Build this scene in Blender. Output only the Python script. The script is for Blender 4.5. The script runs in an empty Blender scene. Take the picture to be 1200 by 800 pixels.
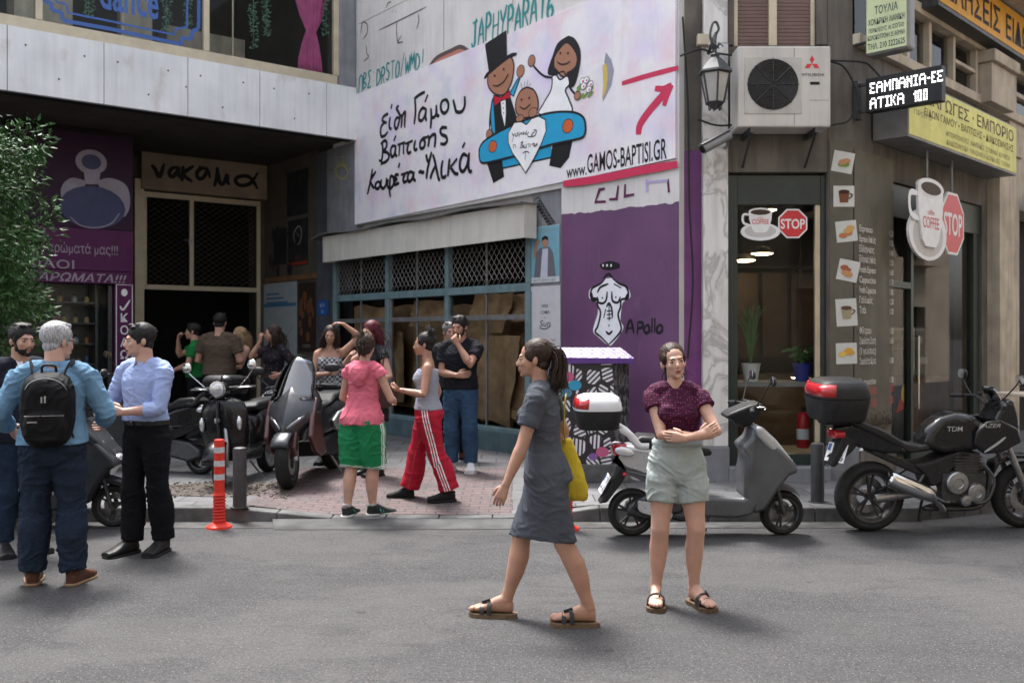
import bpy, bmesh, math, random
from mathutils import Vector as V, Matrix as M, noise
R = math.radians; PI = math.pi
S = bpy.context.scene; C = S.collection
# ---------------------------------------------------------------- camera, sky, sun, exposure
CH = 1.72; F = 1130.0; HZ = 392.0
cd = bpy.data.cameras.new('camera'); cam = bpy.data.objects.new('camera', cd); C.objects.link(cam)
cam.location = (0, 0, CH); cam.rotation_euler = (R(90), 0, 0)
cd.lens = 36 * F / 1200; cd.sensor_width = 36; cd.shift_y = -8 / 1200; cd.clip_end = 600; cd.clip_start = .05
cd.dof.use_dof = True; cd.dof.focus_distance = 6.0; cd.dof.aperture_fstop = 3.2
S.camera = cam
W_ = bpy.data.worlds.new('World'); S.world = W_; W_.use_nodes = True
nt = W_.node_tree; nt.nodes.clear()
sky = nt.nodes.new('ShaderNodeTexSky'); sky.sky_type = 'NISHITA'; sky.sun_disc = False
SUN = V((-.24, .40, 1.05)).normalized()
sky.sun_elevation = math.asin(SUN.z); sky.sun_rotation = math.atan2(SUN.x, SUN.y)
sky.air_density = 1.0; sky.dust_density = 4.0; sky.ozone_density = 1.0
hs = nt.nodes.new('ShaderNodeHueSaturation'); hs.inputs['Saturation'].default_value = .42
bg = nt.nodes.new('ShaderNodeBackground'); bg.inputs['Strength'].default_value = .14
wo = nt.nodes.new('ShaderNodeOutputWorld')
nt.links.new(sky.outputs[0], hs.inputs['Color']); nt.links.new(hs.outputs[0], bg.inputs[0]); nt.links.new(bg.outputs[0], wo.inputs[0])
sl = bpy.data.lights.new('sun', 'SUN'); sl.energy = 2.3; sl.angle = R(13); sl.color = (1, .975, .94)
so = bpy.data.objects.new('sun', sl); C.objects.link(so); so.location = (0, 0, 20)
so.rotation_euler = (-SUN).to_track_quat('-Z', 'Y').to_euler()
S.view_settings.view_transform = 'Standard'; S.view_settings.look = 'None'
S.view_settings.gamma = 1; S.view_settings.use_curve_mapping = False; S.view_settings.exposure = 1.87
# ---------------------------------------------------------------- helpers
def gp(px, py, z=0.0):
    y = F * (CH - z) / (py - HZ); return V(((px - 600) / F * y, y, z))
def at(px, py, y):
    return V(((px - 600) / F * y, y, CH + (HZ - py) / F * y))
class Plane:                       # a vertical wall: local x along it, local y into it, local z up
    def __init__(s, o, u):
        s.o = V((o[0], o[1], 0)); s.u = V((u[0], u[1], 0)).normalized(); s.n = V((s.u.y, -s.u.x, 0)); s.rz = math.atan2(s.u.y, s.u.x)
    def hit(s, px, py, dep=0.0):
        d = V(((px - 600) / F, 1, (HZ - py) / F)); o = s.o - s.n * dep
        t = o.dot(s.n) / d.dot(s.n); p = d * t
        return (p - o).dot(s.u), CH + p.z
    def loc(s, a, dep=0.0, z=0.0):
        p = s.o + s.u * a - s.n * dep; return V((p.x, p.y, z))
def cr(pts, k=5):                  # smooth polyline through points
    if len(pts) < 3: return [V(p) for p in pts]
    P = [V(p) for p in pts]; P = [P[0] * 2 - P[1]] + P + [P[-1] * 2 - P[-2]]; out = []
    for i in range(1, len(P) - 2):
        a, b, c, d = P[i - 1:i + 3]
        for j in range(k):
            t = j / k
            out.append(.5 * ((2 * b) + (c - a) * t + (2 * a - 5 * b + 4 * c - d) * t * t + (3 * b - a - 3 * c + d) * t ** 3))
    out.append(P[-2]); return out
def ring(c, u, v, n=16, p=2.0):    # superellipse ring
    o = []
    for i in range(n):
        t = 2 * PI * i / n; cx, sx = math.cos(t), math.sin(t)
        o.append(c + u * (math.copysign(abs(cx) ** (2 / p), cx)) + v * (math.copysign(abs(sx) ** (2 / p), sx)))
    return o
class MB:
    def __init__(s, off=(0, 0, 0)):
        s.v = []; s.f = []; s.m = []; s.mi = 0; s.off = V(off); s.tf = None; s.lay = 0.0
    def add(s, vs, fs):
        o = len(s.v)
        for p in vs:
            p = V(p)
            if s.tf: p = s.tf @ p
            s.v.append(p - s.off)
        for f in fs: s.f.append([i + o for i in f]); s.m.append(s.mi)
        return s
    def box(s, x0, x1, y0, y1, z0, z1):
        return s.add([(x0, y0, z0), (x1, y0, z0), (x1, y1, z0), (x0, y1, z0), (x0, y0, z1), (x1, y0, z1), (x1, y1, z1), (x0, y1, z1)],
                     [(0, 3, 2, 1), (4, 5, 6, 7), (0, 1, 5, 4), (1, 2, 6, 5), (2, 3, 7, 6), (3, 0, 4, 7)])
    def quad(s, x0, x1, z0, z1, y):
        return s.add([(x0, y, z0), (x1, y, z0), (x1, y, z1), (x0, y, z1)], [(0, 1, 2, 3)])
    def prism(s, pts, y0, y1):     # polygon in x,z extruded along y
        n = len(pts); a = sum(pts[i][0] * pts[(i + 1) % n][1] - pts[(i + 1) % n][0] * pts[i][1] for i in range(n))
        if a < 0: pts = pts[::-1]
        vs = [(p[0], y0, p[1]) for p in pts] + [(p[0], y1, p[1]) for p in pts]
        return s.add(vs, [tuple(range(n)), tuple(range(2 * n - 1, n - 1, -1))] + [(i, i + n, (i + 1) % n + n, (i + 1) % n) for i in range(n)])
    def flat(s, pts, y):           # painted polygon facing -y
        n = len(pts); a = sum(pts[i][0] * pts[(i + 1) % n][1] - pts[(i + 1) % n][0] * pts[i][1] for i in range(n))
        if a < 0: pts = pts[::-1]
        return s.add([(p[0], y, p[1]) for p in pts], [tuple(range(n))])
    def hpoly(s, pts, z0, z1):     # polygon in x,y extruded in z
        n = len(pts); a = sum(pts[i][0] * pts[(i + 1) % n][1] - pts[(i + 1) % n][0] * pts[i][1] for i in range(n))
        if a < 0: pts = pts[::-1]
        vs = [(p[0], p[1], z0) for p in pts] + [(p[0], p[1], z1) for p in pts]
        return s.add(vs, [tuple(range(n - 1, -1, -1)), tuple(range(n, 2 * n))] + [(i, (i + 1) % n, (i + 1) % n + n, i + n) for i in range(n)])
    def rings(s, rs, cap=True):
        n = len(rs[0]); vs = [p for r in rs for p in r]; fs = []
        for k in range(len(rs) - 1):
            for i in range(n):
                j = (i + 1) % n; fs.append((k * n + i, k * n + j, (k + 1) * n + j, (k + 1) * n + i))
        if cap: fs += [tuple(range(n - 1, -1, -1)), tuple(range((len(rs) - 1) * n, len(rs) * n))]
        return s.add(vs, fs)
    def tube(s, pts, r, n=8, flat=1.0, up=None, p=2.0, cap=True):
        P = [V(q) for q in pts]; rs = []; k = len(P); last = None
        for i in range(k):
            t = (P[min(i + 1, k - 1)] - P[max(i - 1, 0)])
            if t.length < 1e-9: t = V((0, 0, 1))
            t.normalize()
            a = (up if up is not None else last) if (up is not None or last is not None) else (V((0, 0, 1)) if abs(t.z) < .9 else V((0, 1, 0)))
            u = t.cross(a)
            if u.length < 1e-6: u = t.orthogonal()
            u.normalize(); v = u.cross(t); v.normalize(); last = v
            rr = r[i] if isinstance(r, list) else r
            ra, rb = rr if isinstance(rr, tuple) else (rr, rr * flat)
            rs.append(ring(P[i], u * ra, v * rb, n, p))
        return s.rings(rs, cap)
    def lathe(s, prof, n=20, c=(0, 0, 0), ax='Z', close=False):   # prof: (radius, height)
        c = V(c); rs = []
        for r, h in prof:
            rr = []
            for i in range(n):
                t = 2 * PI * i / n; a, b = r * math.cos(t), r * math.sin(t)
                rr.append(c + (V((a, b, h)) if ax == 'Z' else V((a, h, -b)) if ax == 'Y' else V((h, a, b))))
            rs.append(rr)
        if close: rs.append(rs[0]); return s.rings(rs, False)
        return s.rings(rs)
    def ell(s, c, r, n=16, m=10, rot=None):
        c = V(c); rs = []
        for k in range(m + 1):
            ph = -PI / 2 + PI * k / m; q = max(math.cos(ph), .02); z = math.sin(ph); rr = []
            for i in range(n):
                t = 2 * PI * i / n; d = V((r[0] * q * math.cos(t), r[1] * q * math.sin(t), r[2] * z))
                rr.append(c + (rot @ d if rot else d))
            rs.append(rr)
        return s.rings(rs)
    def loft(s, st, p=2.6, n=20):  # stations (x, y, z, halfwidth y, halfheight z [, tilt x per unit z])
        rs = []
        for q in st:
            tl = q[5] if len(q) > 5 else 0
            rs.append(ring(V(q[:3]), V((0, q[3], 0)), V((tl * q[4], 0, q[4])), n, p))
        return s.rings(rs)
    def stroke(s, pts, w, y=-.004, k=4, taper=.55, close=False):   # brush stroke on a wall (x,z points)
        P = cr([(p[0], 0, p[1]) for p in pts], k); s.lay += .00008; n = len(P); L = []; Q = []
        for i in range(n):
            t = P[min(i + 1, n - 1)] - P[max(i - 1, 0)]
            if t.length < 1e-9: t = V((1, 0, 0))
            t.normalize(); nn = V((-t.z, 0, t.x)); e = 1 if close else min(1, taper + (1 - taper) * min(i, n - 1 - i) / max(1, n * .15))
            yy = V((0, y - s.lay - i * .000006, 0)); L.append(P[i] + nn * w * .5 * e + yy); Q.append(P[i] - nn * w * .5 * e + yy)
        vs = L + Q
        return s.add(vs, [(i + n, i + 1 + n, i + 1, i) for i in range(n - 1)])
    def oval(s, c, rx, rz, y, n=20):
        s.lay += .00008
        return s.add([(c[0] + rx * math.cos(2 * PI * i / n), y - s.lay, c[1] + rz * math.sin(2 * PI * i / n)) for i in range(n)], [tuple(range(n))])
    def text(s, body, x, z, h, y=-.004, w=None, bold=0.0, shear=0.0, al='L', rot=0.0, sp=1.0):
        cu = bpy.data.curves.new('t', 'FONT'); cu.body = body; cu.offset = bold; cu.shear = shear; cu.resolution_u = 3; cu.space_character = sp
        o = bpy.data.objects.new('t', cu); C.objects.link(o)
        me = bpy.data.meshes.new_from_object(o.evaluated_get(bpy.context.evaluated_depsgraph_get()))
        vs = [v.co.copy() for v in me.vertices]; fs = [tuple(p.vertices) for p in me.polygons]
        bpy.data.objects.remove(o); bpy.data.curves.remove(cu); bpy.data.meshes.remove(me)
        if not vs: return s
        x0 = min(v.x for v in vs); x1 = max(v.x for v in vs); k = h / .73; kx = (w / max(1e-6, x1 - x0)) if w else k
        ww = (x1 - x0) * kx; sh = 0 if al == 'L' else -ww / 2 if al == 'C' else -ww; s.lay += .00008; ca, sa = math.cos(rot), math.sin(rot); out = []
        ca, sa = math.cos(rot), math.sin(rot); out = []
        for v in vs:
            a, b = (v.x - x0) * kx + sh, v.y * k
            out.append((x + a * ca - b * sa, y - s.lay, z + a * sa + b * ca))
        return s.add(out, fs)
    def mesh(s, name):
        me = bpy.data.meshes.new(name); me.from_pydata([tuple(v) for v in s.v], [], s.f); return me
def put(name, me, mats, parent=None, smooth=False, bevel=0, seg=2, label=None, loc=None, rz=0, solid=0):
    o = bpy.data.objects.new(name, me); C.objects.link(o)
    for m in (mats if isinstance(mats, (list, tuple)) else [mats]): me.materials.append(m)
    if smooth:
        me.shade_smooth() if smooth is True else me.set_sharp_from_angle(angle=R(smooth)) or me.shade_smooth()
        if smooth is not True: me.set_sharp_from_angle(angle=R(smooth))
    if solid:
        q = o.modifiers.new('s', 'SOLIDIFY'); q.thickness = solid; q.offset = 0
    if bevel:
        b = o.modifiers.new('b', 'BEVEL'); b.width = bevel; b.segments = seg; b.limit_method = 'ANGLE'; b.angle_limit = R(35); b.harden_normals = False
    if parent is not None: o.parent = parent
    if label: o['label'] = label
    if loc is not None: o.location = loc
    if rz: o.rotation_euler = (0, 0, rz)
    return o
def part(name, mb, mats, parent, **k):
    me = mb.mesh(name); o_m = list(mb.m)
    o = put(name, me, mats, parent, **k)
    me.polygons.foreach_set('material_index', o_m); me.update()
    return o
def tag(o, label, cat, group=None):
    o['label'] = label; o['category'] = cat
    if group: o['group'] = group
    return o
def thing(name, label, cat, loc=(0, 0, 0), rz=0.0, group=None):
    o = bpy.data.objects.new(name, None); C.objects.link(o); o.empty_display_size = .2
    o.location = loc; o.rotation_euler = (0, 0, rz); return tag(o, label, cat, group)
def single(name, label, cat, mb, mats, loc=(0, 0, 0), rz=0.0, group=None, **k):
    o = part(name, mb, mats, None, loc=loc, rz=rz, **k); return tag(o, label, cat, group)
def struct(name, mb, mats, **k):
    o = part(name, mb, mats, None, **k); o['kind'] = 'structure'; return o
def dup(root, loc, rz, label, group=None):
    def cp(o, par):
        c = o.copy(); C.objects.link(c)
        if par: c.parent = par
        for ch in o.children: cp(ch, c)
        return c
    r = cp(root, None); r.location = loc; r.rotation_euler = (0, 0, rz); r['label'] = label
    if group: r['group'] = group
    return r
# ---------------------------------------------------------------- procedural materials
class NT:
    def __init__(s, name):
        s.m = bpy.data.materials.new(name); s.m.use_nodes = True; s.t = s.m.node_tree; s.b = s.t.nodes['Principled BSDF']; s._tc = None
    def n(s, ty, **k):
        o = s.t.nodes.new('ShaderNode' + ty)
        for a, b in k.items():
            if a in o.inputs.keys(): s.set(o.inputs[a], b)
            else: setattr(o, a, b)
        return o
    def set(s, inp, v):
        if isinstance(v, bpy.types.NodeSocket): s.t.links.new(v, inp)
        else:
            if isinstance(v, tuple) and len(v) == 3 and inp.type == 'RGBA': v = v + (1,)
            inp.default_value = v
    def co(s, sc=(1, 1, 1), rot=(0, 0, 0), loc=(0, 0, 0)):
        if not s._tc: s._tc = s.n('TexCoord')
        if sc == (1, 1, 1) and rot == (0, 0, 0) and loc == (0, 0, 0): return s._tc.outputs['Object']
        m = s.n('Mapping'); s.t.links.new(s._tc.outputs['Object'], m.inputs[0])
        m.inputs['Scale'].default_value = sc; m.inputs['Rotation'].default_value = rot; m.inputs['Location'].default_value = loc
        return m.outputs[0]
    def noise(s, scale, det=4, sc=(1, 1, 1), rough=.55, dist=0, loc=(0, 0, 0)):
        o = s.n('TexNoise', Vector=s.co(sc, loc=loc), Scale=scale, Detail=det, Roughness=rough, Distortion=dist); return o.outputs['Fac']
    def ramp(s, fac, stops, interp='LINEAR'):
        o = s.n('ValToRGB'); s.t.links.new(fac, o.inputs[0]); o.color_ramp.interpolation = interp; e = o.color_ramp.elements
        while len(e) < len(stops): e.new(.5)
        for q, (p, c) in zip(e, stops):
            q.position = p; q.color = (c, c, c, 1) if not isinstance(c, tuple) else c + (1,)
        return o.outputs[0]
    def mix(s, fac, a, b, mode='MIX'):
        o = s.n('Mix', data_type='RGBA', blend_type=mode)
        s.set(o.inputs[0], fac); s.set(o.inputs[6], a); s.set(o.inputs[7], b); return o.outputs[2]
    def math(s, op, a, b=0.0):
        o = s.n('Math', operation=op); s.set(o.inputs[0], a); s.set(o.inputs[1], b); return o.outputs[0]
    def bump(s, h, st=.3, dist=.01):
        o = s.n('Bump', Height=h, Strength=st, Distance=dist); s.t.links.new(o.outputs[0], s.b.inputs['Normal'])
    def out(s, **k):
        for a, b in k.items(): s.set(s.b.inputs[a.replace('_', ' ')], b)
        return s.m
def pm(name, col, rough=.6, metal=0.0, var=.12, vs=6, bump=0.0, bs=60, coat=0.0, rv=.0, streak=0.0, **k):
    t = NT(name); c = col
    if var:
        f = t.noise(vs, 4); lo = tuple(x * (1 - var) for x in col); hi = tuple(min(1, x * (1 + var)) for x in col)
        c = t.mix(t.ramp(f, [(.3, 0.0), (.7, 1.0)]), lo, hi)
    if streak:
        f = t.ramp(t.noise(3.0, 5, (3, 3, .25)), [(.42, 0.0), (.75, streak)]); c = t.mix(f, c, tuple(x * .45 for x in col))
    t.out(Base_Color=c, Roughness=rough, Metallic=metal)
    if rough > .42 and not metal: t.out(Specular_IOR_Level=.22)
    if coat: t.out(Coat_Weight=coat, Coat_Roughness=.06)
    if rv: t.out(Roughness=t.ramp(t.noise(vs * 2.3, 4), [(.3, max(0, rough - rv)), (.7, min(1, rough + rv))]))
    if bump: t.bump(t.noise(bs, 3), bump, .004)
    return t.out(**k)
MT = {}
MT['black'] = pm('black_plastic', (.018, .018, .019), .5, var=.3, vs=20, bump=.15, bs=300)
MT['gloss_black'] = pm('black_paint', (.006, .006, .007), .3, var=.2, coat=.35, rv=.08, vs=9, Specular_IOR_Level=.25)
MT['gunmetal'] = pm('gunmetal_paint', (.030, .032, .037), .32, .3, var=.15, coat=.35, rv=.06)
MT['silver'] = pm('silver_paint', (.42, .43, .44), .34, .35, var=.1, coat=.3, rv=.1, vs=10)
MT['white_paint'] = pm('white_paint', (.52, .53, .54), .35, var=.06, coat=.3, rv=.1)
MT['brown_paint'] = pm('brown_paint', (.07, .028, .026), .3, .2, var=.1, coat=.5)
MT['chrome'] = pm('chrome', (.62, .62, .63), .14, 1.0, var=.08, rv=.06)
MT['steel'] = pm('steel', (.32, .32, .32), .38, .9, var=.2, rv=.12, vs=14)
MT['dark_steel'] = pm('dark_steel', (.07, .07, .072), .45, .7, var=.25, rv=.1, vs=18)
MT['mid_grey'] = pm('mid_grey_plastic', (.075, .078, .084), .45, .15, var=.2, vs=5, rv=.1, coat=.15)
MT['rubber'] = pm('rubber', (.017, .017, .017), .82, var=.35, vs=14, bump=.3, bs=120)
MT['seat'] = pm('seat_vinyl', (.016, .016, .017), .48, var=.2, bump=.2, bs=260)
MT['mirror'] = pm('mirror_glass', (.85, .87, .9), .03, 1.0, var=0)
MT['red_lens'] = pm('red_lens', (.35, .01, .015), .15, var=.1, coat=.6)
MT['amber_lens'] = pm('amber_lens', (.75, .12, .03), .2, var=.05, coat=.5)
MT['clear_lens'] = pm('clear_lens', (.6, .62, .65), .08, .6, var=.15, coat=.8)
MT['plate'] = pm('plate_white', (.72, .73, .75), .4, var=.05)
MT['ink'] = pm('ink_black', (.012, .012, .014), .55, var=.1)
MT['blue'] = pm('blue_enamel', (.02, .08, .30), .4, var=.1)
MT['red'] = pm('red_paint', (.52, .02, .03), .4, var=.1)
MT['white'] = pm('white_print', (.74, .74, .74), .5, var=.04)
MT['orange_red'] = pm('orange_red_plastic', (.56, .035, .022), .45, var=.12, vs=15)
MT['reflect'] = pm('reflective_grey', (.48, .48, .5), .4, var=.15, vs=30)
MT['post_metal'] = pm('dark_post_metal', (.045, .047, .05), .5, .3, var=.25, vs=12)
MT['marble'] = None
def glass(name, tint=(.9, .95, .95), refl=1.45, gl=.02, dirt=.0):
    t = NT(name); t.t.nodes.remove(t.b)
    fr = t.n('Fresnel', IOR=refl); tr = t.n('BsdfTransparent', Color=tint + (1,)); g = t.n('BsdfGlossy', Roughness=gl)
    mx = t.n('MixShader'); t.t.links.new(fr.outputs[0], mx.inputs[0]); t.t.links.new(tr.outputs[0], mx.inputs[1]); t.t.links.new(g.outputs[0], mx.inputs[2])
    o = t.t.nodes['Material Output']; t.t.links.new(mx.outputs[0], o.inputs[0]); return t.m
MT['glass'] = glass('window_glass', refl=1.28); MT['screen'] = glass('tinted_screen', (.62, .68, .74), 2.6, .03)
def marble():
    t = NT('marble'); n1 = t.noise(2.2, 6, (1, 1, .6), dist=1.6)
    v = t.ramp(n1, [(.44, (.62, .61, .59)), (.5, (.36, .35, .34)), (.55, (.64, .63, .61))])
    st = t.ramp(t.noise(5, 5, (2, 2, .2)), [(.4, 0.0), (.8, .55)])
    t.bump(t.noise(30, 4), .1); return t.out(Base_Color=t.mix(st, v, (.22, .19, .16)), Roughness=.45)
MT['marble'] = marble()
def asphalt():
    t = NT('asphalt'); big = t.ramp(t.noise(.35, 5, dist=.8), [(.32, (.038, .039, .041)), (.68, (.058, .059, .061))])
    big = t.mix(t.ramp(t.noise(1.7, 6, (1, 2.2, 1)), [(.42, 0.0), (.7, .6)]), big, (.058, .058, .058))
    big = t.mix(t.ramp(t.noise(9, 6, (1, 1.6, 1), rough=.7), [(.46, 0.0), (.66, .55)]), big, (.030, .030, .032))
    big = t.mix(t.ramp(t.noise(38, 3, rough=.7), [(.48, 0.0), (.62, .85)]), big, (.026, .026, .027))
    big = t.mix(t.ramp(t.noise(70, 2, loc=(3, 3, 0)), [(.60, 0.0), (.70, .9)]), big, (.18, .15, .15))
    big = t.mix(t.ramp(t.noise(170, 2), [(.56, 0.0), (.75, .6)]), big, (.2, .2, .2))
    big = t.mix(t.ramp(t.noise(.9, 5, (.35, 1.6, 1), dist=.6), [(.4, 0.0), (.72, .3)]), big, (.064, .063, .062))
    big = t.mix(t.ramp(t.noise(.55, 6, loc=(7, 2, 0), rough=.65), [(.56, 0.0), (.66, .2)]), big, (.028, .028, .030))
    big = t.mix(t.ramp(t.noise(.42, 7, (1, 1.7, 1), rough=.62, loc=(2, 9, 0)), [(.50, 0.0), (.535, .25)]), big, (.095, .092, .088))
    big = t.mix(t.ramp(t.noise(.8, 7, (.6, 1.8, 1), rough=.68, loc=(12, 4, 0)), [(.60, 0.0), (.66, .3)]), big, (.022, .022, .023))
    vo = t.n('TexVoronoi', Vector=t.co(), Scale=2.1, feature='F1'); sp = t.ramp(t.math('ADD', vo.outputs['Distance'], t.math('MULTIPLY', t.noise(30, 2), .05)), [(.075, 1.0), (.10, 0.0)])
    big = t.mix(t.math('MULTIPLY', sp, .8), big, (.035, .035, .035))
    vc = t.n('TexVoronoi', Vector=t.n('VectorMath', operation='ADD').outputs[0], Scale=.33, feature='DISTANCE_TO_EDGE')
    va = vc.inputs['Vector'].links[0].from_node; t.t.links.new(t.co(), va.inputs[0]); nz = t.n('TexNoise', Vector=t.co(), Scale=1.6, Detail=6.0)
    sc = t.n('VectorMath', operation='SCALE'); t.t.links.new(nz.outputs['Color'], sc.inputs[0]); sc.inputs['Scale'].default_value = .9; t.t.links.new(sc.outputs[0], va.inputs[1])
    ck = t.math('MULTIPLY', t.ramp(vc.outputs['Distance'], [(.0, 1.0), (.006, 0.0)]), t.ramp(t.noise(.6, 2), [(.52, 0.0), (.62, .6)]))
    big = t.mix(ck, big, (.03, .03, .03))
    h = t.math('ADD', t.noise(140, 3), t.math('MULTIPLY', t.noise(30, 3), .6)); t.bump(h, .8, .010)
    return t.out(Base_Color=big, Roughness=t.ramp(t.noise(3, 4), [(.3, .78), (.7, .95)]), Specular_IOR_Level=.18)
MT['asphalt'] = asphalt()
def pavers(name, c1, c2, mortar, w, h, sc=1.0, rot=0.0, dirt=.5):
    t = NT(name); br = t.n('TexBrick', Vector=t.co(rot=(0, 0, rot)), Color1=c1, Color2=c2, Mortar=mortar, Scale=sc)
    br.inputs['Brick Width'].default_value = w; br.inputs['Row Height'].default_value = h; br.inputs['Mortar Size'].default_value = .008; br.inputs['Mortar Smooth'].default_value = .3
    c = t.mix(t.ramp(t.noise(1.3, 6, dist=.5), [(.35, 0.0), (.7, dirt)]), br.outputs['Color'], (.04, .039, .037))
    c = t.mix(t.ramp(t.noise(24, 3), [(.5, 0.0), (.8, .4)]), c, (.18, .17, .16))
    t.bump(t.math('ADD', t.math('MULTIPLY', br.outputs['Fac'], -1.0), t.math('MULTIPLY', t.noise(60, 3), .25)), .5, .006)
    return t.out(Base_Color=c, Roughness=.85, Specular_IOR_Level=.25)
MT['pavers'] = pavers('grey_pavers', (.155, .155, .16), (.105, .105, .11), (.04, .04, .04), .4, .4, dirt=.45)
MT['red_pavers'] = pavers('red_pavers', (.135, .092, .092), (.095, .075, .077), (.05, .046, .046), .2, .1, rot=.02, dirt=.4)
MT['kerb'] = pm('kerb_stone', (.10, .10, .099), .88, var=.45, vs=5, bump=.4, bs=70)
MT['soil'] = pm('gravel_soil', (.085, .072, .062), .95, var=.5, vs=50, bump=.9, bs=90)
def concrete():
    t = NT('stained_concrete'); c = t.ramp(t.noise(1.5, 6), [(.3, (.58, .59, .60)), (.7, (.72, .725, .73))])
    c = t.mix(t.ramp(t.noise(7, 5, (2.2, 2.2, .12)), [(.45, 0.0), (.8, .32)]), c, (.36, .355, .35))
    c = t.mix(t.ramp(t.noise(2.6, 6, (1, 1, .5), loc=(3, 1, 0)), [(.6, 0.0), (.72, .45)]), c, (.33, .27, .2))
    t.bump(t.noise(40, 4), .12); return t.out(Base_Color=c, Roughness=.75)
MT['concrete'] = concrete()
def wallpaint():
    t = NT('old_white_paint'); c = t.ramp(t.noise(1.2, 6), [(.3, (.50, .485, .47)), (.7, (.64, .62, .61))])
    c = t.mix(t.ramp(t.noise(6, 5, (2, 2, .15)), [(.5, 0.0), (.85, .5)]), c, (.33, .31, .29))
    ch = t.ramp(t.noise(2.3, 8, rough=.65, loc=(2, 0, 5)), [(.665, 0.0), (.675, .8)])
    t.bump(t.noise(30, 3), .1); return t.out(Base_Color=t.mix(ch, c, (.17, .14, .13)), Roughness=.7)
MT['old_white'] = wallpaint()
def muralpaint():
    t = NT('mural_ground_paint'); c = t.ramp(t.noise(1.1, 5), [(.3, (.63, .57, .70)), (.5, (.72, .70, .71)), (.72, (.60, .51, .74))])
    c = t.mix(t.ramp(t.noise(1.7, 6, loc=(4, 4, 1)), [(.52, 0.0), (.70, .65)]), c, (.68, .47, .52))
    c = t.mix(t.ramp(t.noise(2.1, 7, loc=(9, 2, 7)), [(.54, 0.0), (.72, .6)]), c, (.42, .50, .58))
    c = t.mix(t.ramp(t.noise(9, 5, (2, 2, .2)), [(.55, 0.0), (.85, .35)]), c, (.45, .43, .42))
    t.bump(t.noise(20, 3, (1, 1, 3)), .08); return t.out(Base_Color=c, Roughness=.55)
MT['mural'] = muralpaint()
def purple():
    t = NT('purple_wall_paint'); c = t.ramp(t.noise(1.2, 5), [(.3, (.090, .038, .10)), (.7, (.135, .058, .135))])
    c = t.mix(t.ramp(t.noise(2.2, 6, loc=(1, 0, 3)), [(.62, 0.0), (.8, .35)]), c, (.20, .15, .21))
    c = t.mix(t.ramp(t.noise(8, 4, (2.5, 2.5, .12)), [(.62, 0.0), (.85, .3)]), c, (.32, .26, .3))
    t.bump(t.noise(45, 3), .15); return t.out(Base_Color=c, Roughness=.55)
MT['purple'] = purple()
def stone():
    t = NT('sooty_stucco'); c = t.ramp(t.noise(1.6, 6), [(.3, (.070, .060, .050)), (.7, (.155, .136, .115))])
    c = t.mix(t.ramp(t.noise(5, 5, (2, 2, .2)), [(.4, 0.0), (.8, .65)]), c, (.030, .025, .022))
    t.bump(t.noise(35, 4), .3); return t.out(Base_Color=c, Roughness=.85)
MT['stone'] = stone()
MT['beige_stone'] = pm('beige_stone', (.44, .38, .30), .75, var=.22, vs=3, bump=.2, bs=40, streak=.5)
MT['grey_pier'] = pm('grey_stone', (.20, .205, .22), .6, var=.2, vs=3, bump=.1, streak=.4)
MT['alu'] = pm('aged_aluminium', (.46, .40, .29), .45, .25, var=.12, vs=5)
MT['teal'] = pm('teal_paint', (.15, .225, .245), .5, var=.2, vs=5, streak=.4)
MT['dark_teal'] = pm('dark_teal_plinth', (.085, .13, .145), .6, var=.2, vs=4, streak=.4)
MT['awning'] = pm('awning_panel', (.56, .54, .49), .6, var=.08, vs=3, streak=.2)
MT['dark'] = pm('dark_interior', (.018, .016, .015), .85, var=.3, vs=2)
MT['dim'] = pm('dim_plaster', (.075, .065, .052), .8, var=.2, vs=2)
MT['kraft'] = pm('kraft_paper', (.36, .22, .12), .8, var=.3, vs=5, bump=.3, bs=8)
MT['mesh_metal'] = pm('mesh_metal', (.30, .29, .27), .5, .5, var=.2)
MT['green_frame'] = pm('dark_green_frame', (.012, .022, .02), .4, var=.2)
MT['wood'] = pm('wood', (.16, .085, .04), .55, var=.3, vs=4)
MT['purple_sign'] = pm('purple_sign', (.075, .011, .062), .5, var=.12)
MT['dark_purple'] = pm('dark_purple_sign', (.022, .005, .023), .5, var=.12)
MT['lilac_print'] = pm('lilac_print', (.30, .25, .30), .6, var=.1)
MT['yellow_sign'] = pm('yellow_sign', (.60, .56, .15), .5, var=.12, vs=4, streak=.25)
MT['green_white_sign'] = pm('pale_green_sign', (.52, .58, .34), .5, var=.1, vs=4, streak=.2)
MT['orange_sign'] = pm('orange_sign', (.62, .30, .03), .5, var=.1)
MT['grey_metal'] = pm('grey_metal', (.19, .19, .19), .5, .3, var=.2)
MT['ac'] = pm('aged_white_enamel', (.50, .475, .44), .5, var=.08, vs=3, streak=.3)
MT['khaki'] = pm('khaki_banner', (.105, .095, .072), .6, var=.2, vs=3)
MT['gate_wire'] = pm('gate_wire', (.10, .09, .07), .6, .3, var=.2); MT['smoke_lens'] = pm('smoke_lens', (.16, .165, .18), .1, .5, var=.1, coat=.6)
MT['rope'] = pm('cable_black', (.02, .02, .02), .6, var=0)
MT['pink_cloth'] = pm('pink_curtain', (.48, .10, .25), .7, var=.2, vs=6, bump=.3, bs=10)
MT['leaf'] = pm('leaf_green', (.028, .075, .020), .5, var=.45, vs=9)
MT['leaf_b'] = pm('leaf_light', (.05, .105, .034), .5, var=.3, vs=9)
MT['bark'] = pm('bark', (.09, .07, .05), .9, var=.4, vs=12, bump=.8, bs=25)
MT['garland'] = pm('garland_green', (.16, .30, .20), .6, var=.35, vs=30)
def emit(name, col, st):
    t = NT(name); return t.out(Base_Color=(.02, .02, .02), Emission_Color=col, Emission_Strength=st)
MT['led'] = emit('led_white', (1, 1, 1), 2.4); MT['lamp'] = emit('warm_lamp', (1, .70, .36), 11.0)
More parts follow.
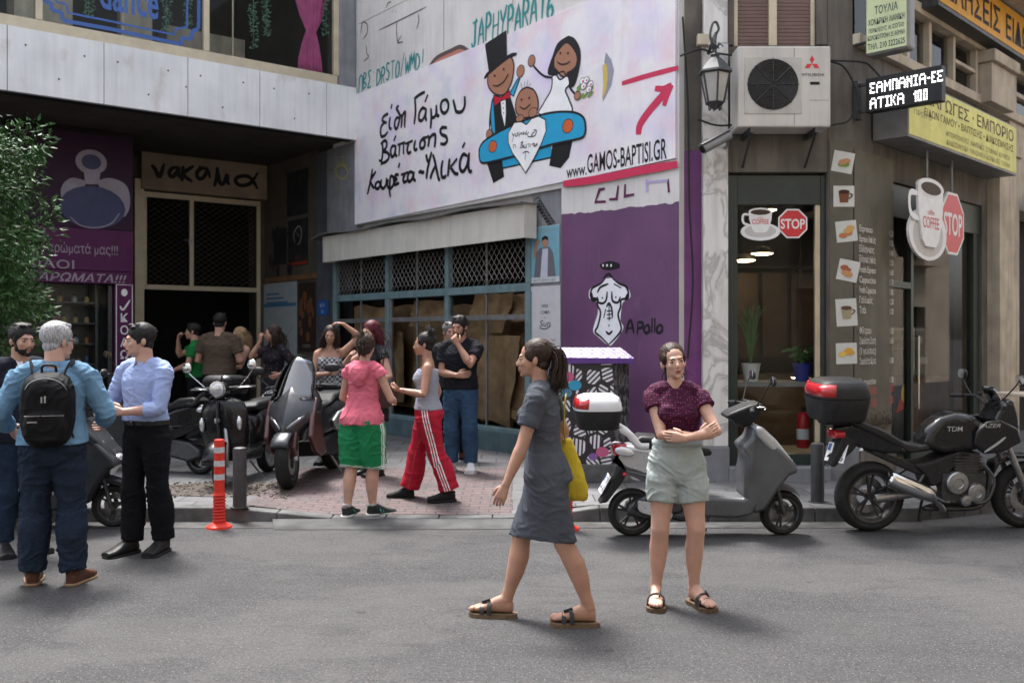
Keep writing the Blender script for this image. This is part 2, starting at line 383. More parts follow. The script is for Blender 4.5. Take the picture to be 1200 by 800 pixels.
def flat(name, c, r=.6): 
    if name not in MT: MT[name] = pm(name, c, r, var=.06, vs=8)
    return MT[name]
# ---------------------------------------------------------------- ground
mb = MB(); mb.add([(-300, -300, 0), (300, -300, 0), (300, 300, 0), (-300, 300, 0)], [(0, 1, 2, 3)]); struct('road', mb, MT['asphalt'])
def drop(x): 
    def ss(a, b, t): t = max(0, min(1, (t - a) / (b - a))); return t * t * (3 - 2 * t)
    return ss(-2.6, -1.7, x) * (1 - ss(.1, .7, x))
KY = 8.86
def pz(x, y): return .13 - .095 * drop(x) * max(0, 1 - max(0, y - KY - .15) / 1.3)
xs = [-14 + i * .25 for i in range(int(17.25 / .25))]; ys = [KY + .16, KY + .5, KY + .9, KY + 1.3, KY + 1.7, 12, 14, 18, 24]
def sheet(name, xs, ys, dz, m):
    mb = MB(); n = len(ys); vs = [(x, y, pz(x, y) + dz) for x in xs for y in ys]
    mb.add(vs, [(i * n + j, (i + 1) * n + j, (i + 1) * n + j + 1, i * n + j + 1) for i in range(len(xs) - 1) for j in range(n - 1)])
    return struct(name, mb, m, smooth=True)
sheet('sidewalk', xs, ys, 0, MT['pavers'])
sheet('brick_paving', [-2.5 + i * .25 for i in range(11)], [KY + .16, KY + .5, KY + .9, KY + 1.3, KY + 1.7, 11.5], .005, MT['red_pavers'])
mb = MB(); random.seed(4)
P = [(-3.55, 9.55), (-2.9, 9.45), (-2.3, 9.5), (-2.25, 10.0), (-2.4, 10.35), (-3.1, 10.4), (-3.6, 10.2)]
mb.add([(x, y, pz(x, y) + .006) for x, y in P], [tuple(range(len(P)))])
for i in range(420):
    x, y = random.uniform(-3.6, -2.2), random.uniform(9.42, 10.42); r = random.uniform(.006, .018)
    mb.ell((x, y, pz(x, y) + .008), (r, r * random.uniform(.7, 1.3), r * .6), 5, 3)
struct('gravel_bed', mb, MT['soil'])
mb = MB(); x = -14.0                                        # kerb stones, straight run
while x < 3.2:
    x1 = x + (.98 if abs(x + 1) > 2.6 else .49); z0, z1 = pz(x, KY), pz(x1, KY)
    mb.add([(x, KY, -.05), (x1, KY, -.05), (x1, KY + .17, -.05), (x, KY + .17, -.05), (x, KY + .015, z0), (x1, KY + .015, z1), (x1, KY + .17, z1 + .002), (x, KY + .17, z0 + .002)],
           [(4, 5, 6, 7), (0, 1, 5, 4), (1, 2, 6, 5), (3, 0, 4, 7)]); x = x1 + .006
cv = cr([(3.2, KY), (3.9, 8.98), (4.7, 9.38), (5.4, 10.0), (6.4, 11.0), (9, 13.7), (18, 23)], 4)
for i in range(len(cv) - 1):
    a, b = V((cv[i][0], cv[i][1])), V((cv[i + 1][0], cv[i + 1][1])); d = (b - a).normalized(); nn = V((-d.y, d.x)) * .17
    q = [a, b - d * .006, b + nn - d * .006, a + nn]; mb.hpoly([(p.x, p.y) for p in q], -.05, .13)
struct('kerb', mb, MT['kerb'], bevel=.012)
mb = MB(); inner = [(p[0] - .1, p[1] + .14) for p in cv]
mb.add([(p[0], p[1], .13) for p in [(3.0, KY + .16)] + inner[1:] + [(10, 26), (3.0, 26)]], [tuple(range(len(inner) + 2))]); struct('sidewalk', mb, MT['pavers'])
mb = MB(); mb.add([(-2.1, KY - .36, .004), (.5, KY - .33, .004), (.55, KY - .003, .03), (-2.2, KY - .003, .03)], [(0, 1, 2, 3)]); struct('ramp', mb, pm('ramp_concrete', (.068, .068, .068), .92, var=.45, vs=3, bump=.5))
mb = MB(); mb.add([(-14, KY - .3, .004), (-2.12, KY - .3, .004), (-2.2, KY - .002, .004), (-14, KY - .002, .004)], [(0, 1, 2, 3)])
mb.add([(.52, KY - .28, .004), (3.3, KY - .28, .004), (3.3, KY - .002, .004), (.57, KY - .002, .004)], [(0, 1, 2, 3)])
struct('gutter', mb, pm('gutter_concrete', (.058, .057, .056), .92, var=.5, vs=4, bump=.5))
# ---------------------------------------------------------------- planes of the walls
u1 = V((1419, 1130)).normalized()
PL = Plane((-2.63, 16.2), u1)                    # arcade building facade, ends at the inner corner
PW = Plane((-2.63, 16.2), (u1.y, -u1.x))         # wedding shop wall, from the inner corner towards the street corner
AW = (V((1.848, 10.6)) - V((-2.63, 16.2))).length
PK = Plane((1.848, 10.6), (1, 0))                # cafe front
PQ = Plane((3.75, 10.6), (.697, .717))           # cafe side, along the side street
DP, DD = 2.05, 3.67
aL = lambda px, d=0: PL.hit(px, 300, d)[0]
aW = lambda px, d=0: PW.hit(px, 300, d)[0]
aQ = lambda px, d=0: PQ.hit(px, 300, d)[0]
kX = lambda px, d=0: PK.hit(px, 300, d)[0]
# ---------------------------------------------------------------- arcade building (left)
B1 = thing('arcade_building', 'grey concrete building with a dark open arcade below a big window band', 'building', PL.loc(0), PL.rz)
mb = MB(); J = [-12, -9.2, -7.3] + [aL(p) for p in (7, 120, 218, 302, 380)] + [-.02]
for a, b in zip(J, J[1:]): mb.box(a + .005, b - .005, -.08, 0, 4.97, 5.84)
mb.mi = 1; mb.box(-12, -.02, .002, .25, 4.985, 5.835)
for px, py in ((30, 53), (99, 66), (69, 93), (138, 73), (174, 111), (197, 83), (235, 89), (218, 102), (261, 126), (285, 97), (321, 104), (362, 110), (345, 139)):
    a, z = PL.hit(px, py, -.08); mb.lathe([(.014, 0), (.014, -.004)], 8, (a, -.08, z), 'Y')
part('fascia', mb, [MT['concrete'], MT['dark']], B1, bevel=.004)
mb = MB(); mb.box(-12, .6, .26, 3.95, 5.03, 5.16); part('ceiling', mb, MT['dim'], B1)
mb = MB(); mb.box(-.34, -.02, -.04, .3, 5.85, 8.6); part('pier', mb, MT['grey_pier'], B1)
wf = MB(); wf.box(-12, -.36, -.05, .06, 5.845, 5.995); wf.box(-12, -.36, -.02, .06, 8.3, 8.45)
for px in (-190, 45, 241, 393):
    a = aL(px); wf.box(a - .045, a + .045, -.045, .055, 6.0, 8.298)
for px in (145, 274): a = aL(px); wf.box(a - .012, a + .012, .03, .05, 6.0, 8.298)
WF = part('window_frame', wf, MT['alu'], B1, bevel=.006)
mb = MB(); mb.quad(-12, -.37, 5.99, 8.3, .02); GP = part('pane', mb, MT['glass'], WF)
bl = MB(); bl.lay = 0
pts = [PL.hit(x, y) for x, y in ((50, -40), (52, 2), (60, 3), (61, 12), (72, 14), (74, 24), (130, 34), (213, 52), (213, 44), (224, 46), (226, 36), (233, 34), (234, -40))]
for i in range(len(pts) - 1): bl.stroke([pts[i], pts[i + 1]], .055, .012, 1, 1)
pts = [PL.hit(x, y) for x, y in ((64, -40), (66, 2), (78, 5), (80, 15), (130, 25), (205, 41), (206, 34), (219, 32), (221, -40))]
for i in range(len(pts) - 1): bl.stroke([pts[i], pts[i + 1]], .03, .012, 1, 1)
a0, z0 = PL.hit(117, 7); a1, _ = PL.hit(186, 17)
bl.text('dance', a0, z0 - .02, .5, .008, a1 - a0, .02)
part('blue_lettering', bl, MT['blue'], WF)
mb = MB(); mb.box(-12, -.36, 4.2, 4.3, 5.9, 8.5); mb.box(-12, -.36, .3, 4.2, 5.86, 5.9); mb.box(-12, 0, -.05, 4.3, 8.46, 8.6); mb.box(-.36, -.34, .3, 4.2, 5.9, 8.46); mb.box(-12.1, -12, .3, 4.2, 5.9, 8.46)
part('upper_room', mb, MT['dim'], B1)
mb = MB(); mb.box(-5, -4.2, 1.0, 1.5, 5.9, 7.3); mb.box(-3.4, -2.9, 1.4, 1.6, 5.9, 7.9); mb.box(-2.4, -1.0, 2.2, 2.6, 5.9, 7.0); mb.box(-7, -6, 2, 2.4, 5.9, 7.4)
part('shelf_unit', mb, MT['beige_stone'], B1, bevel=.02)
def garland(a, ztop, zbot, y=.12, seed=0):
    random.seed(seed); mb = MB(); L = ztop - zbot
    for i in range(int(L * 130)):
        z = ztop - random.random() * L; r = .03 + .045 * random.random(); t = random.random() * 2 * PI
        c = V((a + r * math.cos(t) + .012 * math.sin(z * 9), y + r * math.sin(t) * .7, z)); d = V((random.uniform(-1, 1), random.uniform(-1, 1), random.uniform(-1, .4))).normalized() * .042
        e = d.orthogonal().normalized() * .017; mb.add([c - d, c + e, c + d, c - e], [(0, 1, 2, 3)])
    mb.tube([(a, y, ztop), (a, y, zbot)], .006, 5)
    return mb
GL = [(104, 20, 'short green leaf garland above the blue lettering inside the upper window'), (195, 38, 'green leaf garland left of the other one inside the blue lettered pane'), (220, 34, 'green leaf garland beside the corner of the blue line frame'),
      (297, 57, 'longest green leaf garland hanging in the upper right pane'), (312, 41, 'green leaf garland right beside the longest one'), (382, 42, 'thin green leaf garland right of the pink curtain')]
for i, (px, py, lb) in enumerate(GL):
    a, z = PL.hit(px, py, .12)
    single('hanging_garland', lb, 'garland', garland(a, 8.28, z, seed=i), MT['garland'], PL.loc(0), PL.rz, 'leaf garlands in the upper window')
def curtain():
    mb = MB(); prof = [(8.28, .42, 0), (7.4, .33, 0), (6.95, .2, .02), (6.72, .085, .02), (6.5, .15, .01), (6.25, .2, 0), (6.02, .22, 0)]
    a0 = aL(363, .2); rs = []
    for z, hw, dx in prof:
        rs.append([V((a0 + dx + hw * (2 * i / 24 - 1), .2 + .035 * math.sin(i * 1.75) * min(1, hw * 4), z)) for i in range(25)])
    vs = [p for r in rs for p in r]; mb.add(vs, [(k * 25 + i, k * 25 + i + 1, (k + 1) * 25 + i + 1, (k + 1) * 25 + i) for k in range(len(rs) - 1) for i in range(24)])
    return mb
single('curtain', 'pink curtain gathered in the middle at the right end of the upper window', 'curtain', curtain(), MT['pink_cloth'], PL.loc(0), PL.rz, smooth=True, solid=.006)
# perfume shop front in the arcade
ap = aL(155, DP)
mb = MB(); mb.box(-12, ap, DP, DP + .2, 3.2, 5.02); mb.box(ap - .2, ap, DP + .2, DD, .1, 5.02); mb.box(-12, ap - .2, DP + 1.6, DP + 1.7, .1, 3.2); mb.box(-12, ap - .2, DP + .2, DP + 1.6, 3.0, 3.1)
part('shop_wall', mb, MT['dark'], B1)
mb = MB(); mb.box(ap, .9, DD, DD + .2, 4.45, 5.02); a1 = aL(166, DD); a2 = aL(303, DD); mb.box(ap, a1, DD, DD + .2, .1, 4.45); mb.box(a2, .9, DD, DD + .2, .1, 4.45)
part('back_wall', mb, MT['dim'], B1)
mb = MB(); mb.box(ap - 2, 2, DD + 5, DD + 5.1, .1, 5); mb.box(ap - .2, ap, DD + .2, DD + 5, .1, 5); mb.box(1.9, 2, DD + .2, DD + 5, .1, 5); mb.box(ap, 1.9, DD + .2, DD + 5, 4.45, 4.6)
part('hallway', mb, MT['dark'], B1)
s1 = thing('perfume_sign', 'wide purple shop sign with a perfume bottle picture and pale Greek lettering', 'sign', PL.loc(0), PL.rz)
zt = PL.hit(100, 158, DP)[1]; z1 = PL.hit(100, 268, DP)[1]; z2 = PL.hit(100, 317, DP)[1]; z3 = PL.hit(100, 332, DP)[1]
mb = MB(); mb.box(-11, ap - .03, DP - .12, DP - .002, z1, zt); part('upper_panel', mb, MT['dark_purple'], s1)
mb = MB(); mb.box(-11, ap - .03, DP - .14, DP - .002, z2, z1 - .01); mb.box(-11, ap - .03, DP - .12, DP - .002, z3, z2 - .01); part('lower_panel', mb, MT['purple_sign'], s1)
mb = MB(); d = DP - .15
h = lambda x, y: PL.hit(x, y, d)
a0, z0 = h(56, 295); a1, _ = h(138, 293); mb.text('αρώματά μας!!!', a0, z0, .16, d, a1 - a0)
a0, z0 = h(32, 312); a1, _ = h(87, 311); mb.text('ΟΛΟΙ', a0, z0 - .01, .13, d, a1 - a0, .01)
d = DP - .13; a0, z0 = PL.hit(44, 329, d); a1, _ = PL.hit(148, 329, d); mb.text('ΑΡΩΜΑΤΑ!!!', a0, z0 + .01, .13, d, a1 - a0, .015, .25)
part('lettering', mb, MT['lilac_print'], s1)
mb = MB(); d = DP - .125; q = lambda pts: [PL.hit(x, y, d) for x, y in pts]
c = PL.hit(107, 190, d); mb.oval(c, .24, .20, d); mb.flat(q([(98, 200), (118, 200), (116, 216), (100, 216)]), d - .001)
for pts in ([(100, 214), (84, 212), (75, 222), (78, 238), (88, 240), (98, 228)], [(114, 214), (130, 212), (146, 220), (149, 240), (142, 252), (130, 238), (120, 226)]): mb.stroke(q(pts), .09, d, 4, .7); mb.flat(q(pts), d - .002)
mb.mi = 1; mb.lay = .004; c = PL.hit(109, 243, d); mb.oval(c, .50, .34, d); c = PL.hit(107, 190, d); mb.oval(c, .15, .12, d); mb.mi = 0; mb.stroke(q([(82, 254), (94, 264), (112, 267), (130, 262), (140, 250)]), .02, d - .002)
part('bottle_picture', mb, [pm('print_grey', (.26, .23, .28), .6), pm('print_indigo', (.045, .05, .11), .5)], s1)
s2 = thing('vertical_sign', 'narrow purple vertical sign with stacked white Greek letters beside the perfume shelves', 'sign', PL.loc(0), PL.rz)
a0, a1 = aL(134, DP - .05), aL(155, DP - .05); zt = PL.hit(144, 333, DP)[1]
mb = MB(); mb.box(a0, a1, DP - .1, DP - .003, 1.0, zt); part('panel', mb, MT['purple_sign'], s2)
mb = MB(); d = DP - .104; am = (a0 + a1) / 2
for a, b, c_, e in ((a0 + .01, a1 - .01, zt - .02, zt - .008), (a0 + .01, a0 + .022, 1.02, zt - .02), (a1 - .022, a1 - .01, 1.02, zt - .02)): mb.quad(a, b, c_, e, d)
mb.oval((am, zt - .14), .05, .06, d); mb.stroke([(am - .07, zt - .36), (am - .02, zt - .42), (am + .09, zt - .26)], .03, d)
for i, ch in enumerate('ΚΟΛΩΝΙΕΣ'): mb.text(ch, am, zt - .62 - i * .2, .14, d, al='C', bold=.01)
part('lettering', mb, MT['white'], s2)
mb = MB()
for k in range(8): z = .55 + k * .335; mb.box(-11, ap - .5, DP + .25, DP + .6, z, z + .025)
for a in [ap - .5 - i * 1.1 for i in range(8)]: mb.box(a - .02, a + .02, DP + .22, DP + .62, .13, 3.1)
mb.box(-11, ap - .2, DP + .62, DP + .66, .13, 3.1)
sh = single('display_shelf', 'dim metal display shelves of perfume behind the shop glass under the purple sign', 'shelf', mb, pm('shelf_metal', (.06, .06, .062), .4, .4), PL.loc(0), PL.rz)
random.seed(8); cols = [flat('bottle_amber', (.24, .10, .035), .2), flat('bottle_rose', (.25, .09, .12), .2), flat('bottle_clear', (.26, .27, .28), .15), flat('bottle_blue', (.05, .08, .18), .2), flat('bottle_gold', (.30, .22, .09), .3)]
bms = []
for i, m in enumerate(cols):
    mb = MB(); w = .035 + .008 * (i % 3); hh = .10 + .03 * (i % 2)
    mb.lathe([(w, 0), (w, hh * .75), (w * .4, hh * .85), (w * .4, hh)], 10); mb.mi = 1; mb.lathe([(w * .5, hh + .001), (w * .5, hh * 1.35)], 8); bms.append((mb, m))
protos = []
for k in range(2, 8):
    a = ap - .62
    while a > -6.6:
        if random.random() < .8:
            i = random.randrange(5); p = PL.loc(a, DP + .36, .577 + k * .335)
            if len(protos) <= i or protos[i] is None:
                while len(protos) <= i: protos.append(None)
                o = part('perfume_bottle', bms[i][0], [bms[i][1], MT['black']], None, smooth=40); protos[i] = o
            else: o = protos[i].copy(); C.objects.link(o)
            o.location = p; tag(o, 'small perfume bottle standing on the dim display shelves', 'bottle', 'perfume bottles on the display shelves')
        a -= random.uniform(.1, .24)
mb = MB(); mb.quad(-11, a0 - .03, .5, z3 - .02, DP + .05); mb2 = MB(); mb2.box(-11, a0 - .02, DP, DP + .1, .1, .5)
for a in (a0 - .05, a0 - 1.6, a0 - 3.2): mb2.box(a - .03, a + .03, DP, DP + .1, .5, z3 - .02)
sf = part('shop_window', mb2, MT['dark_steel'], B1); part('pane', mb, MT['glass'], sf)
# lit sign box, gate
a0, a1 = aL(165, DD - .15), aL(312, DD - .15); zz0, zz1 = PL.hit(238, 222, DD)[1], PL.hit(238, 194, DD)[1]
s3 = thing('shop_sign', 'dim cream sign box with black handwritten letters over the mesh gate', 'sign', PL.loc(0), PL.rz)
mb = MB(); mb.box(a0, a1, DD - .2, DD - .003, zz0 - .12, zz1 + .1); part('box', mb, pm('dim_cream', (.24, .19, .14), .6, var=.2, vs=2), s3, bevel=.01)
mb = MB(); d = DD - .203; k = (974 / 280); X = lambda x, y: PL.hit(150 + x / k, 170 + y / k, d)
for st in ([(95, 80), (112, 100), (128, 130), (148, 75)], [(205, 90), (180, 95), (168, 115), (180, 130), (200, 110), (205, 90), (205, 120), (215, 135)], [(225, 85), (222, 115), (220, 148)], [(268, 85), (226, 118), (262, 150)], [(290, 85), (294, 90)], [(328, 98), (300, 95), (280, 115), (290, 138), (310, 130), (325, 105), (335, 135)],
           [(365, 90), (362, 130), (352, 170)], [(370, 115), (375, 155), (390, 155), (405, 120), (405, 150), (415, 162)], [(530, 112), (500, 155), (460, 165), (438, 148), (450, 130), (490, 128), (515, 155), (528, 180)]):
    mb.stroke([X(*p) for p in st], .075, d)
part('lettering', mb, MT['ink'], s3)
G = thing('mesh_gate', 'tall aluminium gate with diamond wire mesh above the dark doorway', 'gate', PL.loc(0), PL.rz)
gx = [aL(p, DD) for p in (166, 171, 221, 226, 300, 304)]; zb, zt = PL.hit(238, 341, DD)[1], zz0 - .14
mb = MB(); d0, d1 = DD - .06, DD
mb.box(gx[0], gx[1], d0, d1, zb, zt); mb.box(gx[2], gx[3], d0, d1, zb, zt); mb.box(gx[4], gx[5], d0, d1, .13, zt)
for a, b in ((gx[1], gx[2]), (gx[3], gx[4])): mb.box(a, b, d0, d1, zb, zb + .09); mb.box(a, b, d0, d1, zt - .1, zt)
mb.box(gx[0] - .17, gx[0] - .003, d0 - .1, d1, .13, zt + .2)
part('gate_frame', mb, MT['alu'], G, bevel=.006)
def diamonds(mb, a0, a1, z0, z1, y, sx, sz, r, wav=0):
    n = int((a1 - a0) / sx) + int((z1 - z0) / sz) + 2
    for sgn in (1, -1):
        i = -n
        while i < n:
            pts = []; 
            for t in range(0, 200):
                a = a0 + i * sx + t * sx * .5; z = (z0 + t * sz * .5) if sgn > 0 else (z1 - t * sz * .5)
                if a0 - 1e-6 <= a <= a1 + 1e-6 and z0 - 1e-6 <= z <= z1 + 1e-6: pts.append((a + (wav if t % 2 else -wav), y - .003 * sgn, z))
            if len(pts) > 1: mb.tube(pts if wav else [pts[0], pts[-1]], r, 4)
            i += 1
for a, b in ((gx[1], gx[2]), (gx[3], gx[4])):
    mb = MB(); diamonds(mb, a, b, zb + .09, zt - .1, DD - .03, .15, .1, .0045); part('wire_mesh', mb, MT['gate_wire'], G)
mb = MB(); z = PL.hit(218, 282, DD)[1]; mb.box(gx[2] - .03, gx[2] + .03, DD - .1, DD - .062, z - .08, z + .02); mb.tube([(gx[2], DD - .1, z), (gx[2] - .12, DD - .1, z)], .01, 6); part('handle', mb, MT['steel'], G)
# return wall of the arcade, posters
rw0, rw1 = aW(305), aW(371)
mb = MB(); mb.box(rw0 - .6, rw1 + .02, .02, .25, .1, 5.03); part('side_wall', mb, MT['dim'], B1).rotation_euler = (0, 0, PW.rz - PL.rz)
def poster(name, label, pl, x0, y0, x1, y1, mats, draw, dep=.0, cat='poster', group=None, th=.006):
    a0, zt = pl.hit(x0, y0, dep); a1, zb = pl.hit(x1, y1, dep); _, zt2 = pl.hit(x1, y0, dep); _, zb2 = pl.hit(x0, y1, dep); zt = (zt + zt2) / 2; zb = (zb + zb2) / 2
    mb = MB((0, 0, 0)); w, hh = a1 - a0, zt - zb; mb.box(0, w, -th, 0, 0, hh)
    if draw: draw(mb, w, hh, -th - .002)
    return single(name, label, cat, mb, mats, pl.loc(a0, dep, zb), pl.rz, group)
pd = pm('poster_dark', (.02, .02, .022), .6, var=.4, vs=4)
poster('poster', 'plain black poster high on the arcade side wall, above the one with a drawn face', PW, 337, 200, 361, 252, [pd], None, .016)
def dface(mb, w, h, y):
    mb.mi = 1; mb.stroke([(w * .35, h * .5), (w * .3, h * .7), (w * .55, h * .85), (w * .7, h * .7), (w * .62, h * .5), (w * .5, h * .45)], .02, y); mb.stroke([(w * .45, h * .7), (w * .6, h * .62)], .015, y)
    mb.mi = 2; mb.quad(.02, w - .02, .01, h * .08, y); mb.text('LIVE', w / 2, h * .14, h * .08, y, al='C')
poster('poster', 'black poster with a thin white line drawing and a red strip along its foot', PW, 338, 257, 361, 311, [pd, flat('poster_grey', (.3, .34, .34)), flat('poster_red', (.22, .03, .02))], dface, .016)
def splat(mb, w, h, y):
    random.seed(3); mb.mi = 0
    for i in range(26): mb.oval((w / 2 + random.gauss(0, w * .4), h / 2 + random.gauss(0, h * .33)), random.uniform(.02, .07), random.uniform(.03, .16), y, 9)
poster('poster', 'black paper with ragged ink splashes left of the white line drawing poster', PW, 321, 268, 336, 310, [pd], splat, .016)
def mapd(mb, w, h, y):
    mb.mi = 1; mb.quad(.02, w - .02, h * .72, h * .76, y); mb.mi = 2; mb.stroke([(w * .1, h * .25), (w * .4, h * .45), (w * .65, h * .35), (w * .9, h * .5)], .03, y); mb.mi = 1
    for i in range(3): mb.quad(w * .1, w * (.5 + .12 * i), h * (.86 - .05 * i), h * (.88 - .05 * i), y)
    mb.quad(.02, w - .02, h * .1, h * .12, y)
poster('map_poster', 'pale map board with a blue line across it on the arcade side wall', PW, 309, 331, 348, 432, [flat('board_pale', (.30, .34, .36)), flat('board_blue', (.05, .16, .28)), flat('board_grey', (.18, .22, .24))], mapd, .014)
def film(mb, w, h, y):
    mb.mi = 1; random.seed(6)
    for i in range(14): mb.oval((random.uniform(.1, .9) * w, random.uniform(.15, .85) * h), random.uniform(.03, .09), random.uniform(.05, .14), y, 10)
    mb.mi = 2; mb.text('CINEMA', w / 2, h * .06, h * .05, y, al='C')
poster('poster', 'dark brown poster with blotchy warm figures right of the pale map board', PW, 350, 331, 370, 412, [flat('film_dark', (.03, .02, .016)), flat('film_warm', (.14, .06, .03)), flat('film_text', (.3, .25, .2))], film, .014)
mb = MB(); mb.box(aW(308), rw1, -.02, .018, PW.hit(340, 329)[1], PW.hit(340, 323)[1]); part('rail', mb, MT['wood'], B1).rotation_euler = (0, 0, PW.rz - PL.rz)
# ---------------------------------------------------------------- wedding shop building with the mural
B2 = thing('corner_shop', 'old white and purple painted shop building carrying the wedding mural', 'building', PW.loc(0), PW.rz)
wp0, w390, w620, w658 = aW(384), aW(390), aW(620), aW(658)
mb = MB(); mb.box(wp0 + .2, AW, 0, .3, 3.56, 8.8); mb.box(w658, AW, 0, .3, .1, 3.558)
mb.box(w390, w658 - .003, .13, .3, 3.1, 3.558); part('wall', mb, MT['old_white'], B2)
mb = MB(); mb.box(aW(371), wp0 - .002, .0, .5, .1, 4.96); mb.mi = 1; mb.box(wp0, .04, -.012, .3, 3.0, 4.96); mb.mi = 0; mb.box(wp0, w390 - .002, .02, .4, .1, 3.0)
part('pier', mb, [pm('dark_pier_stone', (.07, .075, .09), .5, var=.25, vs=3, streak=.4), MT['grey_pier']], B2)
mb = MB(); dz = [PW.hit(x, y)[1] for x, y in ((658, 252), (797, 237))]; n = 40; pts = [(w658 + .002, .1), (AW - .002, .1)]; random.seed(2)
for i in range(n + 1): t = 1 - i / n; pts.append((w658 + .002 + (AW - .004 - w658) * t, dz[0] + (dz[1] - dz[0]) * t + random.uniform(-.012, .012)))
mb.prism(pts, -.004, -.0005); part('purple_paint', mb, MT['purple'], B2)
mb = MB(); mb.box(w620 + .02, w658 - .003, .045, .3, .1, 3.555); part('pillar', mb, MT['grey_pier'], B2)
mb = MB(); mb.box(w658, AW + .0, -.03, -.005, .1, .42); part('plinth', mb, MT['grey_pier'], B2, bevel=.008)
mb = MB()
for px in (520, 601, 690): a = aW(px); mb.box(a - .006, a + .006, -.003, -.0005, 5.9, 8.7)
mb.box(.1, AW, -.003, -.0005, 6.9, 6.908); part('panel_joint', mb, pm('joint_brown', (.28, .23, .19), .8), B2)
# mural board
A0, A1 = aW(417.5), AW - .03; MZ0, MZ1 = 3.60, 5.76; wm = aW(664)
MU = thing('wedding_mural', 'large painted board of a bride, groom and baby in a blue car', 'mural', PW.loc(0), PW.rz)
mb = MB(); mb.prism([(A0, 3.56), (wm, MZ0 + .03), (wm, 3.62), (A1, 3.66), (A1, MZ1), (A0, MZ1 - .03)], -.03, -.002); part('board', mb, MT['mural'], MU)
Y0 = -.032
h1 = lambda p: PW.hit(415 + p[0] / 5, 90 + p[1] / 5, Y0)
T1 = '''200,218 190,222 172,235 165,255 178,268 192,270|178,270 160,290 155,320 160,350 180,345 198,322|222,160 216,190|212,235 206,270 208,300 220,308|262,170 248,185 258,205 268,230 262,270 250,305 238,295 240,260 252,240 266,245|272,225 280,240 276,300|278,245 290,215 300,210 297,250 296,300|355,120 360,200 352,280|352,130 385,105 415,90|432,105 415,150|420,190 400,185 382,215 380,250 395,258 412,235 422,195|422,185 418,235 425,260|450,185 452,240 448,305|452,235 465,240 480,220 482,165|482,180 485,225 500,230|530,135 512,150 508,185 518,210 535,212 550,190 552,160 542,138 528,136|580,135 590,175 600,205 630,205 648,170 648,115
165,385 168,440 158,520|155,395 180,375 192,390 185,420 165,440|165,440 195,445 205,470 190,495 160,510|145,490 160,495|245,345 232,378|240,405 222,410 214,440 222,470 236,455 244,410|244,400 242,450 252,470|255,400 300,385|268,400 262,465|290,390 290,455|300,395 345,375|322,385 312,425 318,448 335,440|360,372 352,410 358,430 372,422|428,355 405,362 388,385 388,415 402,420 415,400 412,375 400,362|430,345 440,365 434,412|438,370 455,345 475,340 476,375 472,415|545,300 520,298 505,315 515,340 538,350 545,375 530,395 505,392
108,540 95,620 78,690|128,555 100,600 92,625|95,615 108,640 118,655|140,613 126,630 126,650 140,657 152,640 152,622 140,613|160,600 158,640 172,655 188,630 190,592|200,600 196,640 212,655 232,630 230,590 215,585 210,620 208,670 214,705|268,505 260,535|262,575 245,575 240,592 255,602|252,602 236,615 240,632 265,622|275,575 318,560|300,568 288,600 294,618 310,610|345,560 325,560 314,590 322,615 340,600 350,560|352,555 348,595 362,612|378,565 390,555 402,562 412,555|422,455 430,490 440,505|455,440 440,500 428,560 425,600|462,455 475,500 495,595 505,598|478,520 455,570 448,600|520,490 512,540 515,585 532,588 540,575|560,480 555,530 550,585|605,480 565,530|565,530 590,565 612,570|650,385 635,418|665,465 640,455 622,495 622,540 640,555 662,520 672,460|675,445 670,520 678,555 692,552'''
mb = MB()
for line in T1.split('\n'):
    for st in line.split('|'): mb.stroke([h1(tuple(map(float, q.split(',')))) for q in st.split()], .056, Y0, taper=.75)
part('lettering', mb, MT['ink'], MU)
h2 = lambda x, y: PW.hit(550 + x / 4.2118, 30 + y / 4.2118, Y0)
hq = lambda s_: [h2(*map(float, q.split(','))) for q in s_.split()]
skin = flat('mural_skin', (.34, .16, .10)); cblue = flat('mural_blue', (.02, .30, .52)); wpaint = flat('mural_white', (.76, .76, .77)); corange = flat('mural_orange', (.52, .11, .03)); cred = flat('mural_red', (.45, .01, .03)); cgreen = flat('mural_green', (.16, .26, .06)); cpink = flat('mural_pink', (.55, .12, .2))
FM = [MT['ink'], skin, cblue, wpaint, corange, cred, cgreen, cpink]
mb = MB(); mb.lay = 0.0006
def fill(i, s_, sm=True, out=.022):
    p = hq(s_); p2 = [(q.x, q.z) for q in cr([(a, 0, b) for a, b in p + [p[0]]], 4)][:-1] if sm else p
    mb.mi = i; mb.lay += .00012; mb.flat(p2, Y0 - mb.lay)
    if out: mb.mi = 0; mb.stroke([p2[k % len(p2)] for k in range(len(p2) + 1)], out, Y0, 1, 1, True)
def blob(i, x, y, rx, ry, out=.018):
    c = h2(x, y); sx = abs(h2(x + rx, y)[0] - c[0]); sz = abs(h2(x, y + ry)[1] - c[1])
    if out: mb.mi = 0; mb.oval(c, sx + out * .6, sz + out * .6, Y0)
    mb.mi = i; mb.lay += .0001; mb.oval(c, sx, sz, Y0)
def line(i, s_, w): mb.mi = i; mb.stroke(hq(s_), w, Y0)
fill(2, '155,650 400,580 410,650 165,705', False); fill(0, '90,680 160,655 170,745 120,775', False); fill(0, '415,580 510,565 490,650 450,700 397,690', False)
fill(2, '112,370 124,365 130,525 112,520 105,440'); line(0, '115,370 103,440 100,515', .03); blob(1, 98, 537, 14, 22)
fill(2, '200,335 240,262 250,260 218,350', False); blob(1, 253, 226, 18, 28)
fill(0, '120,365 200,350 215,400 240,470 175,505 130,525 125,440', False); fill(3, '155,375 180,365 182,430 176,500 160,440', False, .01)
for y in (385, 408, 432): blob(0, 168 + (y - 385) * .05, y, 2.5, 3.5, 0)
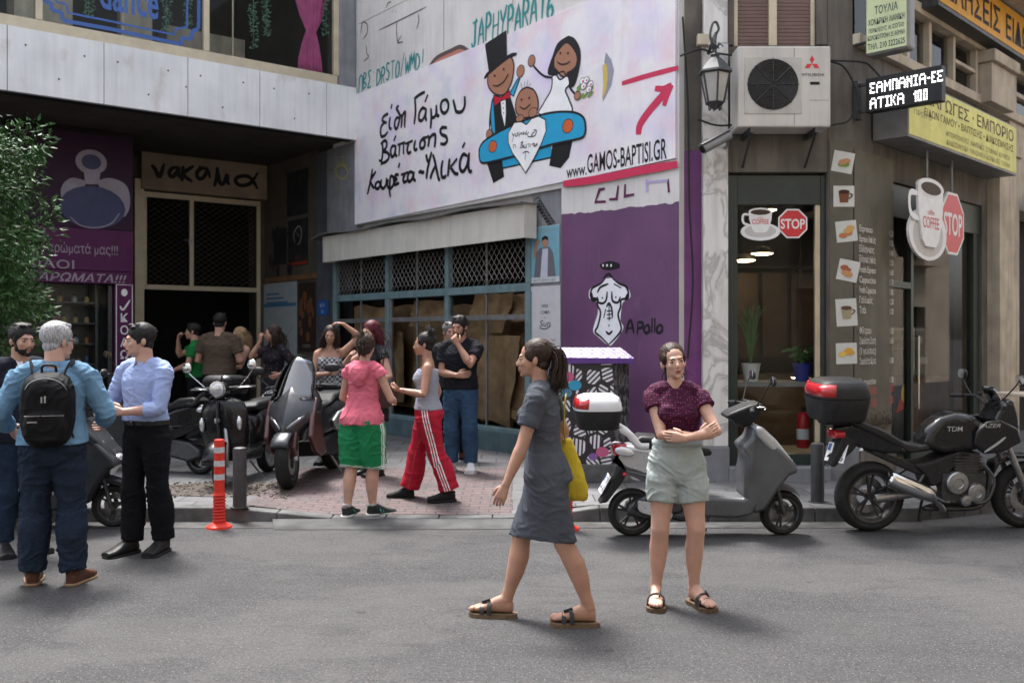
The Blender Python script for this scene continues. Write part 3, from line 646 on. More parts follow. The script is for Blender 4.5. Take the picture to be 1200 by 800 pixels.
fill(1, '95,230 185,158 205,155 220,190 218,240 205,290 180,335 150,345 115,330 92,290'); fill(0, '80,95 183,27 185,145 98,225', False); line(0, '75,262 100,232 190,158 235,140', .055)
for x, y in ((127, 248), (172, 217), (260, 366), (298, 358), (452, 137), (490, 138)): pass
fill(5, '120,345 160,355 200,320 205,360 165,368 125,400', False, .015)
fill(1, '285,305 320,320 340,370 335,420 300,450 260,455 232,425 232,370 255,322'); blob(1, 250, 460, 18, 16); blob(1, 315, 430, 20, 22)
for s_ in ('262,312 255,285', '275,308 272,276', '285,303 290,268', '295,303 305,283'): line(0, s_, .012)
fill(0, '490,55 520,70 545,120 545,190 520,290 490,295 470,230 430,240 390,235 415,150 440,90')
fill(1, '420,160 440,125 485,85 530,140 530,195 505,225 485,235 480,255 455,250 440,230 420,205')
line(0, '410,258 370,250 335,220 315,195', .03); blob(1, 308, 175, 16, 26); fill(3, '410,250 430,245 450,268 485,250 495,290 475,320 495,370 500,430 350,440 365,390 400,330 410,290')
line(0, '490,295 510,325 525,340', .03)
for x, y in ((545, 300), (600, 315), (575, 345), (600, 340), (555, 350), (540, 320)): line(6, f'{x-14},{y+14} {x},{y} {x+12},{y-14}', .035)
for x, y in ((560, 275), (600, 290), (565, 300), (592, 316), (580, 270)): blob(3, x, y, 12, 14, .012); blob(7, x + 2, y + 2, 5, 6, 0)
blob(1, 535, 347, 14, 19)
fill(2, '50,640 55,600 90,560 200,500 330,450 430,428 520,430 565,455 575,500 570,540 540,560 400,590 240,640 100,675 60,675', True, .03)
blob(4, 118, 598, 19, 27); blob(4, 488, 497, 25, 32)
fill(3, '285,490 260,475 225,480 195,530 195,580 215,630 250,680 280,728 320,660 360,580 382,520 378,465 345,448 310,460', False, .018)
for x, y in ((127, 248), (172, 217), (260, 366), (298, 358), (452, 137), (490, 138)): blob(0, x, y, 4, 6, 0)
line(0, '118,295 140,299 170,280 190,250 194,238', .018); line(0, '250,400 275,412 305,388', .018); line(0, '435,180 455,192 480,190 500,178', .018)
for s_ in ('213,530 222,545 226,532', '222,545 215,575', '235,530 230,545 240,545 242,528 246,545', '250,525 250,552', '250,542 260,530 262,540', '270,525 266,537 275,535 270,525', '288,520 280,535 290,537 296,525', '320,515 335,520 325,545 300,550 290,545', '330,520 310,540 320,548',
           '218,590 232,590', '222,590 220,608', '230,590 232,606', '262,575 255,605', '255,580 268,575 262,590 270,598 252,606', '275,588 272,602 284,602 284,588', '288,587 302,584', '298,588 298,602', '306,584 304,600', '312,590 322,582 320,598', '326,582 326,600 338,582 336,598', '265,632 285,622 300,630', '282,622 278,665'):
    line(0, s_, .014)
part('figures', mb, FM, MU)
h3 = lambda x, y: PW.hit(650 + x / 4, 50 + y / 4, Y0)
mb = MB(); st = lambda s_, w: mb.stroke([h3(*map(float, q.split(','))) for q in s_.split()], w, Y0, taper=.8)
st('392,432 400,385 440,325 500,255 545,205', .10); st('470,215 510,217 548,198', .07); st('550,198 527,250 512,297', .07); st('315,192 440,155 580,118', .06); st('40,662 200,640 400,600 575,570', .095)
part('red_arrow', mb, flat('graffiti_red', (.50, .035, .09)), MU)
mb = MB(); a0, z0 = h3(55, 640); a1, _ = h3(150, 620); mb.text('www.', a0, z0 + .01, .16, Y0, a1 - a0, .012)
a2, z2 = h3(522, 548); mb.text('GAMOS-BAPTISI.GR', a1 + .01, (z0 + z2) / 2 + .02, .235, Y0, a2 - a1, .012)
part('web_address', mb, MT['ink'], MU)
mb = MB(); mb.lay = .0; p = [h3(*q) for q in ((240, 45), (265, 80), (278, 130), (265, 200), (225, 280), (235, 200), (250, 150), (232, 90))]; mb.flat(p, Y0 - .001)
mb.mi = 1; mb.flat([h3(*q) for q in ((225, 105), (245, 100), (250, 170), (240, 230), (222, 270), (228, 200))], Y0 - .002); part('old_paint_patch', mb, [flat('patch_grey', (.27, .27, .33)), flat('patch_yellow', (.55, .40, .10))], MU)
# graffiti sprayed on the wall itself
h4 = lambda x, y: PW.hit(410 + x / 4.8, y / 4.8, -.004)
mb = MB(); GL_ = {'J': [(.2, .95, .9, 1, .6, .98, .62, .2, .35, 0, .1, .2)], 'A': [(.05, 0, .5, 1, .9, 0), (.2, .35, .85, .4)], 'P': [(.15, -.05, .2, 1, .8, .85, .75, .55, .2, .45)], 'H': [(.1, 0, .15, 1), (.85, 0, .9, 1), (.12, .5, .88, .52)], 'Y': [(.1, 1, .5, .5, .95, 1.1), (.5, .5, .4, -.1)], 'R': [(.12, 0, .15, 1, .8, .85, .7, .55, .15, .5), (.35, .5, .9, -.05)],
       '1': [(.3, .8, .6, 1.05, .55, 0)], '6': [(.85, 1, .3, .7, .15, .25, .5, 0, .85, .25, .6, .5, .2, .35)], 'Π': [(.1, 0, .15, 1, .9, 1, .85, 0)], 'Β': [(.1, 0, .15, 1, .75, .8, .15, .5, .85, .25, .1, 0)], 'Σ': [(.9, 1, .15, .95, .6, .5, .1, .02, .9, .05)], ':': [(.4, .7, .45, .75), (.4, .2, .45, .25)], 'D': [(.1, 0, .15, 1, .8, .75, .8, .3, .1, 0)], 'S': [(.85, .9, .3, 1, .2, .65, .8, .4, .6, 0, .1, .1)],
       'T': [(.05, 1, .95, 1), (.5, 1, .45, 0)], 'O': [(.5, 1, .1, .6, .3, 0, .8, .2, .85, .8, .5, 1)], '/': [(.1, -.2, .8, 1.2)], 'W': [(.05, 1, .25, 0, .5, .7, .75, 0, .95, 1)], 'M': [(.05, 0, .2, 1, .5, .3, .8, 1, .95, 0)], '!': [(.5, 1.1, .45, .35), (.42, .08, .45, .02)]}
def tag_write(mb, s_, a0, a1, z, h, w, y=-.004):
    st_ = (a1 - a0) / len(s_); random.seed(len(s_))
    for i, ch in enumerate(s_):
        dz = random.uniform(-.04, .04)
        for g in GL_[ch]: mb.stroke([(a0 + (i + g[k] * .92 + .12 * g[k + 1]) * st_, z + dz + g[k + 1] * h) for k in range(0, len(g), 2)], w, y, 2)
a0, z0 = h4(680, 255); a1, z1 = h4(1150, 85); tag_write(mb, 'JAPHYPARA16', a0, a1, MZ1 - .0, .36, .045)
part('teal_graffiti', mb, flat('graffiti_teal', (.02, .22, .22)), B2); mb = MB()
a0, z0 = h4(48, 545); a1, _ = h4(425, 370); tag_write(mb, 'ΠΒΣ:DRSTO/WMD!', a0, a1, MZ1 + .0, .27, .035)
part('teal_graffiti', mb, flat('graffiti_teal', (.02, .22, .22)), B2)
mb = MB(); mb.flat([h4(*q) for q in ((445, 380), (500, 320), (580, 275), (660, 280), (672, 292), (560, 330), (450, 382))], -.004); mb.mi = 1; mb.lay = .001; mb.stroke([h4(*q) for q in ((445, 375), (490, 325), (570, 285), (620, 265), (670, 285))], .06)
mb.mi = 1
for s_ in ('205,45 215,18 232,12', '60,190 70,130 95,135 98,185 75,220', '92,255 95,300 105,320 80,345', '265,120 262,180 270,250', '385,80 388,120 375,165', '165,170 300,105 430,40', '290,200 270,240 300,235'): mb.stroke([h4(*map(float, q.split(','))) for q in s_.split()], .018, -.004)
part('old_graffiti', mb, [flat('graffiti_salmon', (.42, .17, .13)), flat('graffiti_dark', (.1, .07, .07))], B2)
mb = MB(); h3w = lambda x, y: PW.hit(650 + x / 4, 50 + y / 4, -.006); st = lambda s_, w: mb.stroke([h3w(*map(float, q.split(','))) for q in s_.split()], w, -.006, 1)
st('235,684 210,690 190,747 240,745', .05); st('255,735 290,733 298,670', .05); st('330,664 328,720 372,712', .05); mb.mi = 1; st('430,640 432,700', .06); mb.mi = 0; st('530,640 535,702', .055); mb.mi = 1; st('430,655 530,646', .05)
part('letter_graffiti', mb, [flat('graffiti_plum', (.10, .02, .07)), flat('graffiti_lilac', (.40, .33, .55))], B2)
# torso drawing on the purple wall
h5 = lambda x, y: PW.hit(610 + x / 3.2, 210 + y / 3.2, -.006)
hs5 = lambda s_: [h5(*map(float, q.split(','))) for q in s_.split()]
mb = MB(); mb.mi = 1; mb.lay = .0
tp = hs5('318,372 345,372 370,395 400,405 412,440 385,460 378,490 375,530 385,560 350,612 330,622 290,590 272,565 290,500 285,460 258,445 262,410 300,395')
p2 = [(q.x, q.z) for q in cr([(a, 0, b) for a, b in tp + [tp[0]]], 4)][:-1]; mb.flat(p2, -.0062)
mb.mi = 0
for s_ in ('310,372 330,355 345,370', '318,372 300,392 270,408 262,432 268,445 290,450 288,470 300,500 290,550 280,572 300,590 330,620', '345,372 370,392 395,402 405,430 400,447 378,452 375,480 366,510 378,560 360,590 330,620', '330,392 300,405 288,425', '350,392 378,408', '288,440 290,460 310,465 322,450 325,420', '342,420 345,455 365,462 375,440',
           '322,480 332,465 342,485 345,520', '320,485 312,520', '332,470 333,530', '324,495 342,492', '324,508 342,506', '325,522 342,520', '320,570 332,580 345,568', '300,325 335,312 370,325 340,335 305,335'): mb.stroke(hs5(s_), .03, -.0062)
mb.stroke(hs5('265,425 270,450 285,452'), .05, -.0062); mb.stroke(hs5('402,430 392,450'), .05, -.0062)
mb.stroke(hs5('298,326 335,318 372,324'), .065, -.0062)
mb.mi = 1
for x in (310, 325, 340): mb.oval(h5(x, 323), .014, .016, -.0068)
for x, y in ((307, 445), (358, 442), (332, 548)): mb.mi = 0; mb.oval(h5(x, y), .012, .012, -.0068)
for s_ in ('395,578 405,540 415,530 425,578', '400,560 425,556', '438,580 440,535', '440,535 458,538 455,555 440,558', '475,545 462,560 470,576 483,568 480,548 472,545', '494,520 492,575', '504,520 503,575', '522,545 512,558 515,575 530,570 530,550 520,545'): mb.stroke(hs5(s_), .034, -.0062)
part('torso_drawing', mb, [MT['ink'], flat('spray_white', (.68, .70, .74))], B2)
# ---------------------------------------------------------------- shop front
FR = thing('wedding_shop_front', 'teal framed shop window with brown paper behind the glass and a wire grille on top', 'shop front', PW.loc(0), PW.rz)
zr0, zr1, zm, zb, zt = 2.29, 2.40, 1.92, .40, 3.02
vx = [aW(p) for p in (391.5, 453, 523, 618)]
mb = MB(); mb.box(w390, w620, 0, .09, zr0, zr1); mb.box(w390, w620, 0, .08, zt, zt + .07); mb.box(w390, w620, -.01, .12, zb, zb + .06)
for a in vx: mb.box(a - .05, a + .05, -.004, .09, zb + .06, zr0); mb.box(a - .045, a + .045, -.003, .09, zr1, zt)
FRm = part('frame', mb, MT['teal'], FR, bevel=.006)
mb = MB(); mb.box(w390 - .0, w620 + .01, -.02, .3, .1, zb); part('plinth', mb, MT['dark_teal'], FR, bevel=.01)
mb = MB()
for a, b in zip(vx, vx[1:]):
    mb.box(a + .05, b - .05, .02, .06, zm, zm + .07); m = (a + b) / 2; mb.box(m - .015, m + .015, .025, .055, zb + .06, zm); mb.box(m - .012, m + .012, .025, .055, zm + .07, zr0)
mb.box(vx[1] + .05, vx[1] + .11, .01, .07, zb + .06, zr0)
part('sash', mb, MT['grey_metal'], FR, bevel=.004)
for a, b in zip(vx, vx[1:]):
    mb = MB(); mb.quad(a + .05, b - .05, zb + .06, zr0, .04); part('pane', mb, MT['glass'], FRm)
    mb = MB(); diamonds(mb, a + .05, b - .05, zr1 + .01, zt - .01, .03, .115, .135, .0045, .0)
    m = (a + b) / 2; mb.box(m - .01, m + .01, .028, .05, zr1, zt); part('grille', mb, MT['mesh_metal'], FR)
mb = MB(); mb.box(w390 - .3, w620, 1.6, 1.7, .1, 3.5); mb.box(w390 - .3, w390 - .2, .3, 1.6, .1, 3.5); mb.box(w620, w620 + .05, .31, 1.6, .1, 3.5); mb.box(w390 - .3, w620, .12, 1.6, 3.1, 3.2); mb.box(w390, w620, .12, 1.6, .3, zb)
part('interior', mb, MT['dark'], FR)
def paper(a0, a1, z0, z1, y, seed, tilt=0):
    mb = MB(); n = 14; vs = []
    for i in range(n + 1):
        for j in range(n + 1):
            u, v = i / n, j / n; a = a0 + (a1 - a0) * u + tilt * v; z = z0 + (z1 - z0) * v * (1 + .1 * noise.noise(V((u * 2, seed, 0))))
            d = y + .07 * noise.noise(V((u * 3 + seed * 7, v * 2.5, seed))) + .025 * noise.noise(V((u * 8, v * 7, seed + 3)))
            vs.append((a, max(.075, d), z))
    mb.add(vs, [(i * (n + 1) + j, (i + 1) * (n + 1) + j, (i + 1) * (n + 1) + j + 1, i * (n + 1) + j + 1) for i in range(n) for j in range(n)])
    return mb
PP = [(vx[0] + .1, vx[0] + 1.3, 1.5, 2.2, .3, .1, 'upper left'), (vx[0] + .15, vx[1] - .3, .6, 1.75, .5, 0, 'lower left'), (vx[1] + .2, vx[1] + 1.2, 1.85, 2.25, .28, .2, 'upper middle'), (vx[1] + .3, vx[2] - .1, .6, 1.6, .4, -.1, 'lower middle'),
      (vx[2] + .1, vx[2] + 1.0, 1.75, 2.3, .25, .3, 'upper'), (vx[2] + .9, vx[3] - .1, 1.9, 2.28, .35, -.2, 'upper right'), (vx[2] + .15, vx[2] + 1.1, .5, 1.7, .3, .25, 'lower'), (vx[2] + 1.0, vx[3] - .1, .5, 1.35, .4, -.25, 'lower right')]
PP += [(vx[0], vx[1], .5, 2.2, .75, 0, 'far left'), (vx[1], vx[2], .5, 2.2, .8, 0, 'centre'), (vx[2], vx[3], .5, 2.2, .72, 0, 'far right')]
for i, (a0, a1, z0, z1, y, tl, w) in enumerate(PP):
    single('paper_sheet', f'crumpled brown paper sheet behind the {w} glass of the teal shop window', 'paper', paper(a0, a1, z0, z1, y, i + 1, tl), MT['kraft'], PW.loc(0), PW.rz, 'brown paper behind the shop window', smooth=True)
mb = MB(); random.seed(12)
for i in range(9):
    a = random.uniform(vx[2] + .2, vx[3] - .3); z = .46; w = random.uniform(.12, .3)
    mb.tf = M.Translation((a, .35 + .1 * (i % 3), z + .12 * (i // 3))) @ M.Rotation(random.uniform(-.5, .5), 4, 'Y'); mb.box(-w, w, -.03, .03, 0, .12)
mb.tf = None
single('board_pile', 'pile of loose brown boards leaning inside the right end of the teal shop window', 'boards', mb, MT['kraft'], PW.loc(0), PW.rz)
AN = thing('awning', 'pale grey metal awning box with a bent edge above the teal shop window', 'awning', PW.loc(0), PW.rz)
d = -.22; aw0, aw1 = aW(378, d), aW(614, d); zA, zB = PW.hit(500, 291, d)[1] - .02, PW.hit(500, 258, d)[1] + .01
mb = MB(); xs_ = [aw0 + (aw1 - aw0) * t for t in (0, .13, .29, .47, .7, 1)]
for a, b in zip(xs_, xs_[1:]): mb.box(a + .004, b - .004, d, d + .02, zA, zB)
mb.box(aw0 + .004, aw0 + .02, d + .021, -.004, zA, zB); mb.box(aw1 - .02, aw1 - .004, d + .021, -.004, zA, zB); part('front_panel', mb, MT['awning'], AN, bevel=.004)
mb = MB(); n = 16; top = [(aw0 - .25 + (aw1 - aw0 + .3) * i / n, zB + .03 + .02 * math.sin(i * 1.1) - (.05 if i == 0 else 0)) for i in range(n + 1)]
mb.prism(top + [(a, z - .018) for a, z in top[::-1]], d - .1, -.035); part('roof_sheet', mb, MT['grey_metal'], AN)
mb = MB(); mb.box(aw0 + .03, aw1 - .03, d + .03, -.006, zB - .04, zB); part('shutter_box', mb, MT['dark'], AN)
# posters on the grey pillar
def portrait(mb, w, h, y):
    mb.mi = 1; mb.quad(.0, w, h * .1, h * .995, y); mb.mi = 2; mb.text('ANTONI ARGYROU', w / 2, h * .88, h * .07, y - .001, w * .9, .003, al='C')
    y -= .002; mb.mi = 3; mb.flat([(w * .12, h * .1), (w * .88, h * .1), (w * .8, h * .5), (w * .68, h * .62), (w * .35, h * .62), (w * .2, h * .55)], y)
    mb.mi = 4; mb.flat([(w * .35, h * .1), (w * .6, h * .1), (w * .62, h * .6), (w * .42, h * .6)], y - .001)
    mb.mi = 5; mb.lay = .002; mb.oval((w * .52, h * .71), w * .11, h * .085, y); mb.mi = 6; mb.flat([(w * .4, h * .74), (w * .42, h * .8), (w * .52, h * .83), (w * .62, h * .8), (w * .63, h * .74), (w * .52, h * .77)], y - .004)
    mb.mi = 5; mb.stroke([(w * .15, h * .45), (w * .2, h * .68), (w * .32, h * .75)], w * .1, y); mb.mi = 2; mb.text('ΔΕΥΤΕΡΑ 9 ΟΚΤ', w / 2, h * .02, h * .05, y + .001, w * .8, al='C')
poster('concert_poster', 'blue poster of a man in a grey jacket on the grey pillar', PW, 622.5, 265, 656, 331, [flat('poster_white', (.55, .57, .58)), flat('poster_sea', (.16, .34, .42)), flat('poster_ink', (.2, .26, .3)), flat('poster_jacket', (.13, .13, .15)), flat('poster_shirt', (.48, .50, .58)), flat('poster_skin', (.36, .2, .14)), MT['ink']], portrait, .038)
def sun(mb, w, h, y):
    mb.mi = 1
    for i, (t, z, k) in enumerate((('HERE', .66, .05), ('COMES', .56, .05), ('the', .49, .022))): mb.text(t, w / 2, h * z, h * k, y, al='C', bold=.003)
    mb.text('Sun', w / 2, h * .36, h * .1, y, w * .36, shear=.2, al='C'); mb.stroke([(w * .3, h * .34), (w * .5, h * .32), (w * .7, h * .37)], .012, y); mb.text('- - -', w / 2, h * .74, h * .03, y, al='C'); mb.mi = 2; mb.text('BASIC', w * .72, h * .13, h * .03, y)
poster('poster', 'white poster reading here comes the sun on the grey pillar', PW, 622, 335, 657, 409, [flat('poster_pale', (.50, .50, .52)), MT['ink'], flat('poster_maroon', (.3, .03, .05))], sun, .038)
mb = MB(); random.seed(5); X = lambda x, y: PW.hit(610 + x / 3.2, 210 + y / 3.2, .04)
for i in range(9):
    x, y = 50 + i * 7, 80 + i * 11; mb.stroke([X(x, y), X(x + 18, y - 12), X(x + 22, y + 10), X(x + 2, y + 14), X(x + 26, y + 22)], .012, .04)
part('scribble', mb, MT['ink'], B2)
mb = MB(); X = lambda x, y: PW.hit(150 + x / (974 / 280), 170 + y / (974 / 280), -.016)
for s_ in ((870, 80, 850, 95, 850, 120, 870, 138, 890, 130, 895, 105, 880, 85, 868, 82), (855, 60, 865, 85, 880, 60), (850, 85, 895, 80), (835, 95, 850, 100), (900, 100, 915, 92), (860, 50, 880, 48)):
    mb.stroke([X(s_[i], s_[i + 1]) for i in range(0, len(s_), 2)], .02, -.016)
part('yellow_doodle', mb, flat('spray_yellow', (.42, .36, .06)), B2)
def bl(mb, w, h, y): mb.mi = 1; mb.text('ΚΑΛ', w / 2, h * .56, h * .26, y, al='C'); mb.text('16', w / 2, h * .12, h * .3, y, al='C')
poster('street_plate', 'small blue enamel street plate on the dark pier beside the shop window', PW, 373, 352, 384.5, 369, [flat('plate_blue', (.015, .09, .30)), flat('plate_text', (.4, .45, .5))], bl, -.002, 'sign', th=.012)
# ---------------------------------------------------------------- cafe building on the right
B3 = thing('cafe_building', 'sooty stone corner building with the cafe on its ground floor', 'building', PK.loc(0), 0)
x852, x970, xc = kX(852), kX(970), 3.75 - 1.848
x805, x822 = kX(806), kX(823)
zw = PK.hit(900, 204)[1]
QM = M.Translation((xc, 0, 0)) @ M.Rotation(PQ.rz, 4, 'Z')     # from the side plane into the building's frame
mb = MB(); mb.box(x822, x852, -.06, .3, .5, 4.9); mb.box(x822 + .005, x852 - .005, -.055, .3, 4.906, 9); part('marble_pilaster', mb, MT['marble'], B3, bevel=.006)
mb = MB(); mb.box(x822 - .06, x852 + .01, -.09, .3, .1, .497); part('pilaster_base', mb, MT['grey_pier'], B3, bevel=.012)
mb = MB(); mb.box(.003, x822 - .003, .04, .3, .1, 3.75); part('purple_strip', mb, pm('violet_paint', (.155, .050, .16), .5, var=.25, vs=2, streak=.3), B3)
mb = MB(); mb.box(.003, x822 - .003, .042, .3, 3.753, 9); part('grey_strip', mb, MT['stone'], B3)
mb = MB(); mb.box(x852, x970, 0, .35, zw + .02, 4.1); mb.box(x852, x970, .02, .35, 4.1, 4.9); mb.box(x970, xc - .002, .0, .4, .5, 9); mb.box(x852 + .003, x852 + .08, -.002, .35, 4.9, 9); mb.box(x970 - .12, x970 - .001, -.002, .35, 4.902, 9); mb.box(x852, x970, .0, .35, 6.6, 9)
part('front_wall', mb, MT['stone'], B3, bevel=.01)
mb = MB(); mb.box(x970 - .005, xc + .05, -.06, .35, .1, .497); part('corner_base', mb, MT['grey_pier'], B3, bevel=.012)
q1, q2, q3, q4 = aQ(1045), aQ(1152), aQ(1158), aQ(1181)
mb = MB(); mb.tf = QM; zq = 3.5
mb.box(.002, q1, 0, .4, .5, 4.9); mb.box(q1, q2, .0, .4, zq + .02, 4.9); mb.box(q2, q3, 0.01, .4, .1, 4.9); mb.box(.06, q1, -.06, .4, .1, .495)
mb.box(0, 14, .02, .4, 5.752, 9); part('side_wall', mb, MT['stone'], B3, bevel=.01)
mb = MB(); mb.tf = QM; mb.box(q3, q4, -.16, .4, .1, 4.3); mb.box(q3 - .04, q4 + .04, -.2, .4, 4.302, 4.5); mb.box(q4, 14, -.03, .4, 3.6, 4.9); part('side_pilaster', mb, MT['beige_stone'], B3, bevel=.01)
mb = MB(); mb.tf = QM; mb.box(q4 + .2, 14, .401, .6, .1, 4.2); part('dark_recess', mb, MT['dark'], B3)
# mezzanine of the side face
mb = MB(); mb.tf = QM; z0, z1 = 4.95, 5.7
mb.box(0, 14, -.1, .1, 5.62, 5.75); mb.box(0, 14, -.08, .1, 4.902, 5.02)
for px in (1060, 1086, 1114): a = aQ(px); mb.box(a - .04, a + .04, -.05, .08, 5.021, 5.618)
a4 = aQ(1141); mb.box(a4 - .05, a4 + .03, -.05, .08, 5.021, 5.618); mb.box(aQ(1114) + .041, a4 - .051, -.04, .07, 5.3, 5.35)
for px in (1186, 1215): a = aQ(px); mb.box(a - .05, a + .05, -.05, .08, 5.021, 5.618)
mb.box(aQ(1168) + .2, 14, -.04, .07, 5.3, 5.36)
WQ = part('mezzanine_frame', mb, MT['beige_stone'], B3, bevel=.006)
mb = MB(); mb.tf = QM; mb.quad(.1, 14, 5.02, 5.62, .03); part('pane', mb, MT['glass'], WQ)
mb = MB(); mb.tf = QM; mb.box(a4 + .06, aQ(1170), -.22, .1, 4.91, 5.45); mb.box(a4, aQ(1170) + .06, -.28, .1, 5.452, 5.61); part('stone_pier', mb, MT['beige_stone'], B3, bevel=.01)
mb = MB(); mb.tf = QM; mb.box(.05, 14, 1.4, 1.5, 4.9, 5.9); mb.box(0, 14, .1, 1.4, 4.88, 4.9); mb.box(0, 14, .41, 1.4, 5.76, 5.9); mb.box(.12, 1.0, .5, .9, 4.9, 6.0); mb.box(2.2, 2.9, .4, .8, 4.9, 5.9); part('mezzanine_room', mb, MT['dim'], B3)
mb = MB(); mb.tf = QM; mb.box(1.2, 14, -.95, .0, 6.32, 6.5); part('balcony', mb, MT['beige_stone'], B3, bevel=.01)
# upper front window with blinds
xm = kX(907)
mb = MB(); mb.box(x852 + .085, x852 + .13, .05, .15, 4.905, 6.58); mb.box(x970 - .17, x970 - .125, .05, .15, 4.905, 6.58); mb.box(xm - .045, xm + .045, .04, .15, 4.905, 6.58)
WB = part('window_frame', mb, MT['alu'], B3, bevel=.005)
mb = MB(); z = 4.9
while z < 6.58: mb.box(x852 + .13, x970 - .17, .085, .1, z, z + .036); z += .041
mb.box(x852 + .13, x970 - .17, .105, .12, 4.9, 6.58); part('roller_blind', mb, pm('brown_blind', (.155, .10, .088), .6, var=.1), WB)
# cafe front window
CW = thing('cafe_window', 'dark green framed tall cafe window between the marble pilaster and the menu banner', 'window', PK.loc(0), 0)
xa, xb = kX(866), kX(958); zt = PK.hit(900, 239)[1]; zsh = PK.hit(900, 448)[1]
mb = MB(); mb.box(x852 + .004, xa, .06, .16, .28, zw); mb.box(xb + .06, x970 - .004, .06, .16, .28, zw); mb.box(xa, xb + .06, .07, .15, zt, zw); mb.box(xa, xb + .06, .07, .15, .28, .4); mb.mi = 1; mb.box(xb, xb + .058, .08, .14, .4, zt)
part('frame', mb, [MT['green_frame'], MT['alu']], CW, bevel=.006)
mb = MB(); mb.quad(xa, xb, .4, zt, .11); part('pane', mb, MT['glass'], CW)
mb = MB(); mb.box(x852 + .002, x970 - .002, -.12, .3, .1, .275); part('step', mb, MT['grey_pier'], CW, bevel=.01)
mb = MB(); mb.box(xa - .08, xb + .1, .17, .6, zsh - .06, zsh); part('counter_ledge', mb, pm('ledge_grey', (.17, .18, .18), .5), CW, bevel=.01)
# shared cafe interior
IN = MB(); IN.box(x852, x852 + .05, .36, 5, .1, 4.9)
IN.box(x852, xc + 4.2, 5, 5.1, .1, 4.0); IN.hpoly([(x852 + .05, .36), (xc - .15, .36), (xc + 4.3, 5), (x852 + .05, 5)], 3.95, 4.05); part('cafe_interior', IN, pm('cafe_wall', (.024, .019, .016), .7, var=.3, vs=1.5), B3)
mb = MB()
for i in range(5):
    mb.box(.9 + i * .42, 1.25 + i * .42, 3.2, 3.24, 1.4, 2.6); mb.box(.94 + i * .42, 1.21 + i * .42, 3.19, 3.2, 1.45, 2.55)
mb.box(.6, 3.4, 3.3, 3.9, .1, 1.15); mb.box(.6, 3.4, 3.6, 3.9, 2.7, 2.74); mb.box(.6, 3.4, 3.6, 3.9, 1.9, 1.94); single('bar_counter', 'brown wooden counter with hutch deep inside the cafe', 'counter', mb, pm('wood_brown', (.032, .022, .016), .5, var=.3), PK.loc(0), 0)
for i, (px, py, dy, r, lb) in enumerate(((893, 297, 1.6, .14, 'glowing disc ceiling lamp in the cafe under the stop sign decal'), (900, 246, 2.4, .12, 'glowing disc ceiling lamp highest in the cafe window'), (938, 442, 2.6, .13, 'low glowing pendant lamp above the blue pot in the cafe'), (872, 305, 2.6, .16, 'warm glowing lamp left in the cafe window'))):
    p = at(px, py, 10.6 + dy); t = thing('cafe_lamp', lb, 'lamp', p, 0, 'lamps inside the cafe')
    mb = MB(); mb.lathe([(.02, .09), (r * .6, .08), (r * 1.05, .015), (r, .0)], 16); part('lamp_shade', mb, MT['dark_steel'], t, smooth=40)
    mb = MB(); mb.lathe([(r * .96, -.004), (r * .5, -.02), (.01, -.024)], 16); part('bulb', mb, MT['lamp'], t, smooth=True)
    mb = MB(); mb.tube([(0, 0, .08), (0, 0, max(.2, 3.95 - p.z))], .006, 5); part('cord', mb, MT['rope'], t)
def pot(px, py, dy, pm_, lb, spiky):
    p = at(px, py, 10.6 + dy); p.z = zsh + .001; t = thing('potted_plant', lb, 'plant', p, 0)
    mb = MB(); mb.lathe([(.075, 0), (.105, .19), (.11, .2), (.095, .2), (.09, .17), (.01, .17)], 18); part('pot', mb, pm_, t, smooth=40)
    mb = MB(); random.seed(3 + int(px))
    for i in range(34 if spiky else 60):
        a = random.random() * 6.28; L = random.uniform(.35, .75) if spiky else random.uniform(.1, .3); b = random.uniform(.08, .35) if spiky else random.uniform(.3, 1.0)
        pts = [V((0, 0, .17)), V((math.cos(a) * b * L * .4, math.sin(a) * b * L * .4, .17 + L * .7)), V((math.cos(a) * b * L, math.sin(a) * b * L, .17 + L * (.95 if spiky else .6)))]
        mb.tube(cr(pts, 3), [(.008, .002)] * 6 + [(.002, .001)] if spiky else [(.004, .002)] * 4 + [(.022, .003)] * 2 + [(.003, .001)], 5)
    part('foliage', mb, MT['leaf_b'], t)
pot(880, 446, .32, MT['white_paint'], 'spiky plant in a white pot on the cafe window ledge', True); pot(940, 446, .32, flat('pot_blue', (.03, .04, .25)), 'leafy plant in a blue pot on the cafe window ledge', False)
def octsign(mb, c, r, y, mi_red, mi_white, sq=1.0):
    o = lambda rr: [(c[0] + rr * math.cos(PI / 8 + i * PI / 4) * sq, c[1] + rr * math.sin(PI / 8 + i * PI / 4)) for i in range(8)]
    return o(r), o(r * .9)
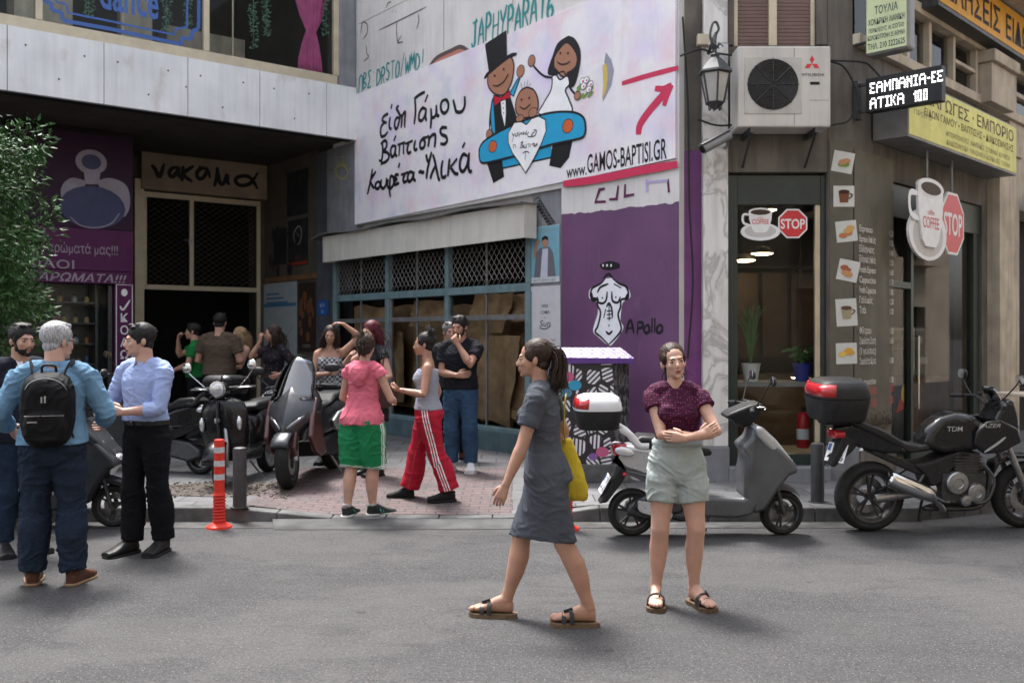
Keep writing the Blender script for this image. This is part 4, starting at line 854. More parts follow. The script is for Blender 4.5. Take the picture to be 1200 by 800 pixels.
def cup(mb, c, s, y, ms, steam=False):    # flat printed coffee cup on a saucer
    X = lambda pts: [(c[0] + a * s, c[1] + b * s) for a, b in pts]
    L = mb.lay
    mb.mi = ms[0]; mb.lay += .001; mb.add([(c[0] + 1.0 * s * math.cos(2 * PI * i / 28), y - mb.lay, c[1] - .5 * s + .45 * s * math.sin(2 * PI * i / 28)) for i in range(28)], [tuple(range(28))])
    mb.mi = ms[1]; mb.lay += .0005; mb.add([(c[0] + .8 * s * math.cos(2 * PI * i / 28), y - mb.lay, c[1] - .47 * s + .33 * s * math.sin(2 * PI * i / 28)) for i in range(28)], [tuple(range(28))])
    mb.mi = ms[0]; mb.stroke(X([(-.5, .35), (-.85, .35), (-.85, -.05), (-.45, -.2)]), .12 * s, y)
    mb.lay += .001; mb.flat(X([(-.6, .5), (.6, .5), (.56, .1), (.4, -.4), (.25, -.55), (-.25, -.55), (-.4, -.4), (-.56, .1)]), y - mb.lay)
    mb.lay += .0005; mb.oval((c[0], c[1] + .5 * s), .6 * s, .2 * s, y); mb.mi = ms[2]; mb.lay += .0005; mb.oval((c[0], c[1] + .48 * s), .5 * s, .14 * s, y)
    mb.mi = ms[3]; mb.text('COFFEE', c[0], c[1] - .12 * s, .26 * s, y - .001, s * .85, .01, al='C'); mb.text('coffee', c[0], c[1] + .16 * s, .1 * s, y - .001, s * .3, al='C')
cw, cgr, cbr = flat('print_white', (.72, .72, .72)), flat('print_shadow', (.50, .48, .47)), flat('print_coffee', (.06, .035, .025))
CS = [cw, cgr, cbr, MT['red']]
mb = MB(); y = .104; c = PK.hit(891, 262, y); cup(mb, (c[0], c[1] + .02), .22, y, (0, 1, 2, 3)); single('cup_decal', 'white coffee cup sticker on the tall cafe window glass', 'sticker', mb, CS, PK.loc(0), 0)
mb = MB(); c = PK.hit(929, 262, y); o1, o2 = octsign(mb, c, .175, y, 0, 0); mb.flat(o1, y); mb.mi = 1; mb.flat(o2, y - .002); mb.mi = 0; mb.lay = .003; mb.text('STOP', c[0], c[1] - .055, .11, y, .27, .02, al='C'); single('stop_decal', 'red octagonal stop sticker on the tall cafe window glass', 'sticker', mb, [cw, MT['red']], PK.loc(0), 0)
# fire extinguisher under the ledge
p = at(941, 546, 11.1); p.z = .42; t = thing('fire_extinguisher', 'red fire extinguisher standing behind the cafe window glass', 'fire extinguisher', p, 0)
mb = MB(); mb.lathe([(.06, 0), (.07, .02), (.07, .32), (.055, .38), (.025, .41)], 18); part('cylinder', mb, MT['red'], t, smooth=40)
mb = MB(); mb.lathe([(.02, .41), (.02, .46)], 10); mb.box(-.06, .04, -.012, .012, .46, .475); mb.box(-.07, .02, -.01, .01, .49, .5); mb.tube(cr([(.02, 0, .45), (.09, 0, .42), (.085, 0, .25)], 4), .009, 6); part('valve', mb, MT['black'], t)
mb = MB(); mb.lathe([(.0712, .1), (.0712, .22)], 18); part('paper_label', mb, MT['white'], t, smooth=40)
t = thing('wall_shelf', 'warm wooden wall shelves with cups and bottles deep inside the cafe side window', 'shelf', PQ.loc(aQ(1110, 2.2), 2.2, .14), PQ.rz)
mb = MB(); mb.box(-1.6, 2.6, .35, .4, 0, 3.2)
for k in range(4): mb.box(-1.55, 2.5, .05, .348, 1.0 + k * .5, 1.03 + k * .5)
part('shelf', mb, pm('shelf_wood', (.24, .13, .06), .55, var=.3), t)
mb = MB(); random.seed(31)
for k in range(4):
    x = -1.5
    while x < 2.4: w_ = random.uniform(.03, .06); mb.mi = random.randrange(3); mb.lathe([(w_, 0), (w_, random.uniform(.08, .2)), (w_ * .4, .24), (w_ * .4, .3)] if mb.mi else [(w_ * .7, 0), (w_, .1), (w_ * .9, .1)], 10, (x, .2, 1.032 + k * .5)); x += random.uniform(.12, .3)
part('crockery', mb, [MT['white'], flat('bottle_green', (.04, .1, .04), .2), flat('bottle_brown', (.2, .08, .03), .2)], t, smooth=40).__setitem__('kind', 'stuff')

# cafe side window and door
SW = thing('cafe_side_window', 'dark framed cafe entrance and window on the side street behind the motorcycle', 'window', PQ.loc(0), PQ.rz)
qd = aQ(1074); mb = MB(); y0, y1 = .05, .14
mb.box(q1, q1 + .06, y0, y1, .12, zq); mb.box(q2 - .22, q2, y0, y1, .12, zq); mb.box(qd - .04, qd + .04, y0, y1, .12, zq); mb.box(q1, q2, y0 - .01, y1, zq - .38, zq + .018); mb.box(q1 + .06, qd - .04, y0, y1, 2.28, 2.36); mb.box(qd + .04, q2 - .22, y0, y1, .12, .5)
part('frame', mb, MT['green_frame'], SW, bevel=.005)
mb = MB(); mb.quad(q1 + .06, qd - .04, .14, zq - .38, .1); mb.quad(qd + .04, q2 - .22, .5, zq - .38, .1); part('pane', mb, MT['glass'], SW)
mb = MB(); mb.tube([(qd + .12, .02, .8), (qd + .12, .02, 1.7)], .012, 6); mb.tube([(qd + .12, .02, 1.7), (qd + .12, .06, 1.7)], .01, 6); mb.tube([(qd + .12, .02, .8), (qd + .12, .06, .8)], .01, 6); part('handle', mb, MT['chrome'], SW)
p = PQ.loc(aQ(1060, .5), .5, .14); t = thing('drinks_fridge', 'dark drinks fridge with a yellow and red emblem inside the cafe door', 'fridge', p, PQ.rz)
mb = MB(); mb.box(-.32, .32, 0, .5, 0, 1.38); part('cabinet', mb, MT['dark_steel'], t, bevel=.02); mb = MB(); mb.quad(-.3, .3, .55, 1.05, -.003); mb.mi = 1; mb.lay = .002; mb.flat([(-.3, .55), (.1, .62), (.25, .85), (.05, 1.0), (-.1, .8)], -.006); mb.mi = 2; mb.oval((0, .8), .13, .13, -.008); part('emblem', mb, [flat('fr_navy', (.02, .025, .06)), flat('fr_red', (.42, .03, .02)), flat('fr_yellow', (.65, .42, .03))], t)
p = PQ.loc(aQ(1085, .8), .8, .14); t = thing('coffee_machine', 'pale steel machine on a counter inside the cafe side window', 'machine', p, PQ.rz)
mb = MB(); mb.box(-.3, .9, 0, .6, 0, .95); part('counter', mb, MT['wood'], t, bevel=.01); mb = MB(); mb.box(-.22, .2, .08, .5, .952, 1.7); part('body', mb, MT['steel'], t, bevel=.05, seg=3); mb = MB(); mb.oval((0, 1.5), .06, .06, .075); mb.box(-.1, .1, .02, .079, 1.15, 1.25); part('panel', mb, MT['white'], t)
for px, py, dd in ((1128, 355, 1.8), (1110, 395, 2.5)):
    p = PQ.loc(aQ(px, dd), dd, PQ.hit(px, py, dd)[1]); t = thing('cafe_lamp', ('upper' if py < 380 else 'lower') + ' small glowing lamp seen through the cafe side window', 'lamp', p, 0, 'lamps inside the cafe')
    mb = MB(); mb.lathe([(.02, .1), (.07, .08), (.11, .0)], 14); part('lamp_shade', mb, MT['dark_steel'], t, smooth=40); mb = MB(); mb.ell((0, 0, .01), (.05, .05, .04), 10, 6); part('bulb', mb, MT['lamp'], t, smooth=True); mb = MB(); mb.tube([(0, 0, .1), (0, 0, .8)], .006, 5); part('cord', mb, MT['rope'], t)
# hanging cup and stop boards in front of the side face
t = thing('cup_sign', 'hanging cut out board of a white coffee cup on its saucer above the cafe entrance', 'sign', PQ.loc(0), PQ.rz)
dS = -.25; c = PQ.hit(1088, 262, dS); mb = MB()
E8 = [(c[0] + .58 * math.cos(2 * PI * i / 30), c[1] - .12 + .32 * math.sin(2 * PI * i / 30)) for i in range(30)]
mb.prism(E8, dS, dS + .03); mb.mi = 1; mb.flat([(c[0] + (a - c[0]) * .8, c[1] - .14 + (b - c[1] + .12) * .8) for a, b in E8], dS - .002)
mb.mi = 0; mb.lay = .003; k = 1.0; B = [(-.26, .42), (.26, .42), (.25, .15), (.17, -.2), (.1, -.28), (-.1, -.28), (-.17, -.2), (-.25, .15)]
mb.prism([(c[0] + a * 1.5, c[1] + b) for a, b in B], dS - .03, dS - .003); mb.stroke([(c[0] - .36, c[1] + .32), (c[0] - .6, c[1] + .3), (c[0] - .58, c[1] + .08), (c[0] - .3, c[1] + .02)], .07, dS - .02)
mb.prism([(c[0] + .4 * math.cos(2 * PI * i / 24), c[1] + .42 + .11 * math.sin(2 * PI * i / 24)) for i in range(24)], dS - .033, dS - .004); mb.mi = 2; mb.lay = 0; mb.oval((c[0], c[1] + .41), .31, .075, dS - .034)
mb.mi = 3; mb.text('COFFEE', c[0], c[1] - .06, .14, dS - .032, .5, .01, al='C'); mb.text('coffee', c[0], c[1] + .1, .07, dS - .032, .2, al='C')
part('board', mb, CS, t); mb = MB(); mb.tube([(c[0], dS + .02, c[1] + .5), (c[0], dS + .02, 4.15)], .016, 6); part('bracket', mb, MT['grey_metal'], t)
t = thing('stop_sign', 'hanging red octagonal stop board beside the coffee cup board', 'sign', PQ.loc(0), PQ.rz)
c = PQ.hit(1120, 262, dS); mb = MB(); rr = .42; o = lambda r: [(c[0] + r * 1.0 * math.cos(PI / 8 + i * PI / 4), c[1] + r * math.sin(PI / 8 + i * PI / 4)) for i in range(8)]
mb.prism(o(rr), dS + .035, dS + .065); mb.mi = 1; mb.flat(o(rr * .92), dS + .033); mb.mi = 0; mb.text('STOP', c[0], c[1] - .14, .28, dS + .031, .62, .02, al='C'); part('board', mb, [cw, MT['red']], t)
mb = MB(); mb.tube([(c[0], dS + .05, c[1] + .4), (c[0], dS + .05, 4.1)], .016, 6); part('bracket', mb, MT['grey_metal'], t)
# menu banner round the corner
t = thing('menu_banner', 'long olive cafe menu banner wrapped round the stone corner with food pictures and Greek prices', 'banner', PQ.loc(0), PQ.rz)
QI = M.Rotation(-PQ.rz, 4, 'Z')
xk0 = kX(972) - xc; zt_, zb_ = PK.hit(985, 165)[1], .68; qe = aQ(1044)
mb = MB(); mb.tf = QI; mb.box(xk0, -.004, -.012, -.003, zb_, zt_); mb.tf = None
n = 24; vs = []
for j in range(25):
    z = zb_ - .02 + (zt_ - zb_) * j / 24 * .98
    for i in range(n + 1): a = .004 + (qe - .01) * i / n; vs.append((a, -.012 - .012 * (math.sin(i * .7 + j * .2) + 1) * (.3 + .7 * j / 24) * (i / n), z))
mb.add(vs, [(j * (n + 1) + i, j * (n + 1) + i + 1, (j + 1) * (n + 1) + i + 1, (j + 1) * (n + 1) + i) for j in range(24) for i in range(n)])
BN = part('cloth', mb, MT['khaki'], t, smooth=40)
FOOD = [((.42, .2, .1), (.15, .22, .05)), ((.16, .06, .03), (.05, .02, .015)), ((.5, .3, .1), (.4, .15, .06)), ((.45, .24, .1), (.3, .1, .05)), ((.30, .26, .16), (.10, .06, .03)), ((.55, .3, .05), (.6, .42, .08))]
for i, (px, py) in enumerate(((988, 190), (989, 230), (992, 271), (994, 317), (992, 366), (992, 414))):
    c = PK.hit(px, py, -.016); c = (c[0] - xc, c[1]); w = .115; hh = .115 if i != 4 else .15; mb = MB(); mb.tf = QI; r = (-.18, 0, .1, -.2, .06, .03)[i]
    ro = lambda a, b: (c[0] + a * math.cos(r) - b * math.sin(r), c[1] + a * math.sin(r) + b * math.cos(r))
    mb.flat([ro(-w, -hh), ro(w, -hh), ro(w, hh), ro(-w, hh)], -.015); mb.mi = 1; mb.lay = .002
    if i in (1, 4): mb.flat([ro(-.06, .05), ro(.06, .05), ro(.045, -.07), ro(-.045, -.07)], -.018); mb.mi = 2; mb.lay = .004; mb.oval(ro(0, .05), .06, .022, -.018); mb.stroke([ro(.06, .03), ro(.09, .01), ro(.05, -.03)], .014, -.018)
    else:
        random.seed(i)
        for k in range(5): mb.mi = 1 + k % 2; mb.oval(ro(random.uniform(-.05, .05), random.uniform(-.05, .04)), .045, .028, -.018)
    part('food_picture', mb, [flat('photo_card', (.50, .50, .47)), flat(f'food_a{i}', FOOD[i][0]), flat(f'food_b{i}', FOOD[i][1])], t)
mb = MB(); yy = -.045; ROWS = ['Espresso', 'Espresso διπλός', 'Ελληνικός', 'Ελληνικός διπλός', 'Freddo Espresso', 'Cappuccino', 'Freddo Cappuccino', 'Γαλλικός', 'Τσάι', '', 'Φίλτρου', 'Σοκολάτα Ζεστή', '(3 γεύσεις)', 'Σοκολάτα Κρύα', '', 'Frappuccino']
z = 2.86
for i, r in enumerate(ROWS):
    if r: mb.text(r, .06, z, .075, yy, min(.42, .042 * len(r)), .004); 
    if r and r[0] != '(': mb.text('1.%02d' % (20 + 10 * (i % 7)), qe - .14, z, .07, yy, .1)
    z -= .113
part('menu_text', mb, flat('menu_white', (.6, .58, .54)), t)
mb = MB()
for i, (r, p_) in enumerate((('Φυσικός Χυμός', '2.50'), ('Ανάμεικτος Χυμός', '2.80'))): mb.text(r, .05, 1.06 - .14 * i, .09, yy, .46, .012); mb.text(p_, qe - .16, 1.06 - .14 * i, .09, yy, .12, .01)
part('red_menu_text', mb, flat('menu_red', (.45, .06, .06)), t)
mb = MB(); random.seed(9)
for i in range(220): a, z = random.uniform(.05, qe - .05), random.uniform(.69, .9); z = .69 + (z - .69) * random.random(); mb.oval((a, z), .012, .016, yy, 6)
part('coffee_bean_print', mb, flat('bean_print', (.05, .03, .02)), t)
# air conditioner
x0, x1 = kX(864, -.4), kX(973, -.4); z0, z1 = PK.hit(900, 149, -.42)[1], PK.hit(900, 54, -.42)[1]
t = thing('air_conditioner', 'aged white air conditioner outdoor unit on brackets above the cafe window', 'air conditioner', PK.loc(0), 0)
mb = MB(); mb.box(x0, x1, -.42, -.05, z0, z1); part('housing', mb, MT['ac'], t, bevel=.02, seg=3)
fx, fz = x0 + .37, (z0 + z1) / 2 + .02
mb = MB(); mb.box(fx - .3, fx + .3, -.428, -.42, fz - .31, fz + .29); part('fan_panel', mb, pm('ac_panel', (.42, .40, .37), .5, streak=.3), t, bevel=.006)
mb = MB(); mb.lathe([(.27, -.43), (.27, -.426)], 32, (fx, 0, fz), 'Y'); part('fan_opening', mb, pm('fan_dark', (.035, .033, .03), .7), t)
mb = MB()
for i in range(13): r = .03 + i * .0195; pts = [(fx + r * math.cos(2 * PI * k / 32), -.436, fz + r * math.sin(2 * PI * k / 32)) for k in range(33)]; mb.tube(pts, .0035, 4, cap=False)
for k in range(8): a = k * PI / 4; mb.tube([(fx + .03 * math.cos(a), -.44, fz + .03 * math.sin(a)), (fx + .275 * math.cos(a), -.44, fz + .275 * math.sin(a))], .004, 4)
part('fan_guard', mb, MT['dark_steel'], t)
mb = MB(); lx, lz = x1 - .2, z1 - .19
for k in range(3):
    a = PI / 2 + k * 2 * PI / 3; d1, d2 = V((math.cos(a - .52), 0, math.sin(a - .52))), V((math.cos(a + .52), 0, math.sin(a + .52))); s = .052; o = V((lx, -.423, lz)); mb.flat([(o.x, o.z), (o.x + d1.x * s, o.z + d1.z * s), (o.x + (d1.x + d2.x) * s, o.z + (d1.z + d2.z) * s), (o.x + d2.x * s, o.z + d2.z * s)], -.423)
part('emblem', mb, MT['red'], t)
mb = MB(); mb.text('MITSUBISHI', lx, lz - .13, .032, -.423, .25, .001, al='C'); mb.box(lx - .05 + .03, lx + .08, -.424, -.4201, lz - .22, lz - .19); part('lettering', mb, MT['ink'], t)
mb = MB(); mb.box(x1 - .39, x1 - .385, -.4215, -.4201, z0 + .02, z1 - .02); mb.box(x1 - .22, x1 - .03, -.4215, -.4201, z0 + .28, z0 + .284); part('seam', mb, MT['dark_steel'], t)
for x in (x0 + .15, x1 - .15): mb = MB(); mb.box(x - .02, x + .02, -.44, .0, z0 - .06, z0 - .004); mb.tube([(x, -.4, z0 - .05), (x, -.01, z0 - .35)], .014, 6); part('bracket', mb, MT['dark_steel'], t)
# lantern
p = at(838, 100, 10.15); zT, zB = p.z + .62, p.z - .3; t = thing('street_lantern', 'old black four sided street lantern on a curled wall bracket left of the air conditioner', 'lantern', (p.x, p.y, p.z), 0)
hx = lambda r, z: [V((r * math.cos(PI / 6 + k * PI / 3), r * math.sin(PI / 6 + k * PI / 3), z)) for k in range(6)]
mb = MB(); a, b = hx(.185, .14), hx(.11, -.22)
for k in range(6): mb.tube([a[k], b[k]], .012, 4)
mb.tube(a + [a[0]], .016, 4); mb.tube(b + [b[0]], .014, 4); mb.rings([hx(.22, .145), hx(.21, .17), hx(.1, .3), hx(.05, .34), hx(.06, .37), hx(.02, .4)]); mb.rings([hx(.11, -.225), hx(.06, -.27), hx(.02, -.3)])
for k in range(6): q = hx(.08, -.25)[k]; mb.tube(cr([q, q * .9 + V((0, 0, -.08)), q * .4 + V((0, 0, -.12))], 3), .007, 4)
part('lantern_frame', mb, MT['post_metal'], t)
mb = MB(); mb.rings([hx(.178, .135), hx(.104, -.215)], False); part('lantern_glass', mb, pm('milky_glass', (.36, .35, .33), .3, var=.15), t)
mb = MB(); mb.tube(cr([(0, 0, .4), (0, .02, .55), (.03, .1, .66), (.02, .25, .6), (0, .4, .5)], 5), .022, 7); mb.tube(cr([(0, .05, .45), (.0, .12, .52), (.02, .2, .45), (.0, .15, .38), (0, .1, .42)], 4), .013, 6); mb.tube(cr([(-.02, 0, .5), (-.06, 0, .6), (-.03, .02, .75), (.02, .03, .78), (.05, .03, .7), (.02, .02, .64)], 4), .016, 6)
for k in range(7): a = k * .9; mb.tube(cr([(0, 0, .42), (.06 * math.cos(a), .06 * math.sin(a), .5), (.1 * math.cos(a), .1 * math.sin(a), .47)], 3), .008, 5)
part('bracket', mb, MT['post_metal'], t)
t.scale = (.86, .86, .86)
# cctv camera
p = at(842, 166, 10.2); t = thing('security_camera', 'grey bullet security camera on the marble pilaster under the lantern', 'camera', p, 0)
mb = MB(); d = V((-.8, -.25, -.45)).normalized(); mb.tube([V((.13, .05, .08)) - d * 0, V((.13, .05, .08)) + d * .36], .05, 12); part('body', mb, MT['grey_metal'], t, smooth=40)
mb = MB(); e = V((.13, .05, .08)) + d * .365; mb.tube([e, e + d * .01], .04, 12); part('lens', mb, MT['gloss_black'], t)
mb = MB(); u = V((0, 0, .062)); mb.tube([V((.15, .06, .09)) + u, V((.13, .05, .08)) + d * .4 + u], .055, 10, .15); mb.tube([(.1, .04, .06), (.14, .2, .0), (.14, .36, .0)], .018, 6); part('hood', mb, MT['grey_metal'], t)
# yellow long sign
t = thing('shop_sign', 'long yellow sign box with dark Greek capitals on the side street wall', 'sign', PQ.loc(0), PQ.rz)
dY = -.42; a0, a1 = aQ(1064, dY), aQ(1191, dY); z0, z1 = (PQ.hit(1064, 163, dY)[1] + PQ.hit(1190, 203, dY)[1]) / 2, (PQ.hit(1107, 106, dY)[1] + PQ.hit(1188, 150, dY)[1]) / 2
mb = MB(); mb.box(a0, a1, dY, -.02, z0, z1); part('box', mb, MT['grey_metal'], t, bevel=.008); mb = MB(); mb.box(a0 + .02, a1 - .02, dY - .006, dY - .0005, z0 + .03, z1 - .02); part('face', mb, MT['yellow_sign'], t)
mb = MB(); d = dY - .008; L = a1 - a0; Hh = z1 - z0
mb.text('ΕΙΣΑΓΩΓΕΣ · ΕΜΠΟΡΙΟ', a0 + L * .06, z0 + Hh * .66, Hh * .22, d, L * .9, .012); mb.text('ΕΙΔΩΝ ΓΑΜΟΥ • ΒΑΠΤΙΣΗΣ • ΔΙΑΚΟΣΜΗΣΗΣ', a0 + L * .12, z0 + Hh * .45, Hh * .13, d, L * .84, .008)
part('lettering', mb, flat('sign_brown', (.12, .085, .04)), t)
mb = MB(); mb.text('ΠΡΩΤΟ', a0 + L * .04, z0 + Hh * .4, Hh * .09, d, L * .14)
for i, s_ in enumerate(('ΜΠΟΜΠΟΝΙΕΡΕΣ  ΛΑΜΠΑΔΕΣ  ΣΤΕΦΑΝΑ  ΚΟΥΦΕΤΑ', 'ΔΙΑΚΟΣΜΗΤΙΚΑ  ΥΦΑΣΜΑΤΑ  ΚΟΡΔΕΛΕΣ  ΤΟΥΛΙΑ')): mb.text(s_, a0 + L * .3, z0 + Hh * (.25 - .15 * i), Hh * .09, d, L * .62, .005)
part('small_lettering', mb, flat('sign_olive', (.26, .23, .09)), t)
# projecting signs
PP_ = Plane((3.72 + .10 * .697, 10.58), (.717, -.697))
t = thing('led_sign', 'black projecting LED sign with white dotted letters on the corner', 'sign', PP_.loc(0), PP_.rz)
zL0, zL1 = 4.12, 4.49
mb = MB(); mb.box(.12, .92, -.06, .06, zL0, zL1); part('case', mb, MT['black'], t, bevel=.01)
mb = MB(); random.seed(21); GLY = {'Α': ('01110', '10001', '11111', '10001', '10001'), 'Τ': ('11111', '00100', '00100', '00100', '00100'), 'Ι': ('111', '010', '010', '010', '111'), 'Κ': ('1001', '1010', '1100', '1010', '1001'), 'Σ': ('1111', '1000', '0110', '1000', '1111'), 'Ο': ('0110', '1001', '1001', '1001', '0110'), 'Μ': ('10001', '11011', '10101', '10001', '10001'), 'Π': ('1111', '1001', '1001', '1001', '1001'), 'Ν': ('1001', '1101', '1011', '1001', '1001'), 'Ε': ('111', '100', '110', '100', '111'), '1': ('01', '11', '01', '01', '01'), '0': ('111', '101', '101', '101', '111'), '8': ('111', '101', '111', '101', '111'), '-': ('00', '00', '11', '00', '00'), ' ': ('00',) * 5}
for row, s_ in enumerate(('ΣΑΜΠΑΝΙΑ-ΕΣ', 'ΑΤΙΚΑ  100')):
    x = .17; zz = zL1 - .06 - row * .165; w = .0142
    for ch in s_:
        g = GLY[ch]
        for r in range(5):
            for c_ in range(len(g[0])):
                if g[r][c_] == '1': mb.quad(x + c_ * w, x + c_ * w + w * .68, zz - r * .024 - .015, zz - r * .024, -.063)
        x += (len(g[0]) + 1) * w
part('lettering', mb, MT['led'], t)
mb = MB(); mb.box(.0, .12, -.02, .02, zL0 + .02, zL0 + .05); mb.box(.0, .12, -.02, .02, zL1 - .06, zL1 - .03); mb.box(-.02, .03, -.05, .05, zL0 - .05, zL1); part('bracket', mb, MT['dark_steel'], t)
t = thing('projecting_sign', 'pale green vertical projecting sign with dark Greek lines above the LED sign', 'sign', PP_.loc(0), PP_.rz)
zG0 = 4.72; mb = MB(); mb.box(.12, .60, -.09, .09, zG0, 5.75); part('case', mb, MT['grey_metal'], t, bevel=.04, seg=4)
mb = MB(); mb.box(.145, .575, -.096, -.0905, zG0 + .03, 5.72); part('face', mb, MT['green_white_sign'], t)
mb = MB(); d = -.098; xm_ = .36
for s_, z, hh, w in (('ΚΟΥΦΕΤΑ', 5.42, .1, .36), ('Χριστουγεννιάτικα', 5.32, .05, .34), ('ΤΟΥΛΙΑ', 5.15, .085, .25), ('ΧΟΝΔΡΙΚΗ ΛΙΑΝΙΚΗ', 5.04, .065, .39), ('ΠΕΡΙΚΛΕΟΥΣ 18, ΙΣΟΓΕΙΟ', 4.96, .045, .38), ('ΚΩΛΟΚΟΤΡΩΝΗ 25 ΑΘΗΝΑ', 4.88, .05, .4), ('ΤΗΛ. 210 3222625', 4.78, .065, .4)): mb.text(s_, xm_, z, hh, d, w, .008, al='C')
part('lettering', mb, flat('sign_blue_black', (.02, .03, .05)), t)
mb = MB(); mb.tube([(-.02, 0, 4.9), (.13, 0, 4.9)], .02, 6); mb.tube([(-.02, 0, 5.5), (.13, 0, 5.5)], .02, 6); part('bracket', mb, MT['dark_steel'], t)
t = thing('shop_sign', 'orange sign with black Greek capitals under the balcony at the top right', 'sign', PQ.loc(0), PQ.rz)
dO = -.30; mb = MB(); mb.box(1.66, 12, dO, -.01, 5.68, 6.3); part('case', mb, MT['dark_steel'], t); mb = MB(); mb.box(1.70, 11.96, dO - .008, dO - .0005, 5.73, 6.27); part('face', mb, MT['orange_sign'], t)
mb = MB(); a1 = aQ(1171, dO); mb.text('ΠΩΛΗΣΕΙΣ', a1, 5.82, .33, dO - .012, 2.35, .015, al='R'); mb.text('ΕΙΔΩΝ ΓΑΜΟΥ', aQ(1178, dO), 5.82, .33, dO - .012, 3.2, .015); part('lettering', mb, MT['ink'], t)
mb = MB(); mb.box(q4 + .1, q4 + 1.0, -.55, -.3, 3.5, 3.85); single('hanging_box', 'small black box sign hanging below the yellow sign at the side pilaster', 'sign', mb, MT['black'], PQ.loc(0), PQ.rz, bevel=.015)
# cables
for i, (pts, lb) in enumerate((([(797, 66), (806, 62), (822, 58), (836, 62), (866, 66)], 'black cable from the mural wall to the lantern bracket'), ([(800, 20), (806, 120), (808, 240), (812, 330), (806, 420)], 'long black cable running down the purple corner'), ([(973, 72), (990, 80), (1004, 110), (996, 140), (974, 147)], 'looped cable right of the air conditioner'),
        ([(973, 71), (1010, 73), (1022, 80), (1036, 96)], 'cable from the air conditioner to the LED sign'), ([(818, 140), (840, 147), (866, 146)], 'cable under the air conditioner'))):
    mb = MB(); mb.tube(cr([at(x, y, 10.45 if i != 1 else 10.55) for x, y in pts], 6), .011, 6); single('cable', lb, 'cable', mb, MT['rope'])
mb = MB(); p = at(824, 48, 10.5); mb.box(p.x - .07, p.x + .07, p.y - .06, p.y + .03, p.z - .06, p.z + .06); single('junction_box', 'small cream junction box on the marble pilaster above the lantern', 'junction box', mb, MT['alu'], bevel=.008)
# utility cabinet with painted pattern
def cabpat():
    t = NT('cabinet_pattern'); sc = t.co((1, .3, .8)); vo = t.n('TexVoronoi', Vector=sc, Scale=6.8, feature='DISTANCE_TO_EDGE', Randomness=.6); v2 = t.n('TexVoronoi', Vector=sc, Scale=6.8, Randomness=.6)
    sp = t.n('SeparateColor'); t.t.links.new(v2.outputs['Color'], sp.inputs[0]); xyz = t.n('SeparateXYZ'); t.t.links.new(t.co(), xyz.inputs[0])
    an = t.math('MULTIPLY', sp.outputs[0], 6.28); s_ = t.math('ADD', t.math('MULTIPLY', xyz.outputs[0], t.math('COSINE', an)), t.math('MULTIPLY', xyz.outputs[2], t.math('SINE', an)))
    st = t.math('GREATER_THAN', t.math('SINE', t.math('MULTIPLY', s_, 150.0)), -.1); inn = t.math('MULTIPLY', t.math('GREATER_THAN', vo.outputs['Distance'], .085), t.math('LESS_THAN', v2.outputs['Distance'], .60))
    c = t.mix(inn, (.012, .01, .014), t.mix(st, (.03, .022, .05), (.62, .62, .64))); c = t.mix(t.math('LESS_THAN', v2.outputs['Distance'], .0), c, c)
    return t.out(Base_Color=c, Roughness=.5)
p = gp(700, 556, .13); CX0, CX1 = at(657, 500, 10.45).x, at(718, 500, 10.45).x; CY = 10.35; zc1 = CH - (424 - HZ) / F * CY
t = thing('utility_cabinet', 'street utility cabinet painted with black and white ovals under a purple lid', 'cabinet', ((CX0 + CX1) / 2, CY, .13), 0)
hw = (CX1 - CX0) / 2; H = zc1 - .13
mb = MB(); mb.box(-hw, hw + .18, 0, .5, .0, .2); part('plinth', mb, MT['kerb'], t, bevel=.01)
mb = MB(); mb.box(-hw + .01, hw, .012, .42, .2, H - .02); 
mb.add([(hw + .001, .012, .2), (hw + .2, .3, .2), (hw + .2, .3, H - .02), (hw + .001, .012, H - .02), (hw + .001, .42, .2), (hw + .001, .42, H - .02)], [(0, 1, 2, 3), (1, 4, 5, 2), (3, 2, 5)])
mb.m[-3:] = [1, 1, 1]
t2 = NT('cabinet_scribble'); f = t2.ramp(t2.noise(26, 3, (1, 1, .5)), [(.5, 0.0), (.54, 1.0)]); sm_ = t2.out(Base_Color=t2.mix(f, (.012, .012, .014), (.13, .13, .14)), Roughness=.6)
part('body', mb, [cabpat(), sm_], t)
mb = MB(); zt0 = H - .019; mb.add([(-hw - .02, -.02, zt0), (hw + .22, -.01, zt0), (hw + .27, .46, zt0), (-hw - .05, .46, zt0), (-hw - .02, -.02, zt0 + .07), (hw + .22, -.01, zt0 + .06), (hw + .12, .40, zt0 + .17), (-hw - .02, .40, zt0 + .17)], [(0, 3, 2, 1), (4, 5, 6, 7), (0, 1, 5, 4), (1, 2, 6, 5), (2, 3, 7, 6), (3, 0, 4, 7)])
mb.m[-5] = 1
t3 = NT('lid_stripes'); sp = t3.n('TexChecker', Vector=t3.co((1, 1, 1), (0, 0, .3)), Scale=26.0, Color1=(.60, .58, .66), Color2=(.16, .09, .32)); 
part('lid', mb, [pm('lid_purple', (.10, .045, .20), .5), t3.out(Base_Color=sp.outputs[0], Roughness=.5)], t, bevel=.006)
mb = MB(); mb.lay = 0
for i, (x, z, r) in enumerate(((-hw + .07, H - .16, .07), (-hw + .15, H - .25, .07), (-hw + .06, H - .33, .06), (hw - .12, .33, .07), (hw - .22, .28, .05))): mb.mi = (0, 1, 2, 0, 3)[i]; mb.oval((x, z), r, r * .8, .011)
part('mural_blobs', mb, [flat('blob_pink', (.45, .10, .2)), flat('blob_blue', (.04, .28, .45)), flat('blob_teal', (.08, .2, .3)), flat('blob_violet', (.2, .1, .3))], t)
